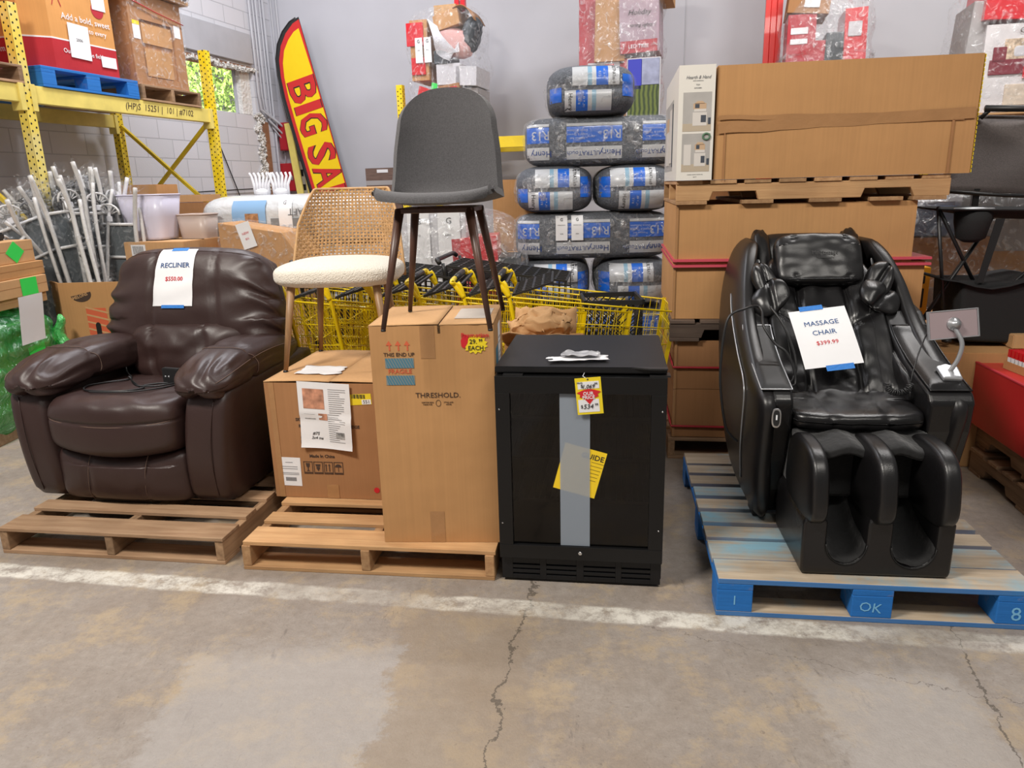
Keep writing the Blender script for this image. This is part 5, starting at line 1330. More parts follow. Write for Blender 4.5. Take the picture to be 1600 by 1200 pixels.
# back rest: puffed pad with two roller tracks
BR = Matrix.Rotation(-.74, 3, 'X')
def f(u):
    p = Vector((0, 0, 0))
    if u.y < 0:
        for c_ in (-.42, .42): p.y += .022*math.exp(-((u.x-c_-.05*u.z)/.05)**2)
        p.y += .055*u.x*u.x*0-.045*u.x**4
        p.y += .008*math.sin(20*u.z+8*nz((u.x*2, 0, u.z), 1.4))*max(0, -.1-u.z)+.012*nz((u.x*2.2, 0, u.z*2.6), 1.5, 3)
        for c_ in (-.05,): p.y += .016*math.exp(-((u.z-c_-.3*abs(u.x))/.04)**2)*(abs(u.x) > .42)
    p.x += u.x*(-.02*max(0, u.z))
    return p
blob('back_rest', (0, .675, .655), (.265, .075, .40), 'pu', mc, k=(7, 3.5, 5), n=44, fn=f, rot=BR)
fback = f
def on_back(x, s, off=.0):
    """point on the back rest's face: s -1..1 up"""
    u = Vector((x/.265, -(max(0, 1-abs(x/.265)**7-abs(s)**5))**(1/3.5), s)); p = Vector((u.x*.265, u.y*.075, u.z*.40))+Vector(fback(u)); p.y -= off
    return BR @ p+Vector((0, .675, .655))
sm = MB()
for x in (-.125, .125, -.20, .20): sm.tube([on_back(x+(.03*s if abs(x) > .15 else 0)*(1 if x > 0 else -1), s, .0005) for s in [-.85+1.5*k/30 for k in range(31)]], .0018, 5)
sm.build('seam', 'pu', mc)
# thick rear body behind the rest
blob('rear_body', (0, 1.06, .56), (.31, .13, .50), 'pu_shell', mc, k=5, n=14, rot=Matrix.Rotation(-.12, 3, 'X'))
# upper shoulders: rolled leather collar both sides of the head
for sg in (-1, 1):
    blob('shoulder_roll', (sg*.225, .995, .93), (.055, .075, .16), 'pu', mc, k=2.6, n=18, rot=Matrix.Rotation(-.5, 3, 'X'), fn=lambda u: (0, 0, .012*nz((u.x*2, u.y*2, u.z*3), 1.6, sg*3)))
    # airbag wing: folded leather flaps
    for q, (c_, h_, rx, rz) in enumerate([((sg*.250, .70, .825), (.095, .026, .070), -.6, sg*.25), ((sg*.265, .76, .885), (.060, .028, .085), -.5, -sg*.3), ((sg*.245, .70, .72), (.05, .03, .08), -.6, -sg*.5)]):
        rr = (Matrix.Rotation(rz, 3, 'Z') @ Matrix.Rotation(rx, 3, 'X') @ Matrix.Rotation(sg*(.65 if q == 0 else .3), 3, 'Y'))
        blob('shoulder_airbag', c_, h_, 'pu', mc, k=(2.4, 2.2, 2.6), n=16, rot=rr, fn=lambda u, q=q: (0, .010*nz((u.x, q, u.z), 1.1, 3*q+sg)+.006*math.sin(u.x*4+q)+.016*math.exp(-((u.x-.1-.3*u.z)/.13)**2)*(u.y < 0), .006*math.sin(u.x*3+q)))
    sp = oval(0, 0, .014, .032, 0, -.004).xf(mx_of((sg*.276, .86, .935), (-.3, 0, sg*.9))).build('speaker', 'silver', mc, bev=.0015)
# head cushion
HR = Matrix.Rotation(-.50, 3, 'X')
def fh(u):
    p = Vector((0, 0, 0))
    if u.y < 0:
        for c_ in (-.60, .60): p.y += .006*math.exp(-((u.x-c_)/.012)**2)+.006*math.exp(-((u.x-c_-.05)/.012)**2)
        p.y += .004*nz((u.x*2, 0, u.z*2), 1.5)
    if u.z > .5: p.z += -.012*u.x*u.x
    return p
blob('head_cushion', (0, .825, .965), (.205, .045, .118), 'pu_smooth', mc, k=(7, 3.2, 6), n=36, fn=fh, rot=HR)
def on_head(v):
    u = Vector((v.x/.205, -(max(0, 1-abs(v.x/.205)**7-abs(v.z/.118)**6))**(1/3.2), v.z/.118)); p = Vector((u.x*.205, u.y*.045-.0035+v.y, u.z*.118))
    return HR @ p+Vector((0, .825, .965))
words('embossed_lettering', mc, mat('dark_embossing', (.035, .034, .034), .5), [('Mr.Massage', .02, 0, .015, .026, {'fn': on_head}), ('Therapeutic comfort', .02, 0, -.006, .010, {'fn': on_head})])
MB().tube([on_head(Vector((x, 0, -.1))) for x in [-.16+.32*k/12 for k in range(13)]], .002, 5).build('seam', 'pu', mc)
# ---- leg rest: calf wells
cw = thing('tmp', 'x', 'x'); bpy.data.objects.remove(cw)
MB().box(-.262, .262, .17, .34, .19, .40).build('calf_back', 'foot_cloth', mc, bev=.03, segs=4)
for x, hw in ((-.236, .044), (.005, .048), (.226, .044)):
    blob('calf_lobe', (x, .115, .308), (hw, .155, .135), 'pu_smooth', mc, k=(4.5, 2.7, 3.4), n=22, fn=lambda u: (0, .03*max(0, -u.z)*0+.02*u.z*(-u.y), 0))
blob('calf_top', (.0, .20, .40), (.262, .11, .024), 'foot_cloth', mc, k=4, n=14, fn=lambda u: (0, 0, -.012*math.cos(u.x*9)))
# ---- foot box with two U-shaped wells
def uwell(cx, hw, bot, topz):
    pts = [(cx-hw-.022, topz)]+[(cx-hw, topz-.028)]
    for k in range(13):
        a = PI+PI*k/12; pts.append((cx+hw*math.cos(a), bot+.07+.07*math.sin(a)))
    return pts+[(cx+hw, topz-.028), (cx+hw+.022, topz)]
tz = .222
out = [(-.275, 0), (-.279, .10), (-.279, tz-.03), (-.257, tz)]+uwell(-.115, .072, .045, tz)+uwell(.130, .078, .038, tz)+[(.255, tz), (.274, tz-.03), (.274, .02), (.268, 0)]
MB().prism(out, -.005, .33, 'xz').build('foot_box', 'pu', mc, bev=.012, segs=4)
MB().box(-.258, .262, .05, .34, .0, .045).build('foot_base', 'pu', mc, bev=.01)
for cx, hw, bt_ in ((-.115, .072, .045), (.130, .078, .038)):
    G = []
    for i in range(13):
        y = .0+.32*i/12; row = []
        for j in range(13):
            a = PI+PI*j/12; rz_ = .07+.0
            x = cx+(hw-.001)*math.cos(a); z = bt_+.003+.07+.07*math.sin(a)+(.20*(i/12)**1.6)*(1-.25*abs(math.cos(a)))
            row.append(Vector((x, y, z+.010*nz((x*30, y*22, 1), .8, cx*9))))
        G.append(row)
    MB().grid(G).build('foot_sleeve', 'foot_cloth', mc, solid=.003)
    MB().tube([(cx+hw*math.cos(PI+PI*k/12)*1.04, -.0055, bt_+.07+.074*math.sin(PI+PI*k/12)) for k in range(13)], .0018, 5).build('stitching', M['pu_flat'], mc)
# small foot under the shells
for sg in (-1, 1): MB().box(sg*.30, sg*.36, .38, .46, -.0, .03).build('floor_foot', 'black_plastic', mc, bev=.004)
MB().box(-.30, .30, .42, 1.0, 0, .06).build('floor_frame', 'black_plastic', mc, bev=.01)
MM = Matrix.Translation((1.213, 2.225, .145)) @ Matrix.Rotation(TP+.02, 4, 'Z') @ Matrix.Diagonal((.88, 1.18, 1, 1))
# ---- price sheet on the back rest
sg_ = thing('price_sheet', 'white MASSAGE CHAIR $399.99 sheet taped on the massage chair back', 'sign', MM @ Vector((0, 0, 0)), TP+.02)
SA = math.radians(8); pc = Vector((-.055, .0)); s0 = -.06
def onb(v, off=.012):
    x = v.x*math.cos(SA)-v.z*math.sin(SA)+pc.x; z = v.x*math.sin(SA)+v.z*math.cos(SA)
    a = on_back(0, s0, 0); up = (BR @ Vector((0, 0, 1))); nr = (BR @ Vector((0, -1, 0)))
    return Vector((x, 0, 0))+Vector((0, a.y, a.z))+up*z+nr*(off+.004*math.cos(v.z*14)-v.y)
def onsheet(w_, h_, cx, cz, off, n=8):
    return MB().grid([[onb(Vector((cx+w_*(j/n-.5), 0, cz+h_*(i/n-.5))), off) for j in range(n+1)] for i in range(n+1)])
onsheet(.222, .262, 0, 0, .028, 12).build('paper', 'paper', sg_)
onsheet(.092, .022, -.02, .137, .0295).build('blue_tape', 'blue_tape', sg_); onsheet(.105, .024, .02, -.138, .0295).build('blue_tape', 'blue_tape', sg_)
def ont(v): return onb(v, .030)
words('printed_lettering', sg_, 'ink_navy', [('MASSAGE', 0, 0, .062, .030, {'fn': ont, 'bold': 0, 'extrude': .0001, 'sx': 1.05}), ('CHAIR', 0, 0, .018, .030, {'fn': ont, 'bold': 0, 'extrude': .0001, 'sx': 1.05})])
words('printed_price', sg_, 'ink_red', [('$399.99', 0, 0, -.028, .024, {'fn': ont, 'bold': 0, 'extrude': .0001, 'sx': 1.1})])
# ---- tablet on its holder
tb = thing('tablet_remote', 'silver tablet controller on a curved stalk on the right massage chair arm', 'tablet', MM @ Vector((0, 0, 0)), TP+.02)
def inv(p): return MM.inverted() @ Vector(p)
pb_ = Vector((.335, .40, .602))
bs = MB().prism([(-.035, -.04), (.03, -.045), (.038, .03), (.0, .05), (-.036, .035)], 0, .018, 'xy').xf(Matrix.Translation(pb_) @ Matrix.Rotation(.38, 4, 'X')).build('holder_base', 'silver', tb, bev=.006, segs=3)
tabc = Vector((.342, .43, .785))
MB().tube(smooth([pb_+Vector((0, .0, .012)), pb_+Vector((.022, -.005, .06)), pb_+Vector((.03, .0, .12)), tabc+Vector((.0, -.006, -.01))]), .008, 10).build('stalk', 'silver', tb)
TR = Matrix.Translation(tabc) @ Euler((math.radians(-12), math.radians(-4), math.radians(6))).to_matrix().to_4x4()
M['tab_back'] = mat('pinkish_silver_tablet_back', (.56, .44, .46), .3, .5)
MB().box(-.086, .086, .0, .009, -.049, .049, TR).build('tablet_body', 'tab_back', tb, bev=.003)
fm = MB(); fm.box(-.09, .09, -.002, .010, -.052, -.048, TR); fm.box(-.09, .09, -.002, .010, .048, .052, TR); fm.box(-.091, -.086, -.002, .010, -.052, .052, TR); fm.box(.086, .091, -.002, .010, -.052, .052, TR)
fm.build('tablet_rim', 'silver', tb, bev=.001)
MB().lathe([(.026, 0), (.024, .008), (.014, .014), (.012, .024)], 20, (0, 0, 0), 'y').xf(TR).build('ball_joint', 'silver', tb)
# coiled lead and lead
def helix(a, b_, r, turns, n=14):
    a, b_ = Vector(a), Vector(b_); d = (b_-a); t = d.normalized(); x = t.cross(Vector((0, 0, 1))).normalized(); y = t.cross(x); N_ = int(turns*n)
    return [a+d*k/N_+(x*math.cos(2*PI*k/n)+y*math.sin(2*PI*k/n))*r for k in range(N_+1)]
cl = MB(); ctl = [MM @ Vector(p) for p in [(.34, .42, .79), (.27, .36, .70), (.235, .33, .62), (.225, .32, .58)]]
cl.tube(smooth(ctl), .0028, 6)
arc = [Vector((.185+.045*math.cos(a), .33, .565+.03*math.sin(a))) for a in [0.2+ -3.6*k/8 for k in range(9)]]
pts = []
for i in range(len(arc)-1):
    pts += helix(MM @ arc[i], MM @ arc[i+1], .011, 2, 10)
cl.tube(pts, .0024, 5)
top(cl.build('coiled_cord', 'black_plastic'), 'black coiled lead on the right side of the massage chair seat', 'cord')
cd_ = MB(); A_ = [(1.037, 2.68, .69), (1.083, 2.70, .695), (1.081, 2.72, .753), (1.055, 2.74, .812), (1.02, 2.76, .84), (.985, 2.80, .90), (.99, 2.85, .955), (.97, 2.86, .972), (.909, 2.80, .974), (.837, 2.78, .939), (.812, 2.76, .779), (.816, 2.75, .648), (.85, 2.77, .50), (.90, 2.78, .44)]
cd_.tube(smooth(A_), .005, 8)
cd_.tube(smooth([(1.026, 2.86, .968), (1.063, 2.8, .9), (1.097, 2.75, .783), (1.084, 2.72, .715), (1.037, 2.68, .69)]), .0045, 8)
top(cd_.build('power_cord', 'black_plastic'), 'thick black power cord looped over the left side of the massage chair', 'cord')
# ================================================================== TOWER OF LARGE CARTONS
TW = Vector((.845, 3.735, 0))
def tw(x, y, z): return TW+PF(x, y, z)
pallet('dark low wooden pallet at the floor under the carton tower', tw(-.01, 0, 0), TP, 'wood_old', 'wood_old_y', w_=1.22, d_=1.0, h=.12, seed=11)
def big_carton(label, x, z, w_, d_, h, m='card', seams=(), name='carton', lab=None, fr_tape=None):
    t = thing(name, label, 'carton', tw(x, .02, z), TP)
    card_box(t, w_, d_, h, M[m], bulge=.006)
    mb = MB()
    for s in seams: mb.box(-.0, w_, -.0075, -.006, s-.004, s+.004)
    if seams: mb.build('panel_fold', 'card_dark', t)
    if fr_tape:
        for z0, z1 in fr_tape:
            mb = MB(); n = 20
            G = [[(w_*j/n, -.0085-.001*math.sin(j), z0+(z1-z0)*i+.012*nz((j*.3, i, z0), 1)) for j in range(n+1)] for i in range(2)]
            mb.grid(G).build('tape', 'tape', t)
    e = MB().box(-.0003, .012, -.008, -.002, 0, h).build('edge_tape', 'tape', t)
    return t
t = big_carton('lowest carton of the tower, brown with red straps, on the floor pallet', .01, .122, 1.17, .95, .265, 'card_dark')
t2 = big_carton('second carton from the bottom of the tower, below the dark pallet', .01, .389, 1.17, .95, .262, 'card_dark')
for z in (.205, .53):
    o = MB().tube([tw(-.0+0, 1.0, z), tw(-.002, .01, z), tw(.003, .006, z-.02), tw(.6, .002, z-.022), tw(1.19, .006, z-.02)], .006, 6).build('strap', M['print_red']); top(o, 'thin red strap round the %s carton of the tower' % ('lowest' if z < .4 else 'second lowest'), 'strap')
M['wood_dark'] = wood('dark_weathered_wood', (.16, .11, .08), (.09, .06, .045), 'x')
def side_pallet(label, x, z, w_, h, m, my, d_=1.0, seed=0):
    """pallet seen along its notched stringer"""
    t = thing('wooden_pallet', label, 'pallet', tw(x, -.01, z), TP); sh = h-.036; rn = random.Random(seed)
    for y in (0, d_/2-.02, d_-.038):
        o = [(0, .018), (.155, .018), (.16, .018), (.175, .06), (.38, .06), (.395, .018), (w_-.395, .018), (w_-.38, .06), (w_-.175, .06), (w_-.155, .018), (w_, .018), (w_, .018+sh), (0, .018+sh)]
        MB().prism(o, y, y+.038, 'xz').build('stringer', m, t, bev=.003)
    for k in range(8): x_ = k*(w_-.13)/7; MB().box(x_, x_+.125, -.004+rn.uniform(-.004, .004), d_, h-.018, h).build('deck_board', my, t, bev=.002)
    for x_ in (0, w_*.25, w_*.5, w_*.72, w_-.16): MB().box(x_, x_+.15, -.0003, d_, 0, .018).build('bottom_board', my, t, bev=.002)
    return t
side_pallet('dark weathered pallet between the second and third tower cartons', -.02, .652, 1.2, .112, M['wood_dark'], M['wood_dark'], seed=3)
big_carton('third carton of the tower with pink straps at its top edge', -.01, .766, 1.2, .96, .285, 'card', name='carton')
big_carton('fourth carton of the tower, directly below the pale pallet', -.005, 1.053, 1.13, .96, .285, 'card')
for k, z in enumerate((1.038, 1.066)):
    o = MB().box(-.016, 1.21, -.004, 1.0, z-.006, z+.006).build('strap', mat('pink_strap_%d' % k, (.62, .08, .12), .4)); o.location = tw(0, 0, 0); o.rotation_euler = (0, 0, TP); top(o, '%s pink strap round the joint of the third and fourth tower cartons' % ('lower' if k == 0 else 'upper'), 'strap')
side_pallet('pale notched wooden pallet under the topmost tower cartons', -.01, 1.34, 1.26, .115, M['wood_new'], M['wood_new_y'], seed=4)
B = thing('carton', 'largest plain brown carton, topmost on the tower beside the white box', 'carton', tw(.165, -.02, 1.457), TP)
card_box(B, 1.155, .95, .515, M['card'], bulge=.008)
mb = MB(); n = 24
for z0, z1, a in ((.225, .275, .03), (.262, .282, -.02)):
    mb.grid([[(.01+1.135*j/n, -.0095-.0003*i, z0+(z1-z0)*i+a*(j/n-.5)+.006*nz((j*.35, i, 0), 1)) for j in range(n+1)] for i in range(2)])
mb.build('tape', 'tape_pale' if False else 'tape', B)
MB().box(1.05, 1.06, -.0092, -.0088, 0, .24).build('panel_fold', 'card_dark', B); MB().box(.04, .045, -.0092, -.0088, 0, .24).build('panel_fold', 'card_dark', B)
MB().box(.06, 1.1, -.0092, -.0088, .235, .238).build('panel_fold', 'card_dark', B)
# perforated yellow edge guard on the right end
eg_ = thing('edge_guard', 'yellow perforated upright strip along the right end of the top carton', 'strip', tw(1.325, .0, 1.46), TP)
ed = MB()
for k in range(27): ed.box(0, .004, -.016, .0, k*.019, k*.019+.013)
ed.box(0, .004, -.010, .0, 0, .51); ed.build('strip_body', 'rack', eg_)
# white printed box
wb = thing('printed_box', 'tall white box with kitchen pictures, at the left end of the tower top', 'box', tw(-.015, -.04, 1.457), TP)
M['white_card'] = mat('white_coated_card', (.76, .73, .67), .45)
WW, WD, WH = .168, .93, .52
card_box(wb, WW, WD, WH, M['white_card'], bulge=0)
M['pic_wall'] = mat('pale_grey_printed_scene', (.42, .40, .38), .5, var=.12, vscale=8); M['pic_floor'] = mat('beige_printed_floor', (.48, .40, .30), .5); M['pic_white'] = mat('white_printed_cupboard', (.66, .62, .58), .5); M['pic_dark'] = mat('dark_printed_detail', (.06, .07, .09), .5); M['pic_wood'] = mat('light_wood_print', (.55, .38, .24), .5)
def scene_pic(z0, z1, pantry):
    q = thing  # picture pieces are parts of the box
    MB().prism(rect(.022, WW-.014, z0, z1), -.0003, -.0008, 'xz').build('picture', 'pic_wall', wb)
    MB().prism(rect(.022, WW-.014, z0, z0+(z1-z0)*.2), -.0008, -.0012, 'xz').build('picture_floor', 'pic_floor', wb)
    mb = MB(); cx = .10 if not pantry else .107; s = 1 if not pantry else .8
    mb.prism(rect(cx-.032*s, cx+.034*s, z0+.025, z0+.085), -.0012, -.0018, 'xz')
    mb.prism(rect(cx-.026*s, cx+.03*s, z0+.088, z0+.10), -.0012, -.0018, 'xz')
    if pantry: mb.prism(rect(.032, .066, z0+.03, z0+.125), -.0012, -.0018, 'xz')
    mb.build('pictured_cupboards', 'pic_white', wb)
    mb = MB(); mb.prism(rect(cx-.03*s, cx+.03*s, z0+.10, z0+.125), -.0012, -.0016, 'xz'); mb.prism([(cx-.024*s, z0+.125), (cx+.024*s, z0+.125), (cx+.012, z0+.135), (cx-.012, z0+.135)], -.004, -.0016, 'xz'); mb.build('pictured_hutch', 'pic_wood', wb)
    mb = MB(); mb.prism(rect(cx+.006, cx+.03*s, z0+.04, z0+.072), -.0018, -.0024, 'xz'); mb.prism(rect(cx-.022*s, cx-.002, z0+.104, z0+.122), -.0016, -.0022, 'xz'); mb.prism(rect(.140, .152, z0+.03, z0+.06), -.0012, -.0018, 'xz'); mb.build('pictured_details', 'pic_dark', wb)
scene_pic(.225, .40, False); scene_pic(.04, .215, True)
MB().tube([(.135+.016*math.cos(a*PI/10), -.0038, .20+.014*math.sin(a*PI/10)) for a in range(20)], .0045, 5, closed=True).xf(Matrix.Diagonal((1, 1, 1, 1))).build('pictured_wreath', mat('wreath_green', (.1, .2, .12), .7), wb)
words('printed_lettering', wb, 'ink_grey', [('Hearth & Hand', .088, -.0014, .465, .0215, {'shear': .35, 'sx': .85}), ('WITH MAGNOLIA', .088, -.0014, .450, .006), ('TOY', .088, -.0014, .432, .009), ('KITCHEN', .088, -.0014, .418, .008), ('assembly required, contents vary', .088, -.0014, .027, .0055), ('ages 3+', .088, -.0014, .016, .0055)])
MB().prism(rect(.3, .90, .05, .40), -.0003, -.0008, 'yz').build('side_picture', 'pic_wall', wb)
mb = MB(); mb.prism(rect(.33, .5, .09, .36), -.0008, -.004, 'yz'); mb.prism(rect(.56, .78, .08, .26), -.0008, -.004, 'yz'); mb.build('pictured_cupboards', 'pic_white', wb)
MB().prism(rect(.60, .74, .26, .33), -.0008, -.004, 'yz').build('pictured_hutch', 'pic_wood', wb); MB().prism(rect(.3, .33, .07, .38), -.0008, -.004, 'yz').build('pictured_details', 'pic_dark', wb)
# ================================================================== INSULATION BALES
M['denim'] = mat('grey_blue_denim_fibre', (.115, .125, .145), .9, bump=.6, bscale=120, bdist=.006, var=.45, vscale=90)
M['film_print_blue'] = mat('royal_blue_film_print', (.012, .13, .62), .3, coat=.5)
M['film_print_white'] = mat('greyish_white_film_print', (.55, .57, .60), .3, coat=.4)
M['film_print_pale'] = mat('pale_blue_film_print', (.25, .42, .55), .3, coat=.4)
GI = 'insulation bales in the wrapped stack'
def sq_surf(h, k):
    def s(x, z):
        a = 1-abs(x/h[0])**k[0]-abs(z/h[2])**k[2]
        return -h[1]*max(0, a)**(1/k[1])
    return s
def conform_patch(surf, x0, x1, z0, z1, off, n=8, xs=None):
    nx = max(3, int((x1-x0)/.02)); nz_ = max(3, int(abs(z1-z0)/.02))
    return MB().grid([[(x0+(x1-x0)*j/nx, surf(x0+(x1-x0)*j/nx, z0+(z1-z0)*i/nz_)-off, z0+(z1-z0)*i/nz_) for j in range(nx+1)] for i in range(nz_+1)])
def long_bale(label, loc, rz, seed=0, tags=False):
    t = thing('insulation_bale', label, 'insulation bale', loc, rz, None); rn = random.Random(seed)
    h = (.60, .25, .178); k = (9, 3.6, 4.6)
    blob('fibre_bale', (0, 0, .175), h, 'denim', t, k=k, n=20)
    s0 = sq_surf(h, k); S = lambda x, z: s0(max(-.585, min(.585, x)), z-.175)
    def F(off): return lambda v: Vector((v.x, S(v.x, v.z)-off+v.y*0-.0006, v.z))
    for (a, b_) in ((-.58, -.41), (-.28, .13), (.28, .57)):
        conform_patch(S, a, b_, .165, .278, .004).build('blue_label', 'film_print_blue', t)
        conform_patch(S, a, b_, .282, .302, .004).build('white_strip', 'film_print_white', t)
        conform_patch(S, a, b_, .045, .135, .004).build('white_label', 'film_print_white', t)
    mb = MB()
    L_ = []
    for x in (-.475, .055, .50): L_.append(('R13', x, 0, .222, .088, {'fn': F(.0052), 'bold': .0025, 'rot': PI}))
    for x in (-.2, .36): L_ += [('Denim Insulation', x, 0, .25, .022, {'fn': F(.0052), 'rot': PI}), ('Sound & Thermal', x, 0, .222, .022, {'fn': F(.0052), 'rot': PI}), ('Premium Batt', x, 0, .195, .02, {'fn': F(.0052), 'rot': PI})]
    words('r_value_lettering', t, 'ink_white', L_)
    words('maker_lettering', t, 'ink_blue', [('Henry', x, 0, .09, .062, {'fn': F(.0052), 'bold': .001, 'rot': PI}) for x in (-.47, .045, .49)]+[('ULTRATouch', x, 0, .09, .046, {'fn': F(.0052), 'rot': PI, 'sx': .95}) for x in (-.155, .355)])
    blob('clear_film', (0, 0, .177), (h[0]+.015, h[1]+.012, h[2]+.006), 'film', t, k=k, n=16, fn=lambda u: (.012*nz(u, 4, seed), .008*nz(u, 5, seed), .0))
    if tags:
        for x in (-.24, -.12):
            o = conform_patch(S, x-.045, x+.045, .15, .335, .02).build('paper_ticket', 'paper', t)
            words('ticket_print', t, 'ink_black', [('G', x, 0, .305, .03, {'fn': F(.022), 'bold': .001}), ('INFORMATION', x, 0, .265, .009, {'fn': F(.022)}), ('0250', x, 0, .20, .012, {'fn': F(.022)})])
    return t
def end_bale(label, loc, rz, seed=0, w_=.30, flip=1):
    t = thing('insulation_bale', label, 'insulation bale', loc, rz, None)
    h = (w_, .58, .18); k = (3.2, 5.0, 3.6)
    def fn(u): return (0, .02*math.exp(-(u.z/.1)**2)*(u.y < 0), 0)
    blob('fibre_bale', (0, 0, .18), h, 'denim', t, k=k, n=20, fn=fn)
    s0 = sq_surf(h, k); S = lambda x, z: s0(x, z-.18)+.02*math.exp(-((z-.18)/.018)**2)
    for zc, sgn in ((.27, 1), (.09, -1)):
        z0, z1 = (zc-.075, zc+.06) if sgn > 0 else (zc-.06, zc+.075)
        o_ = .03*sgn*flip
        for a, b_, m in ((-.17, -.06, 'film_print_white'), (-.06, -.03, 'film_print_pale'), (-.03, .0, 'film_print_white'), (.0, .085, 'film_print_blue'), (.085, .165, 'film_print_white')):
            a2, b2 = ((a, b_) if sgn > 0 else (-b_, -a)); conform_patch(S, a2+o_, b2+o_, z0, z1, .004).build('printed_band', m, t)
        F = lambda v: Vector((v.x, S(v.x, v.z)-.0055, v.z))
        xb = (.125 if sgn > 0 else -.125)+o_; xw = (.042 if sgn > 0 else -.042)+o_
        words('maker_lettering', t, 'ink_black', [('ULTRATouch' if sgn > 0 else 'Henry', xb, 0, zc, .034 if sgn > 0 else .045, {'fn': F, 'rot': -PI/2*sgn*-1 if sgn < 0 else -PI/2, 'sx': .7 if sgn > 0 else 1})])
        words('r_value_lettering', t, 'ink_white', [('16" x 48"', xw+.015, 0, zc, .022, {'fn': F, 'rot': -PI/2 if sgn > 0 else PI/2}), ('R13', xw-.018, 0, zc, .026, {'fn': F, 'rot': -PI/2 if sgn > 0 else PI/2})])
    for sg in (-1, 1):
        mb = conform_patch(S, sg*w_*.92 if sg < 0 else w_*.66, -w_*.66 if sg < 0 else w_*.92, .09 if sg*flip < 0 else .12, .19 if sg*flip < 0 else .27, .004); mb.build('blue_corner_print', 'film_print_blue', t)
    blob('clear_film', (0, 0, .182), (h[0]+.02, h[1]+.02, h[2]+.006), 'film_thick' if seed % 2 else 'film', t, k=(2.6, 4, 2.8), n=16, fn=lambda u: (.02*nz(u, 3, seed), .012*nz(u, 5, seed), .0))
    return t
IX, IY, RZ = .68, 5.92, -.07
def ins(x, y, z): c_, s_ = math.cos(RZ), math.sin(RZ); return (IX+c_*x-s_*y, IY+s_*x+c_*y, z)
pallet('wooden pallet on the floor under the insulation stack', ins(-.62, -.28, 0), RZ, 'wood_old', 'wood_old_y', w_=1.24, d_=1.1, h=.15, seed=31)
long_bale('long insulation bale lying lowest in the stack behind the carts', ins(0, .05, .155), RZ, 3)
end_bale('insulation bale end-on, low left one of the pair just above the black carts', ins(-.33, .3, .525), RZ, 4); end_bale('insulation bale end-on, low right one of the pair just above the black carts', ins(.31, .3, .52), RZ, 5, flip=-1)
long_bale('long R13 insulation bale with two paper tickets on it', ins(-.02, .05, .885), RZ+.02, 6, tags=True)
end_bale('insulation bale end-on, upper left one under the long top bale', ins(-.31, .3, 1.235), RZ, 7); end_bale('insulation bale end-on, upper right one under the long top bale', ins(.31, .3, 1.23), RZ, 8, flip=-1)
long_bale('long R13 insulation bale in the upper part without paper tickets', ins(.07, .05, 1.585), RZ-.01, 9)
end_bale('single insulation bale end-on crowning the stack', ins(-.03, .25, 1.935), RZ, 10, w_=.33)
# ================================================================== SHOPPING CARTS (nested row)
cart = thing('shopping_cart', 'yellow wire shopping cart at the right front end of the nested row', 'shopping cart', (0, 0, 0), 0, None)
# local: nose at x=0 going to -x, y across, basket walls slope
Lb, Wf, Wr, zt0, zb0 = .86, .22, .28, .0, .0
def bk(x, s, v):
    """basket wall point: x 0..-Lb, s side -1..1, v 0 bottom..1 top"""
    t = -x/Lb; w_ = (Wf+(Wr-Wf)*t)*(.84+.16*v); zt = .80+.10*t; zb = .48-.02*t
    return Vector((x+.05*(v-1)*(1-t), s*w_, zb+(zt-zb)*v))
mb = MB()
for v, r in ((1, .005), (.72, .0028), (.45, .0028), (.2, .0028), (0, .004)):
    mb.tube([bk(-Lb, -1, v), bk(-Lb*.5, -1, v), bk(0, -1, v), bk(0, 1, v), bk(-Lb*.5, 1, v), bk(-Lb, 1, v)], r, 5)
for s in (-1, 1):
    for k in range(24): x = -Lb*k/23; mb.tube([bk(x, s, 0), bk(x, s, 1)], .0018, 4, cap=False)
for k in range(15): s = -1+2*k/14; mb.tube([bk(0, s, 1), bk(0, s, 0), bk(-Lb, s, 0)], .0018, 4, cap=False)
for k in range(8): x = -Lb*k/7; mb.tube([bk(x, -1, 0), bk(x, 1, 0)], .0022, 4, cap=False)
mb.build('basket', 'cart', cart, recalc=False)
g = MB(); G_ = [bk(-Lb+.02, -1, .0), bk(-Lb+.02, 1, 0)]
for k in range(14): s = -1+2*k/13; g.tube([bk(-Lb+.02, s, 1)+Vector((.0, 0, -.01)), bk(-Lb+.22, s, .25)], .0018, 4, cap=False)
for v in (.0, .33, .66, 1): g.tube([(bk(-Lb+.02, -1, 1)).lerp(bk(-Lb+.22, -1, .25), v), (bk(-Lb+.02, 1, 1)).lerp(bk(-Lb+.22, 1, .25), v)], .003, 5)
g.build('rear_gate', 'cart', cart, recalc=False)
for s in (-1, 1):
    MB().bar(bk(-.0, s, 1)+Vector((0, 0, .01)), bk(0, s, 0), .022, .008, up=(0, 1, 0)).build('corner_strip', 'cart', cart)
    f_ = MB(); f_.tube(smooth([(-Lb-.03, s*.27, .98), (-Lb, s*.275, .90), (-Lb+.06, s*.265, .5), (-Lb+.12, s*.26, .16), (-.5, s*.24, .13), (-.08, s*.17, .13)], 6), .011, 8); f_.build('side_frame', 'cart', cart)
for x, s in ((-.08, 1), (-.08, -1), (-.76, 1), (-.76, -1)):
    w1 = MB().lathe([(.05, -.012), (.055, -.006), (.055, .006), (.05, .012)], 16, (x, s*(.17 if x > -.5 else .25), .055), 'y').build('wheel', 'black_plastic', cart)
    MB().box(x-.012, x+.012, s*(.17 if x > -.5 else .25)-.02, s*(.17 if x > -.5 else .25)+.02, .055, .13).build('wheel_fork', 'chrome', cart)
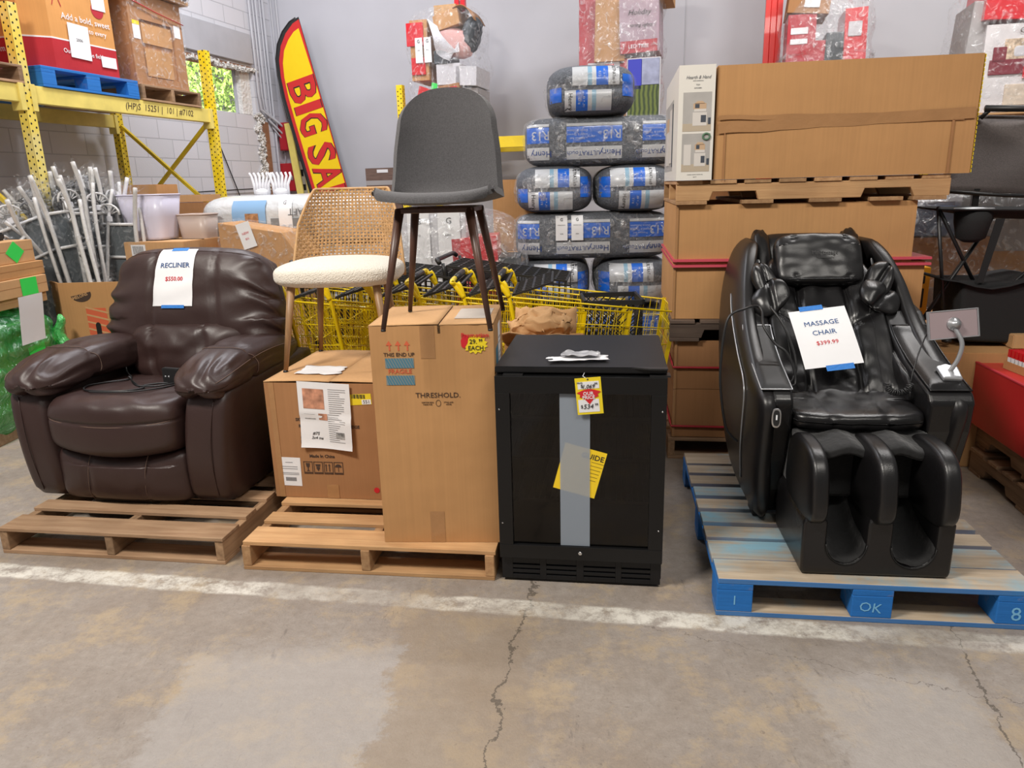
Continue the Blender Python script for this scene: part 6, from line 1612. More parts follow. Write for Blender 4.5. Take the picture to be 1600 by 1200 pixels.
h_ = MB(); h_.tube(smooth([(-Lb-.0, -.275, .90), (-Lb-.045, -.27, .965), (-Lb-.06, -.24, .985), (-Lb-.06, .24, .985), (-Lb-.045, .27, .965), (-Lb, .275, .90)], 5), .014, 8); h_.build('handle', 'cart', cart)
MB().tube([(-Lb-.06, -.16, .985), (-Lb-.06, .16, .985)], .0175, 10).build('handle_grip', 'black_plastic', cart)
# black child-seat flap of slatted plastic
s_ = MB()
for k in range(8): y = -.23+.46*k/7; s_.bar((-Lb+.02, y, .905), (-Lb+.22, y, .965), .012, .012)
for k in range(5): t_ = k/4; s_.bar((-Lb+.02+.2*t_, -.235, .905+.06*t_), (-Lb+.02+.2*t_, .235, .905+.06*t_), .012, .012)
s_.build('child_seat_flap', 'black_plastic', cart)
CZ = math.radians(-4)
c0_ = Vector((.875, 3.98, 0)); dirx = Vector((math.cos(CZ), math.sin(CZ), 0))
cart.location = c0_; cart.rotation_euler = (0, 0, CZ)
ordn = ['second', 'third', 'fourth', 'fifth', 'sixth', 'seventh']
for k in range(5):
    dup(cart, c0_-dirx*(.235*(k+1)), CZ, label='yellow wire shopping cart, %s from the right in the nested row' % ordn[k])
    
dup(cart, (-.55, 4.35, 0), math.radians(-6), label='yellow shopping cart seen between the rattan chair legs, left end of the row')
dup(cart, (-.80, 4.37, 0), math.radians(-6), label='yellow shopping cart furthest left, half hidden behind the recliner')
# black folded carts' flaps lying behind: a second nested row with black plastic tops
def black_cart(label, loc, rz):
    t = thing('black_cart', label, 'shopping cart', loc, rz)
    f_ = MB()
    for s in (-1, 1): f_.tube(smooth([(.0, s*.2, .10), (-.5, s*.23, .12), (-.72, s*.25, .5), (-.80, s*.26, 1.0)], 6), .011, 8)
    f_.build('side_frame', 'black_metal', t)
    b2 = MB()
    for k in range(12): x = -.78+.74*k/11; b2.bar((x, -.24, .98-.1*k/11), (x, .24, .98-.1*k/11), .014, .01)
    for k in range(7): y = -.24+.48*k/6; b2.bar((-.78, y, .98), (-.04, y, .88), .012, .014)
    for k in range(20): x = -.78+.74*k/19; z = .98-.1*k/19; b2.bar((x, -.24, z), (x, -.22, .58), .007, .007, up=(1, 0, 0)); b2.bar((x, .24, z), (x, .22, .58), .007, .007, up=(1, 0, 0))
    for v in (.3, .65, 1): b2.bar((-.78, -.24+.02*v, .98-.4*v), (-.04, -.24+.02*v, .88-.3*v), .008, .008); b2.bar((-.78, .24-.02*v, .98-.4*v), (-.04, .24-.02*v, .88-.3*v), .008, .008)
    b2.build('slatted_basket', 'black_plastic', t)
    MB().tube([(-.82, -.26, 1.0), (-.84, -.24, 1.02), (-.84, .24, 1.02), (-.82, .26, 1.0)], .015, 8).build('handle', 'black_plastic', t)
    return t
black_cart('black slatted cart nearest the middle behind the yellow row', (.42, 4.72, .0), math.radians(-8))
black_cart('black slatted cart left of the other one behind the yellow row', (-.08, 4.78, 0), math.radians(-4))
black_cart('black slatted cart furthest left behind the grey chair legs', (-.52, 4.86, 0), math.radians(-4))
# black milk crate sitting in the front cart
mc_ = thing('milk_crate', 'black diamond-lattice plastic crate standing in the front yellow cart', 'crate', c0_+Vector((-.32, .02, .56)), CZ+.05)
cr = MB()
for (ax, fixed) in (('x', -.15), ('x', .15), ('y', -.15), ('y', .15)):
    for k in range(-6, 9):
        for sgn in (1, -1):
            a0, b0 = k*.04-.15+.04*0, 0.0
            u0, u1 = a0, a0+sgn*.26
            p = [(u0, .02), (u1, .28)]
            # clip to -.15..15
            (ua, za), (ub, zb_) = p
            pts = []
            for q in range(2): pass
            tmin, tmax = 0.0, 1.0; du = ub-ua
            for lim, s2 in ((-.15, 1), (.15, -1)):
                den = du*s2; num = (lim-ua)*s2
                if abs(den) > 1e-9:
                    tt = num/den
                    if den > 0: tmin = max(tmin, tt)
                    else: tmax = min(tmax, tt)
            if tmax-tmin < .05: continue
            A1 = (ua+du*tmin, za+(zb_-za)*tmin); A2 = (ua+du*tmax, za+(zb_-za)*tmax)
            if ax == 'y': cr.bar((A1[0], fixed, A1[1]), (A2[0], fixed, A2[1]), .006, .006)
            else: cr.bar((fixed, A1[0], A1[1]), (fixed, A2[0], A2[1]), .006, .006)
cr.box(-.155, .155, -.155, .155, 0, .012); 
for z in (.02, .27):
    for a_, b_2, c_3, d_4 in ((-.16, .16, -.16, -.145), (-.16, .16, .145, .16), (-.16, -.145, -.16, .16), (.145, .16, -.16, .16)): cr.box(a_, b_2, c_3, d_4, z, z+.025)
cr.build('crate_body', 'black_plastic', mc_)
# ================================================================== BACK WALL GOODS
br_ = thing('back_rack', 'yellow pallet rack along the grey back wall', 'rack', (0, 0, 0), TB)
for x in (-3.6, 2.1):
    for y in (8.25, 9.3): upright(br_, x, y, 2.58, M['post_far'], base=False)
for y in (8.25, 9.3): MB().box(-3.56, 2.06, y-.03, y+.03, 1.86, 1.98, ch=.004).build('load_beam', 'rack', br_)
MB().box(2.14, 4.6, 8.22, 8.28, 1.86, 1.98, ch=.004).build('load_beam', 'rack', br_); MB().box(2.14, 4.6, 9.27, 9.33, 1.86, 1.98, ch=.004).build('load_beam', 'rack', br_)
for x in (-3.0, -1.4, .7, 1.8, 2.6, 3.4, 4.2): MB().box(x, x+.09, 8.22, 9.33, 1.98, 2.0).build('cross_bar', 'rack_pale', br_)
# ---- shrink-wrapped assortments
def load(name, label, x, y, z, w_, d_, h, core='card', film_m='film_thick', seed=0, fnamp=.05):
    t = thing(name, label, 'wrapped load', BF(x, y, z), TB)
    return t
def bx_(t, nm, m, x0, x1, y0, y1, z0, z1, r=0, ch=.003):
    c = Vector(((x0+x1)/2, (y0+y1)/2, (z0+z1)/2)); mx = Matrix.Translation(c) @ Matrix.Rotation(r, 4, 'Y') @ Matrix.Translation(-c)
    return MB().box(x0, x1, y0, y1, z0, z1, mx, ch).build(nm, m, t)
M['pink'] = mat('pale_pink_cushion', (.62, .36, .34), .8); M['red_shine'] = mat('glossy_red_gift_box', (.62, .01, .02), .3, coat=.4); M['grey_card'] = mat('grey_box_board', (.36, .34, .34), .8); M['mix_dark'] = mat('dark_blue_grey_plastic', (.04, .05, .06), .4); M['grey_white'] = mat('greyish_white_board', (.58, .57, .60), .6)
s1 = load('wrapped_load', 'tall film-wrapped stack of red and grey boxes behind the grey chair', -3.52, 8.30, 2.0, 0, 0, 0)
bx_(s1, 'carton', 'card', .06, .30, .0, .5, .62, 1.25); bx_(s1, 'red_package', 'red_shine', .02, .05+.2, -.02, .0, .98, 1.22); bx_(s1, 'red_package', 'red_shine', .07, .26, -.02, .0, .68, .86)
for x in (.14, .26):
    bx_(s1, 'paper_ticket', 'paper', x, x+.10, -.035, -.03, .80, 1.06)
words('ticket_print', s1, 'ink_black', [('G', x+.05, -.038, 1.02, .05, {'bold': .001}) for x in (.14, .26)]+[('INFO', x+.05, -.038, .93, .015) for x in (.14, .26)])
bx_(s1, 'red_gift_box', 'red_shine', .12, .46, -.05, .4, .20, .52, .30); bx_(s1, 'red_gift_box', 'red_shine', .05, .25, .0, .4, -.12, .14); bx_(s1, 'white_label', 'paper', .14, .24, -.056, -.052, .26, .34, .3)
bx_(s1, 'green_tag', 'green_label', .34, .42, -.06, -.055, .45, .58, .25)
bx_(s1, 'carton', 'card_dark', .44, .72, -.03, .4, .32, .56, -.1); bx_(s1, 'red_print', 'red_shine', .47, .69, -.035, -.03, .35, .53, -.1)
bx_(s1, 'white_box', 'grey_white', .40, .72, .0, .5, .56, .78); bx_(s1, 'grey_box', 'grey_card', .70, .93, .05, .5, .26, .52, .02); bx_(s1, 'grey_box', 'grey_white', .66, .94, .0, .5, .54, .74, .06); bx_(s1, 'grey_box', 'grey_card', .68, .95, .05, .5, -.02, .25)
bx_(s1, 'white_box', 'grey_white', .42, .70, -.02, .4, .12, .24)
blob('pink_cushion', (.62, .1, 1.0), (.24, .14, .15), 'pink', s1, k=3, n=14, rot=Matrix.Rotation(.2, 3, 'Y'), fn=lambda u: (.02*nz(u, 3), .01, .02*nz(u, 2, 4)))
blob('blue_fleece', (.84, .15, 1.08), (.11, .16, .19), 'mix_dark', s1, k=2.4, n=12, rot=Matrix.Rotation(.4, 3, 'Y'), fn=lambda u: (.02*nz(u, 3, 1), .02*nz(u, 3), 0))
bx_(s1, 'open_carton', 'card', .40, .74, -.02, .4, 1.14, 1.30, -.2); MB().grid([[(.66+.28*j/8, -.02+.4*i, 1.33+.05*math.sin(j/8*2.5)-.16*(j/8)**2.5) for j in range(9)] for i in range(2)]).build('carton_flap', 'card_dark', s1, solid=.008)
bx_(s1, 'purple_box', mat('mauve_card', (.3, .12, .25), .6), .40, .62, .0, .3, 1.20, 1.27, -.2); bx_(s1, 'dark_box', 'mix_dark', .38, .56, -.01, .4, .78, .92)
bx_(s1, 'wicker_basket', 'rattan' if 'rattan' in M else 'card_light', .36, .66, .1, .4, 1.27, 1.40, 0); bx_(s1, 'red_bottle', 'red_shine', .62, .68, .15, .21, 1.32, 1.45); bx_(s1, 'red_bottle', 'red_shine', .70, .76, .15, .21, 1.32, 1.47)
wires = MB(); rn = random.Random(8)
for k in range(16): x = .33+k*.008; wires.tube(smooth([(x, -.03, 1.24-k*.005), (x+.08, -.07, 1.05), (x+.12+.01*k, -.05, .88), (x+.28, -.04, .80+.012*k)], 5), .0045, 5)
wires.build('white_cables', 'white_plastic', s1)
blob('stretch_film', (.49, .22, .60), (.50, .31, .78), 'film', s1, k=(5, 5, 7), n=24, fn=lambda u: (.05*nz((u.x, u.y, u.z*2.5), 1.6)+.02*math.sin(u.z*9), .03*nz(u, 4, 2), .0))
s1.scale = (.87, 1, 1)
s2 = load('wrapped_load', 'film-wrapped stack of red and brown cartons above the insulation', -1.58, 8.30, 2.0, 0, 0, 0)
bx_(s2, 'red_carton', 'print_red', .02, .25, .05, .5, .60, 1.40); bx_(s2, 'carton', 'card', .20, .52, -.02, .5, .68, 1.30, .02); bx_(s2, 'carton', 'card_light', .48, .98, .0, .5, 1.24, 1.5, 0)
bx_(s2, 'printed_carton', mat('mauve_printed_carton', (.42, .30, .36), .5), .46, .86, -.05, .5, .74, 1.26, -.03); bx_(s2, 'red_band', 'print_red', .47, .85, -.056, -.05, .74, .86, -.03); bx_(s2, 'red_carton', 'print_red', .06, .50, .02, .5, .36, .66); bx_(s2, 'red_carton', 'print_red', .50, .84, .0, .5, .40, .70)
bx_(s2, 'carton', 'card', .06, .84, .02, .5, .0, .36); bx_(s2, 'white_label', 'grey_white', .12, .46, .01, .018, .56, .68); words('printed_lettering', s2, 'ink_black', [('Holiday', .66, -.06, 1.12, .075, {'shear': .3}), ('string lights', .68, -.06, 1.0, .05, {'shear': .2})]); words('red_print_lettering', s2, 'ink_white', [('LED TREE', .66, -.062, .80, .05)])
bx_(s2, 'poinsettia_picture', 'red_shine', .30, .40, .005, .01, .58, .66); bx_(s2, 'crest_print', 'ink_brown', .60, .72, -.008, -.003, .50, .62)
blob('stretch_film', (.45, .22, .72), (.44, .31, .80), 'film_thick', s2, k=(7, 6, 8), n=22, fn=lambda u: (.03*nz((u.x, u.y, u.z*2.5), 1.6, 3)+.015*math.sin(u.z*11), .03*nz(u, 4, 2), .0))
pc = thing('picture_panel', 'panel printed with blue sky over a green field behind the top bale', 'picture', BF(-1.02, 8.12, 1.95), TB)
bx_(pc, 'panel_board', 'grey_white', 0, .34, 0, .03, 0, .72); bx_(pc, 'sky_print', mat('cobalt_sky_print', (.03, .04, .45), .5), .01, .15, -.006, 0, .42, .71); bx_(pc, 'cloud_print', mat('cloudy_sky_print', (.30, .32, .45), .5, var=.3, vscale=9), .15, .33, -.006, 0, .46, .71)
m = mat('striped_field_print', (.08, .12, .03), .6); N, L, b = nodes(m); tc = N.new('ShaderNodeTexCoord'); wv = N.new('ShaderNodeTexWave'); wv.inputs['Scale'].default_value = 7; wv.inputs['Distortion'].default_value = 3; L.new(tc.outputs['Object'], wv.inputs['Vector']); L.new(mixc(N, L, wv.outputs['Fac'], (.03, .05, .02), (.15, .19, .04)), b.inputs['Base Color'])
bx_(pc, 'field_print', m, .01, .33, -.006, 0, .0, .46)
s3 = load('wrapped_load', 'film-wrapped red cartons right beside the red steel column', .52, 8.28, 2.0, 0, 0, 0)
bx_(s3, 'carton', 'card', .0, .66, .0, .5, .0, .55); bx_(s3, 'red_carton', 'print_red', .0, .26, -.02, .5, .50, .98); bx_(s3, 'red_carton', 'red_shine', .52, .72, -.02, .5, .45, 1.0, -.03); bx_(s3, 'dark_carton', 'mix_dark', .36, .52, .0, .5, .45, .80); bx_(s3, 'red_carton', 'print_red', .26, .38, .02, .5, .45, .74)
bx_(s3, 'carton', 'card_dark', .0, .38, -.03, .5, .98, 1.3, .1); bx_(s3, 'white_label', 'paper', .14, .28, -.04, -.035, 1.03, 1.12, .1); bx_(s3, 'white_label', 'paper', .03, .19, -.026, -.02, .80, .86); bx_(s3, 'white_label', 'paper', .03, .19, -.026, -.02, .71, .76); bx_(s3, 'white_label', 'grey_white', .55, .67, -.03, -.02, .75, .88)
blob('stretch_film', (.38, .22, .62), (.43, .30, .68), 'film_thick', s3, k=(4, 5, 5), n=22, fn=lambda u: (.05*nz((u.x, u.y, u.z*2.5), 1.6, 3), .03*nz(u, 4, 2), -.1*abs(u.x)*(u.z > 0)))
# bedding boxes on a pallet at the right edge
pallet('pale wooden pallet on the back rack under the quilt packages at the right', BF(1.98, 7.55, 1.83), TB, 'wood_new', 'wood_new_y', seed=15, w_=1.1, d_=1.0)
s4 = load('wrapped_load', 'wrapped white quilt packages with red prints, at the upper right frame edge', 1.94, 7.6, 1.955, 0, 0, 0)
M['quilt_white'] = mat('white_bedding_print', (.68, .65, .66), .6, var=.1, vscale=9); M['maroon'] = mat('maroon_armchair_print', (.20, .015, .03), .5); M['cream_print'] = mat('cream_bedding_print', (.62, .52, .42), .6, var=.15, vscale=25)
bx_(s4, 'bedding_package', 'quilt_white', .13, .80, .0, .6, .0, .70); bx_(s4, 'red_package', 'red_shine', .10, .90, -.02, .6, .72, 1.1, .05); bx_(s4, 'grey_package', 'grey_card', .0, .14, .05, .6, .0, .9, .06)
bx_(s4, 'floral_print', mat('floral_print', (.55, .42, .30), .6, var=.5, vscale=40), .28, .62, -.008, 0, .40, .58); bx_(s4, 'armchair_print', 'maroon', .18, .44, -.012, 0, .30, .42); bx_(s4, 'armchair_print', 'maroon', .20, .30, -.012, 0, .40, .52); bx_(s4, 'red_print', 'maroon', .02, .12, -.0, .06, .08, .22)
blob('pillow_print', (.40, -.004, .48), (.05, .006, .045), 'grey_white', s4, n=6)
bx_(s4, 'red_badge', 'red_shine', .44, .62, -.014, -.002, .26, .36); bx_(s4, 'pillow_picture', 'cream_print', .32, .58, -.012, 0, .05, .22)
words('printed_lettering', s4, 'ink_brown', [('COZY', .46, -.01, .64, .06)]); words('badge_lettering', s4, 'ink_white', [('ALL', .50, -.016, .33, .035), ('SEASON', .52, -.016, .29, .03)])
blob('stretch_film', (.44, .30, .52), (.50, .36, .60), 'film', s4, k=(6, 6, 7), n=20, fn=lambda u: (.06*nz((u.x, u.y, u.z*2), 1.6, 3)-.04*u.z*(u.x < 0)*-1, .02*nz(u, 4, 2), 0))
# ---- feather flag leaning on the wall
fg = thing('feather_flag', 'yellow and red BIG SALE feather flag leaning on the back wall', 'flag', BF(-5.42, 9.30, 3.60), TB)
# outline in flag frame: u across, v down from the tip along its length
lean = math.radians(13.2)
def fl(u, v): return (u*math.cos(lean)+v*math.sin(lean), u*math.sin(lean)*1.0-v*math.cos(lean))
ol = [(0, 0), (-.10, .02), (-.24, .10), (-.36, .22), (-.445, .38), (-.49, .58), (-.515, .85), (-.52, 1.2), (-.52, 3.0), (-.0, 3.0), (.0, 1.4)]
def scaled(ol, i): return [(u*(1-i)-.26*i+.0, v) for u, v in ol]
def flag_sheet(ol, off, m, nm, th=.003):
    pts = [fl(u, v) for u, v in ol]; return MB().prism(pts, -off, -off-th, 'xz').build(nm, m, fg)
M['flag_red'] = mat('flag_red_cloth', (.60, .02, .02), .7); M['flag_yellow'] = mat('flag_yellow_cloth', (.90, .62, .0), .7, bump=.3, bscale=5, bdist=.03); M['flag_black'] = mat('flag_black_sleeve', (.02, .02, .02), .8)
flag_sheet([(.005, -.03)]+[(u-.035, v-.03) for u, v in ol[1:9]]+[(-.0, 3.0)], 0, 'flag_black', 'pole_sleeve')
flag_sheet(ol, .004, 'flag_red', 'red_border')
flag_sheet([(-.035, .10), (-.12, .12), (-.23, .19), (-.33, .29), (-.40, .43), (-.44, .60), (-.465, .86), (-.47, 1.2), (-.47, 3.0), (-.012, 3.0), (-.012, 1.2), (-.02, .6)], .008, 'flag_yellow', 'yellow_field')
flag_sheet([(-.01, .06), (-.075, .12), (-.03, .6), (-.005, .9)], .0095, 'flag_red', 'red_edge', .001)
pole = MB().tube([Vector((fl(u-.045, v-.035)[0], .0, fl(u-.045, v-.035)[1])) for u, v in ol[:9]], .009, 8).build('flag_pole', 'black_metal', fg)
def flag_letters(nm, m, grow, off):
    mb = MB(); v = .68
    for s in 'BIG SALE':
        if s == ' ': v += .11; continue
        q = text_mb(s, .56, .001, bold=grow*.8, sx=.60)
        xs = [p[0] for p in q.v]; cx = (min(xs)+max(xs))/2
        wd = {'B': .30, 'I': .11, 'G': .27, 'S': .26, 'A': .28, 'L': .20, 'E': .21}[s]; kk_ = wd/(max(xs)-min(xs)); q.v = [(cx+(a-cx)*kk_, b_, c_) for a, b_, c_ in q.v]
        ql = []
        # letter's up axis points across the flag to the pole-less side (+u); its right axis points down the flag (+v)
        for x, y, z in q.v:
            U_, V_ = y, x-cx
            X_, Z_ = fl(-.245+U_, v+wd/2+V_); ql.append((X_, -off-z, Z_))
        mb.add(ql, q.f); v += wd+.02
    return mb.build(nm, m, fg, recalc=False)
flag_letters('letter_outline', 'flag_black', .026, .0125); flag_letters('letter_fill', 'flag_red', .012, .0150)
# yellow boards behind the flag
for k, (x, lab) in enumerate(((-5.72, 'narrow worn yellow plank leaning by the red boxes'), (-5.55, 'wider worn yellow plank leaning behind the sale flag'))):
    t = thing('yellow_plank', lab, 'plank', BF(x, 9.38, 1.15), 0, None, (0, math.radians(-6), TB)); MB().box(0, .10+.05*k, 0, .03, -1.15, 1.2-.1*k).build('plank', 'rack_pale', t, bev=.003)
t = thing('sample_panel', 'brown wood-look sample panel behind the rattan chair', 'panel', BF(-4.66, 9.35, .0), TB); MB().box(0, .5, 0, .05, 0, 1.72).build('panel_board', mat('brown_wood_look', (.16, .10, .08), .6, var=.3, vscale=6, stretch=(1, 1, 12)), t); MB().box(0, .5, -.003, 0, 1.50, 1.56).build('panel_join', 'grey_card', t); MB().box(.17, .33, -.005, 0, 1.66, 1.70).build('white_label', 'paper', t)
# ---- low goods behind the chairs and carts
t = thing('wrapped_load', 'film-wrapped load with paper tickets and a red box seen between the grey chair legs', 'wrapped load', (-.92, 5.45, 0), -.05)
bx_(t, 'carton', 'card_light', 0, .34, .0, .5, .0, 1.24); bx_(t, 'grey_box', 'grey_white', .12, .62, -.03, .5, .40, 1.30); bx_(t, 'red_box', 'red_shine', .52, .85, -.05, .4, .60, 1.10, -.04); bx_(t, 'grey_box', 'grey_card', .5, .98, .05, .5, .0, .92); bx_(t, 'dark_box', 'mix_dark', .75, 1.0, .0, .4, .5, .95)
for x in (.20, .42): bx_(t, 'paper_ticket', 'paper', x, x+.16, -.05, -.045, .82, 1.28)
words('ticket_print', t, 'ink_black', [('G', x+.08, -.053, 1.22, .06, {'bold': .001}) for x in (.20, .42)]+[('INFO', x+.07, -.053, 1.12, .02) for x in (.20, .42)])
bx_(t, 'label', 'paper', .20, .52, -.045, -.04, .55, .80)
blob('stretch_film', (.50, .2, .66), (.56, .32, .66), 'film_thick', t, k=(4, 4, 5), n=22, fn=lambda u: (.05*nz((u.x, u.y, u.z*2.5), 1.6, 3), .03*nz(u, 4, 2), -.06*abs(u.x)*(u.z > 0)))
for x, y, z, w_, h, m, lab in ((-.12, 6.3, .9, .42, .60, 'card', 'cardboard box between the grey chair and the bales, the taller'), (-.02, 6.1, .3, .45, .62, 'card_light', 'cardboard box low down left of the insulation bales'), (1.28, 5.3, .3, .28, 1.1, 'card_dark', 'narrow brown carton between the bales and the tower'), (-1.7, 6.6, 1.0, .5, .42, 'card', 'brown carton behind the rattan chair back')):
    q = thing('cardboard_box', lab, 'box', (x, y, 0), -.1); MB().box(0, w_, 0, .35, 0, z+h, ch=.004).build('box_body', m, q); MB().box(0, w_, .17, .175, z+h+.0005, z+h+.002).build('flap_seam', 'dark', q)
for k, (a, b2, c_, lab) in enumerate(((1.22, 4.95, .62, 'black rubbish bag between the bales and the tower'),)):
    t = thing('black_bag', lab, 'bag', (a, b2, 0), 0); blob('bag_body', (0, 0, c_), (.10, .14, .62), 'black_plastic', t, k=2.5, n=20, fn=lambda u: (.05*nz(u, 3), .05*nz(u, 3, 4), .03*nz(u, 2)))
# crumpled open carton behind the tall carton
t = thing('torn_carton', 'torn open tan carton between the tall carton and the carts', 'carton', (-.03, 3.28, 0), -.2)
MB().box(0, .34, 0, .26, 0, .76, ch=.004).build('box_body', 'card', t)
for k, (x0, x1, y0, dz, dy) in enumerate(((0, .34, 0, .06, -.09), (0, .30, .26, .12, .03))):
    G = [[(x0+(x1-x0)*j/8, y0+dy*i/4+.02*nz((j*.4, i*.5, k), 1), .76+dz*i/4+.03*nz((j*.4, i*.5, k+3), 1)*i/4) for j in range(9)] for i in range(5)]; MB().grid(G).build('torn_flap', 'card_light', t, solid=.004)
t = thing('crumpled_paper', 'crumpled brown packing paper in the torn carton', 'paper', (.14, 3.38, .80), 0); blob('paper_ball', (0, 0, .02), (.14, .10, .07), 'card_light', t, k=2.2, n=12, fn=lambda u: (.04*nz(u, 3), .03*nz(u, 3, 2), .04*nz(u, 3, 5)))
# ================================================================== RIGHT SIDE
M['sling_brown'] = mat('taupe_sling_fabric', (.125, .105, .10), .8, bump=.5, bscale=260, bdist=.003, var=.15, vscale=120)
sc = thing('sling_chair', 'folded taupe sling patio lounger lying at the right above the wagon', 'lounger', (2.48, 4.25, 1.36), -.22)
pan = lambda u, v: Vector((.0+.085*v-.05*(1-v)*0+1.15*u-.04*(1-u), .16*v+.02*math.sin(u*9), .0+.40*v-.06*u-.02*math.sin(v*PI)))
MB().grid([[pan(j/24, i/10) for j in range(25)] for i in range(11)]).build('sling', 'sling_brown', sc, solid=.006)
MB().tube([pan(.0, 1)+Vector((0, .01, .01)), pan(.5, 1), pan(1, 1)], .010, 8).build('top_rod', 'sling_brown', sc)
MB().tube([(.17, .10, .44), (.6, .1, .42), (1.2, .1, .38)], .018, 10).build('frame_bar', 'black_metal', sc)
MB().tube([(.16, .12, .39), (.2, .1, .44)], .012, 8).build('frame_bar', 'black_metal', sc)
for u in (.38, .66): MB().tube([pan(u, v/10)+Vector((0, -.006, 0)) for v in range(11)], .007, 6).build('sling_rib', 'sling_brown', sc)
for x in (.14, .46): MB().box(x, x+.035, .02, .05, -.16, .01, ch=.003).build('frame_foot', 'black_metal', sc)
MB().tube([(-.02, .0, .0), (.3, .0, -.03), (1.1, -.0, -.07)], .010, 8).build('lower_rod', 'black_metal', sc)
MB().prism([(-.02, .10), (.045, .12), (.035, .24), (-.01, .16)], -.03, -.032, 'xz').build('white_care_tag', 'paper', sc)
# black folding organiser stand
st = thing('camp_organiser', 'black folding camp table with mesh cup holders and a cloth bin', 'camp table', (2.10, 3.66, 0), -.12)
def rod(a, b_, nm='leg', r=.009): return MB().tube([a, b_], r, 8).build(nm, 'black_metal', st)
rod((.0, .0, 1.30), (.13, .05, .66)); rod((.0, .0, 1.30), (.33, .15, .83)); rod((.30, .12, 1.20), (-.02, .02, .70)); rod((.42, -.02, 1.25), (.72, .1, .72)); rod((.72, .1, 1.20), (.12, .0, .64)); rod((.44, .35, 1.25), (.1, .3, .66)); rod((.75, -.02, 1.24), (.55, .3, .66))
for p in ((.12, .0, .64), (.13, .05, .66), (-.02, .02, .70)): MB().lathe([(.022, 0), (.024, .012), (.015, .02)], 12, (p[0], p[1], p[2]-.012)).build('foot_cap', 'black_plastic', st)
G = [[(.0+.95*j/12, -.04+.42*i/6, 1.29-.05*math.sin(j/12*PI)*math.sin(i/6*PI)-.045*j/12*.5) for j in range(13)] for i in range(7)]
MB().grid(G).build('table_cloth_top', 'black_cloth', st, solid=.006)
for x, y in ((.19, .05), (.55, .08)):
    ring = [(x+.085*math.cos(a*PI/12), y+.07*math.sin(a*PI/12), 1.285) for a in range(24)]
    MB().tube(ring, .006, 6, closed=True).build('cup_holder_rim', 'silver' if x < .3 else 'black_metal', st)
    MB().lathe([(.085, 0), (.082, -.05), (.065, -.13), (.03, -.15)][::-1], 20, (x, y, 1.275)).build('mesh_cup', 'black_cloth', st)
bb = MB().prism([(.18, .63), (.80, .60), (.82, .92), (.16, .93)], -.0, .34, 'xz').build('cloth_bin', 'black_cloth', st, bev=.02, segs=3)
G = [[(.05+.95*j/12, -.03+.40*i/6, .95-.05*math.sin(j/12*PI*2)**2) for j in range(13)] for i in range(7)]
MB().grid(G).build('lower_cloth', 'black_cloth', st, solid=.005)
MB().prism([(.22, .93), (.25, .93), (.31, 1.24), (.27, 1.24)], -.01, -.005, 'xz').build('strap', 'black_cloth', st)
# cartons that carry the stand
def rbox(label, x, y, z, w_, d_, h, m, rz=-.1, tape=False):
    t = thing('cardboard_box', label, 'box', (x, y, z), rz); MB().box(0, w_, 0, d_, 0, h, ch=.004).build('box_body', m, t)
    MB().box(0, w_, d_/2-.002, d_/2+.002, h+.0005, h+.0015).build('flap_seam', 'dark', t)
    if tape: MB().box(-.001, .0, d_*.3, d_*.7, h*.3, h).build('tape', 'tape', t)
    return t
rbox('wide low carton under the black camp table at the right', 2.02, 3.55, .0, 1.3, .9, .60, 'card', -.15)
rbox('open pale carton lying on the wide carton beneath the cloth bin', 2.50, 3.56, .603, .7, .5, .07, 'card_light', -.2)
# film-wrapped goods behind
t = thing('wrapped_load', 'film-wrapped brown pallet load behind the black camp table', 'wrapped load', (2.65, 4.95, 0), -.15)
bx_(t, 'carton', 'card_dark', 0, .55, 0, .7, 0, 1.05); bx_(t, 'carton', 'card', .56, 1.5, .05, .7, 0, .95); bx_(t, 'brown_jar', mat('brown_jar', (.10, .05, .03), .4), .03, .26, -.06, .0, .35, .72); bx_(t, 'grey_box', 'grey_card', .1, .9, .05, .6, .95, 1.28); bx_(t, 'silver_bag', 'silver', .3, 1.3, -.05, .5, 1.22, 1.36, .06)
bx_(t, 'blue_package', mat('dull_blue_print', (.10, .16, .30), .5), .0, .3, .0, .3, 1.06, 1.25)
blob('stretch_film', (.72, .3, .68), (.80, .42, .70), 'film_thick', t, k=(6, 5, 7), n=26, fn=lambda u: (.05*nz((u.x, u.y, u.z*2.5), 1.6, 3), .04*nz(u, 5, 2), .0))
t = thing('boxed_tool', 'small yellow and black boxed tool between the massage chair and the wrapped load', 'tool box', (2.49, 4.55, .60), -.1)
bx_(t, 'box_body', mat('amber_box_print', (.72, .33, .01), .5), 0, .12, 0, .12, 0, .30); bx_(t, 'dark_print', 'ink_black', .02, .09, -.003, 0, .20, .25); bx_(t, 'dark_print', 'ink_black', .03, .09, -.003, 0, .05, .17)
rbox('brown carton under the small yellow boxed tool', 2.42, 4.5, 0, .35, .3, .598, 'card_dark')
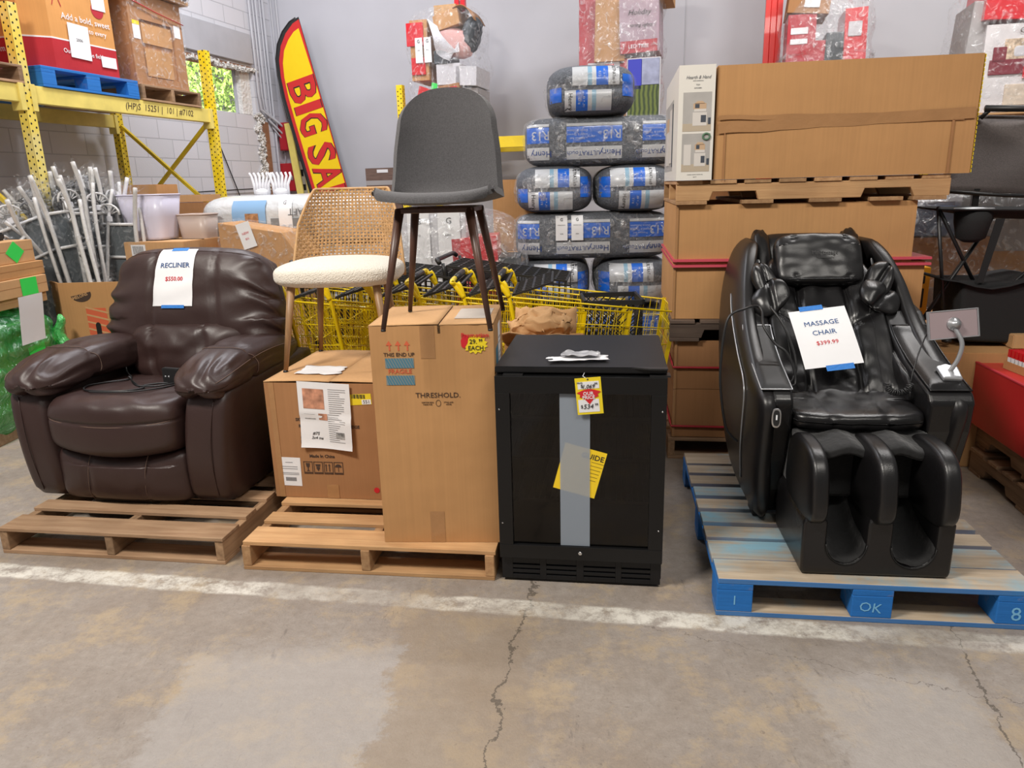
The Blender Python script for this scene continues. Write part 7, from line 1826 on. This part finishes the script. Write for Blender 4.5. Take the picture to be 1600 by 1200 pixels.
# red counter with stacked pallets beneath
rx, ry = 1.765, 3.02
for k in range(2): 
    pallet(['bottom wooden pallet under the red counter', 'second wooden pallet directly under the red counter'][k], PF(rx+.02+.03*k, ry-.25+.05*k, .0+.124*k)+Vector((0, 0, 0)), TP, 'wood_old', 'wood_old_y', w_=.9, d_=1.0, h=.122, seed=20+k, notch=True)
ct = thing('red_counter', 'bright red painted low counter box on wooden pallets at the right edge', 'counter', PF(rx, ry-.28, .25), TP)
MB().box(0, 1.0, 0, 1.08, 0, .30).build('counter_box', mat('glossy_red_panel', (.52, .008, .02), .35, coat=.3, bump=.1, bscale=8), ct, bev=.004)
MB().box(-.004, .012, 0, 1.08, .30, .308, ch=.002).build('top_lip', 'print_red', ct)
cb = thing('candy_box', 'open tray box of small red and white packets on the red counter', 'box', PF(rx+.10, ry+.42, .551), TP+.1)
ringwall([(0, 0), (.36, 0), (.36, .26), (0, .26)], 0, .038, .006).build('tray', 'card', cb); MB().box(.003, .357, .003, .257, 0, .006).build('tray_floor', 'card_in', cb)
words('crest_lettering', cb, 'ink_black', [('snack', .12, -.001, .019, .02)])
pk = thing('candy_packet', 'small red and white candy packet standing in the tray on the red counter', 'packet', (0, 0, 0), 0, 'candy packets in the tray')
MB().box(-.019, .019, -.009, .009, 0, .085, ch=.002).build('packet_body', 'ink_white', pk); MB().box(-.0195, .0195, -.0096, .0096, .05, .086).build('red_top', 'red_shine', pk); MB().box(-.012, .012, -.0102, -.009, .014, .032).build('print', 'ink_black', pk)
mt = Matrix.Translation(PF(rx+.10, ry+.42, .559)) @ Matrix.Rotation(TP+.1, 4, 'Z'); k = 0
for j in range(9):
    for i in range(8):
        p = mt @ Vector((.028+i*.0435, .018+j*.028, 0))
        if k == 0: pk.location = p; pk.rotation_euler = (0, 0, TP+.1)
        else: dup(pk, p, TP+.1)
        k += 1
o = MB().lathe([(.045, 0), (.055, .05), (.057, .052)], 24).build('white_cup', 'white_plastic'); o.location = PF(rx+.16, ry+.20, .551); top(o, 'white cup on the red counter at the right frame edge', 'cup')
# items on the floor under/behind the counter
t = thing('blue_crate', 'dark blue printed crate on the floor beside the pallets under the red counter', 'crate', PF(1.86, 3.86, 0), TP)
bx_(t, 'crate_body', mat('dark_blue_plastic', (.01, .05, .14), .4), 0, .30, 0, .3, 0, .22, ch=.008); words('crate_lettering', t, mat('dull_white_print', (.3, .36, .42), .7), [('BATTERY', .15, -.002, .13, .045), ('RETURN', .15, -.002, .07, .045)])
t = thing('cardboard_box', 'brown carton standing on the floor behind the blue crate', 'box', PF(1.80, 4.2, 0), TP); bx_(t, 'box_body', 'card_dark', 0, .6, 0, .4, 0, .36)
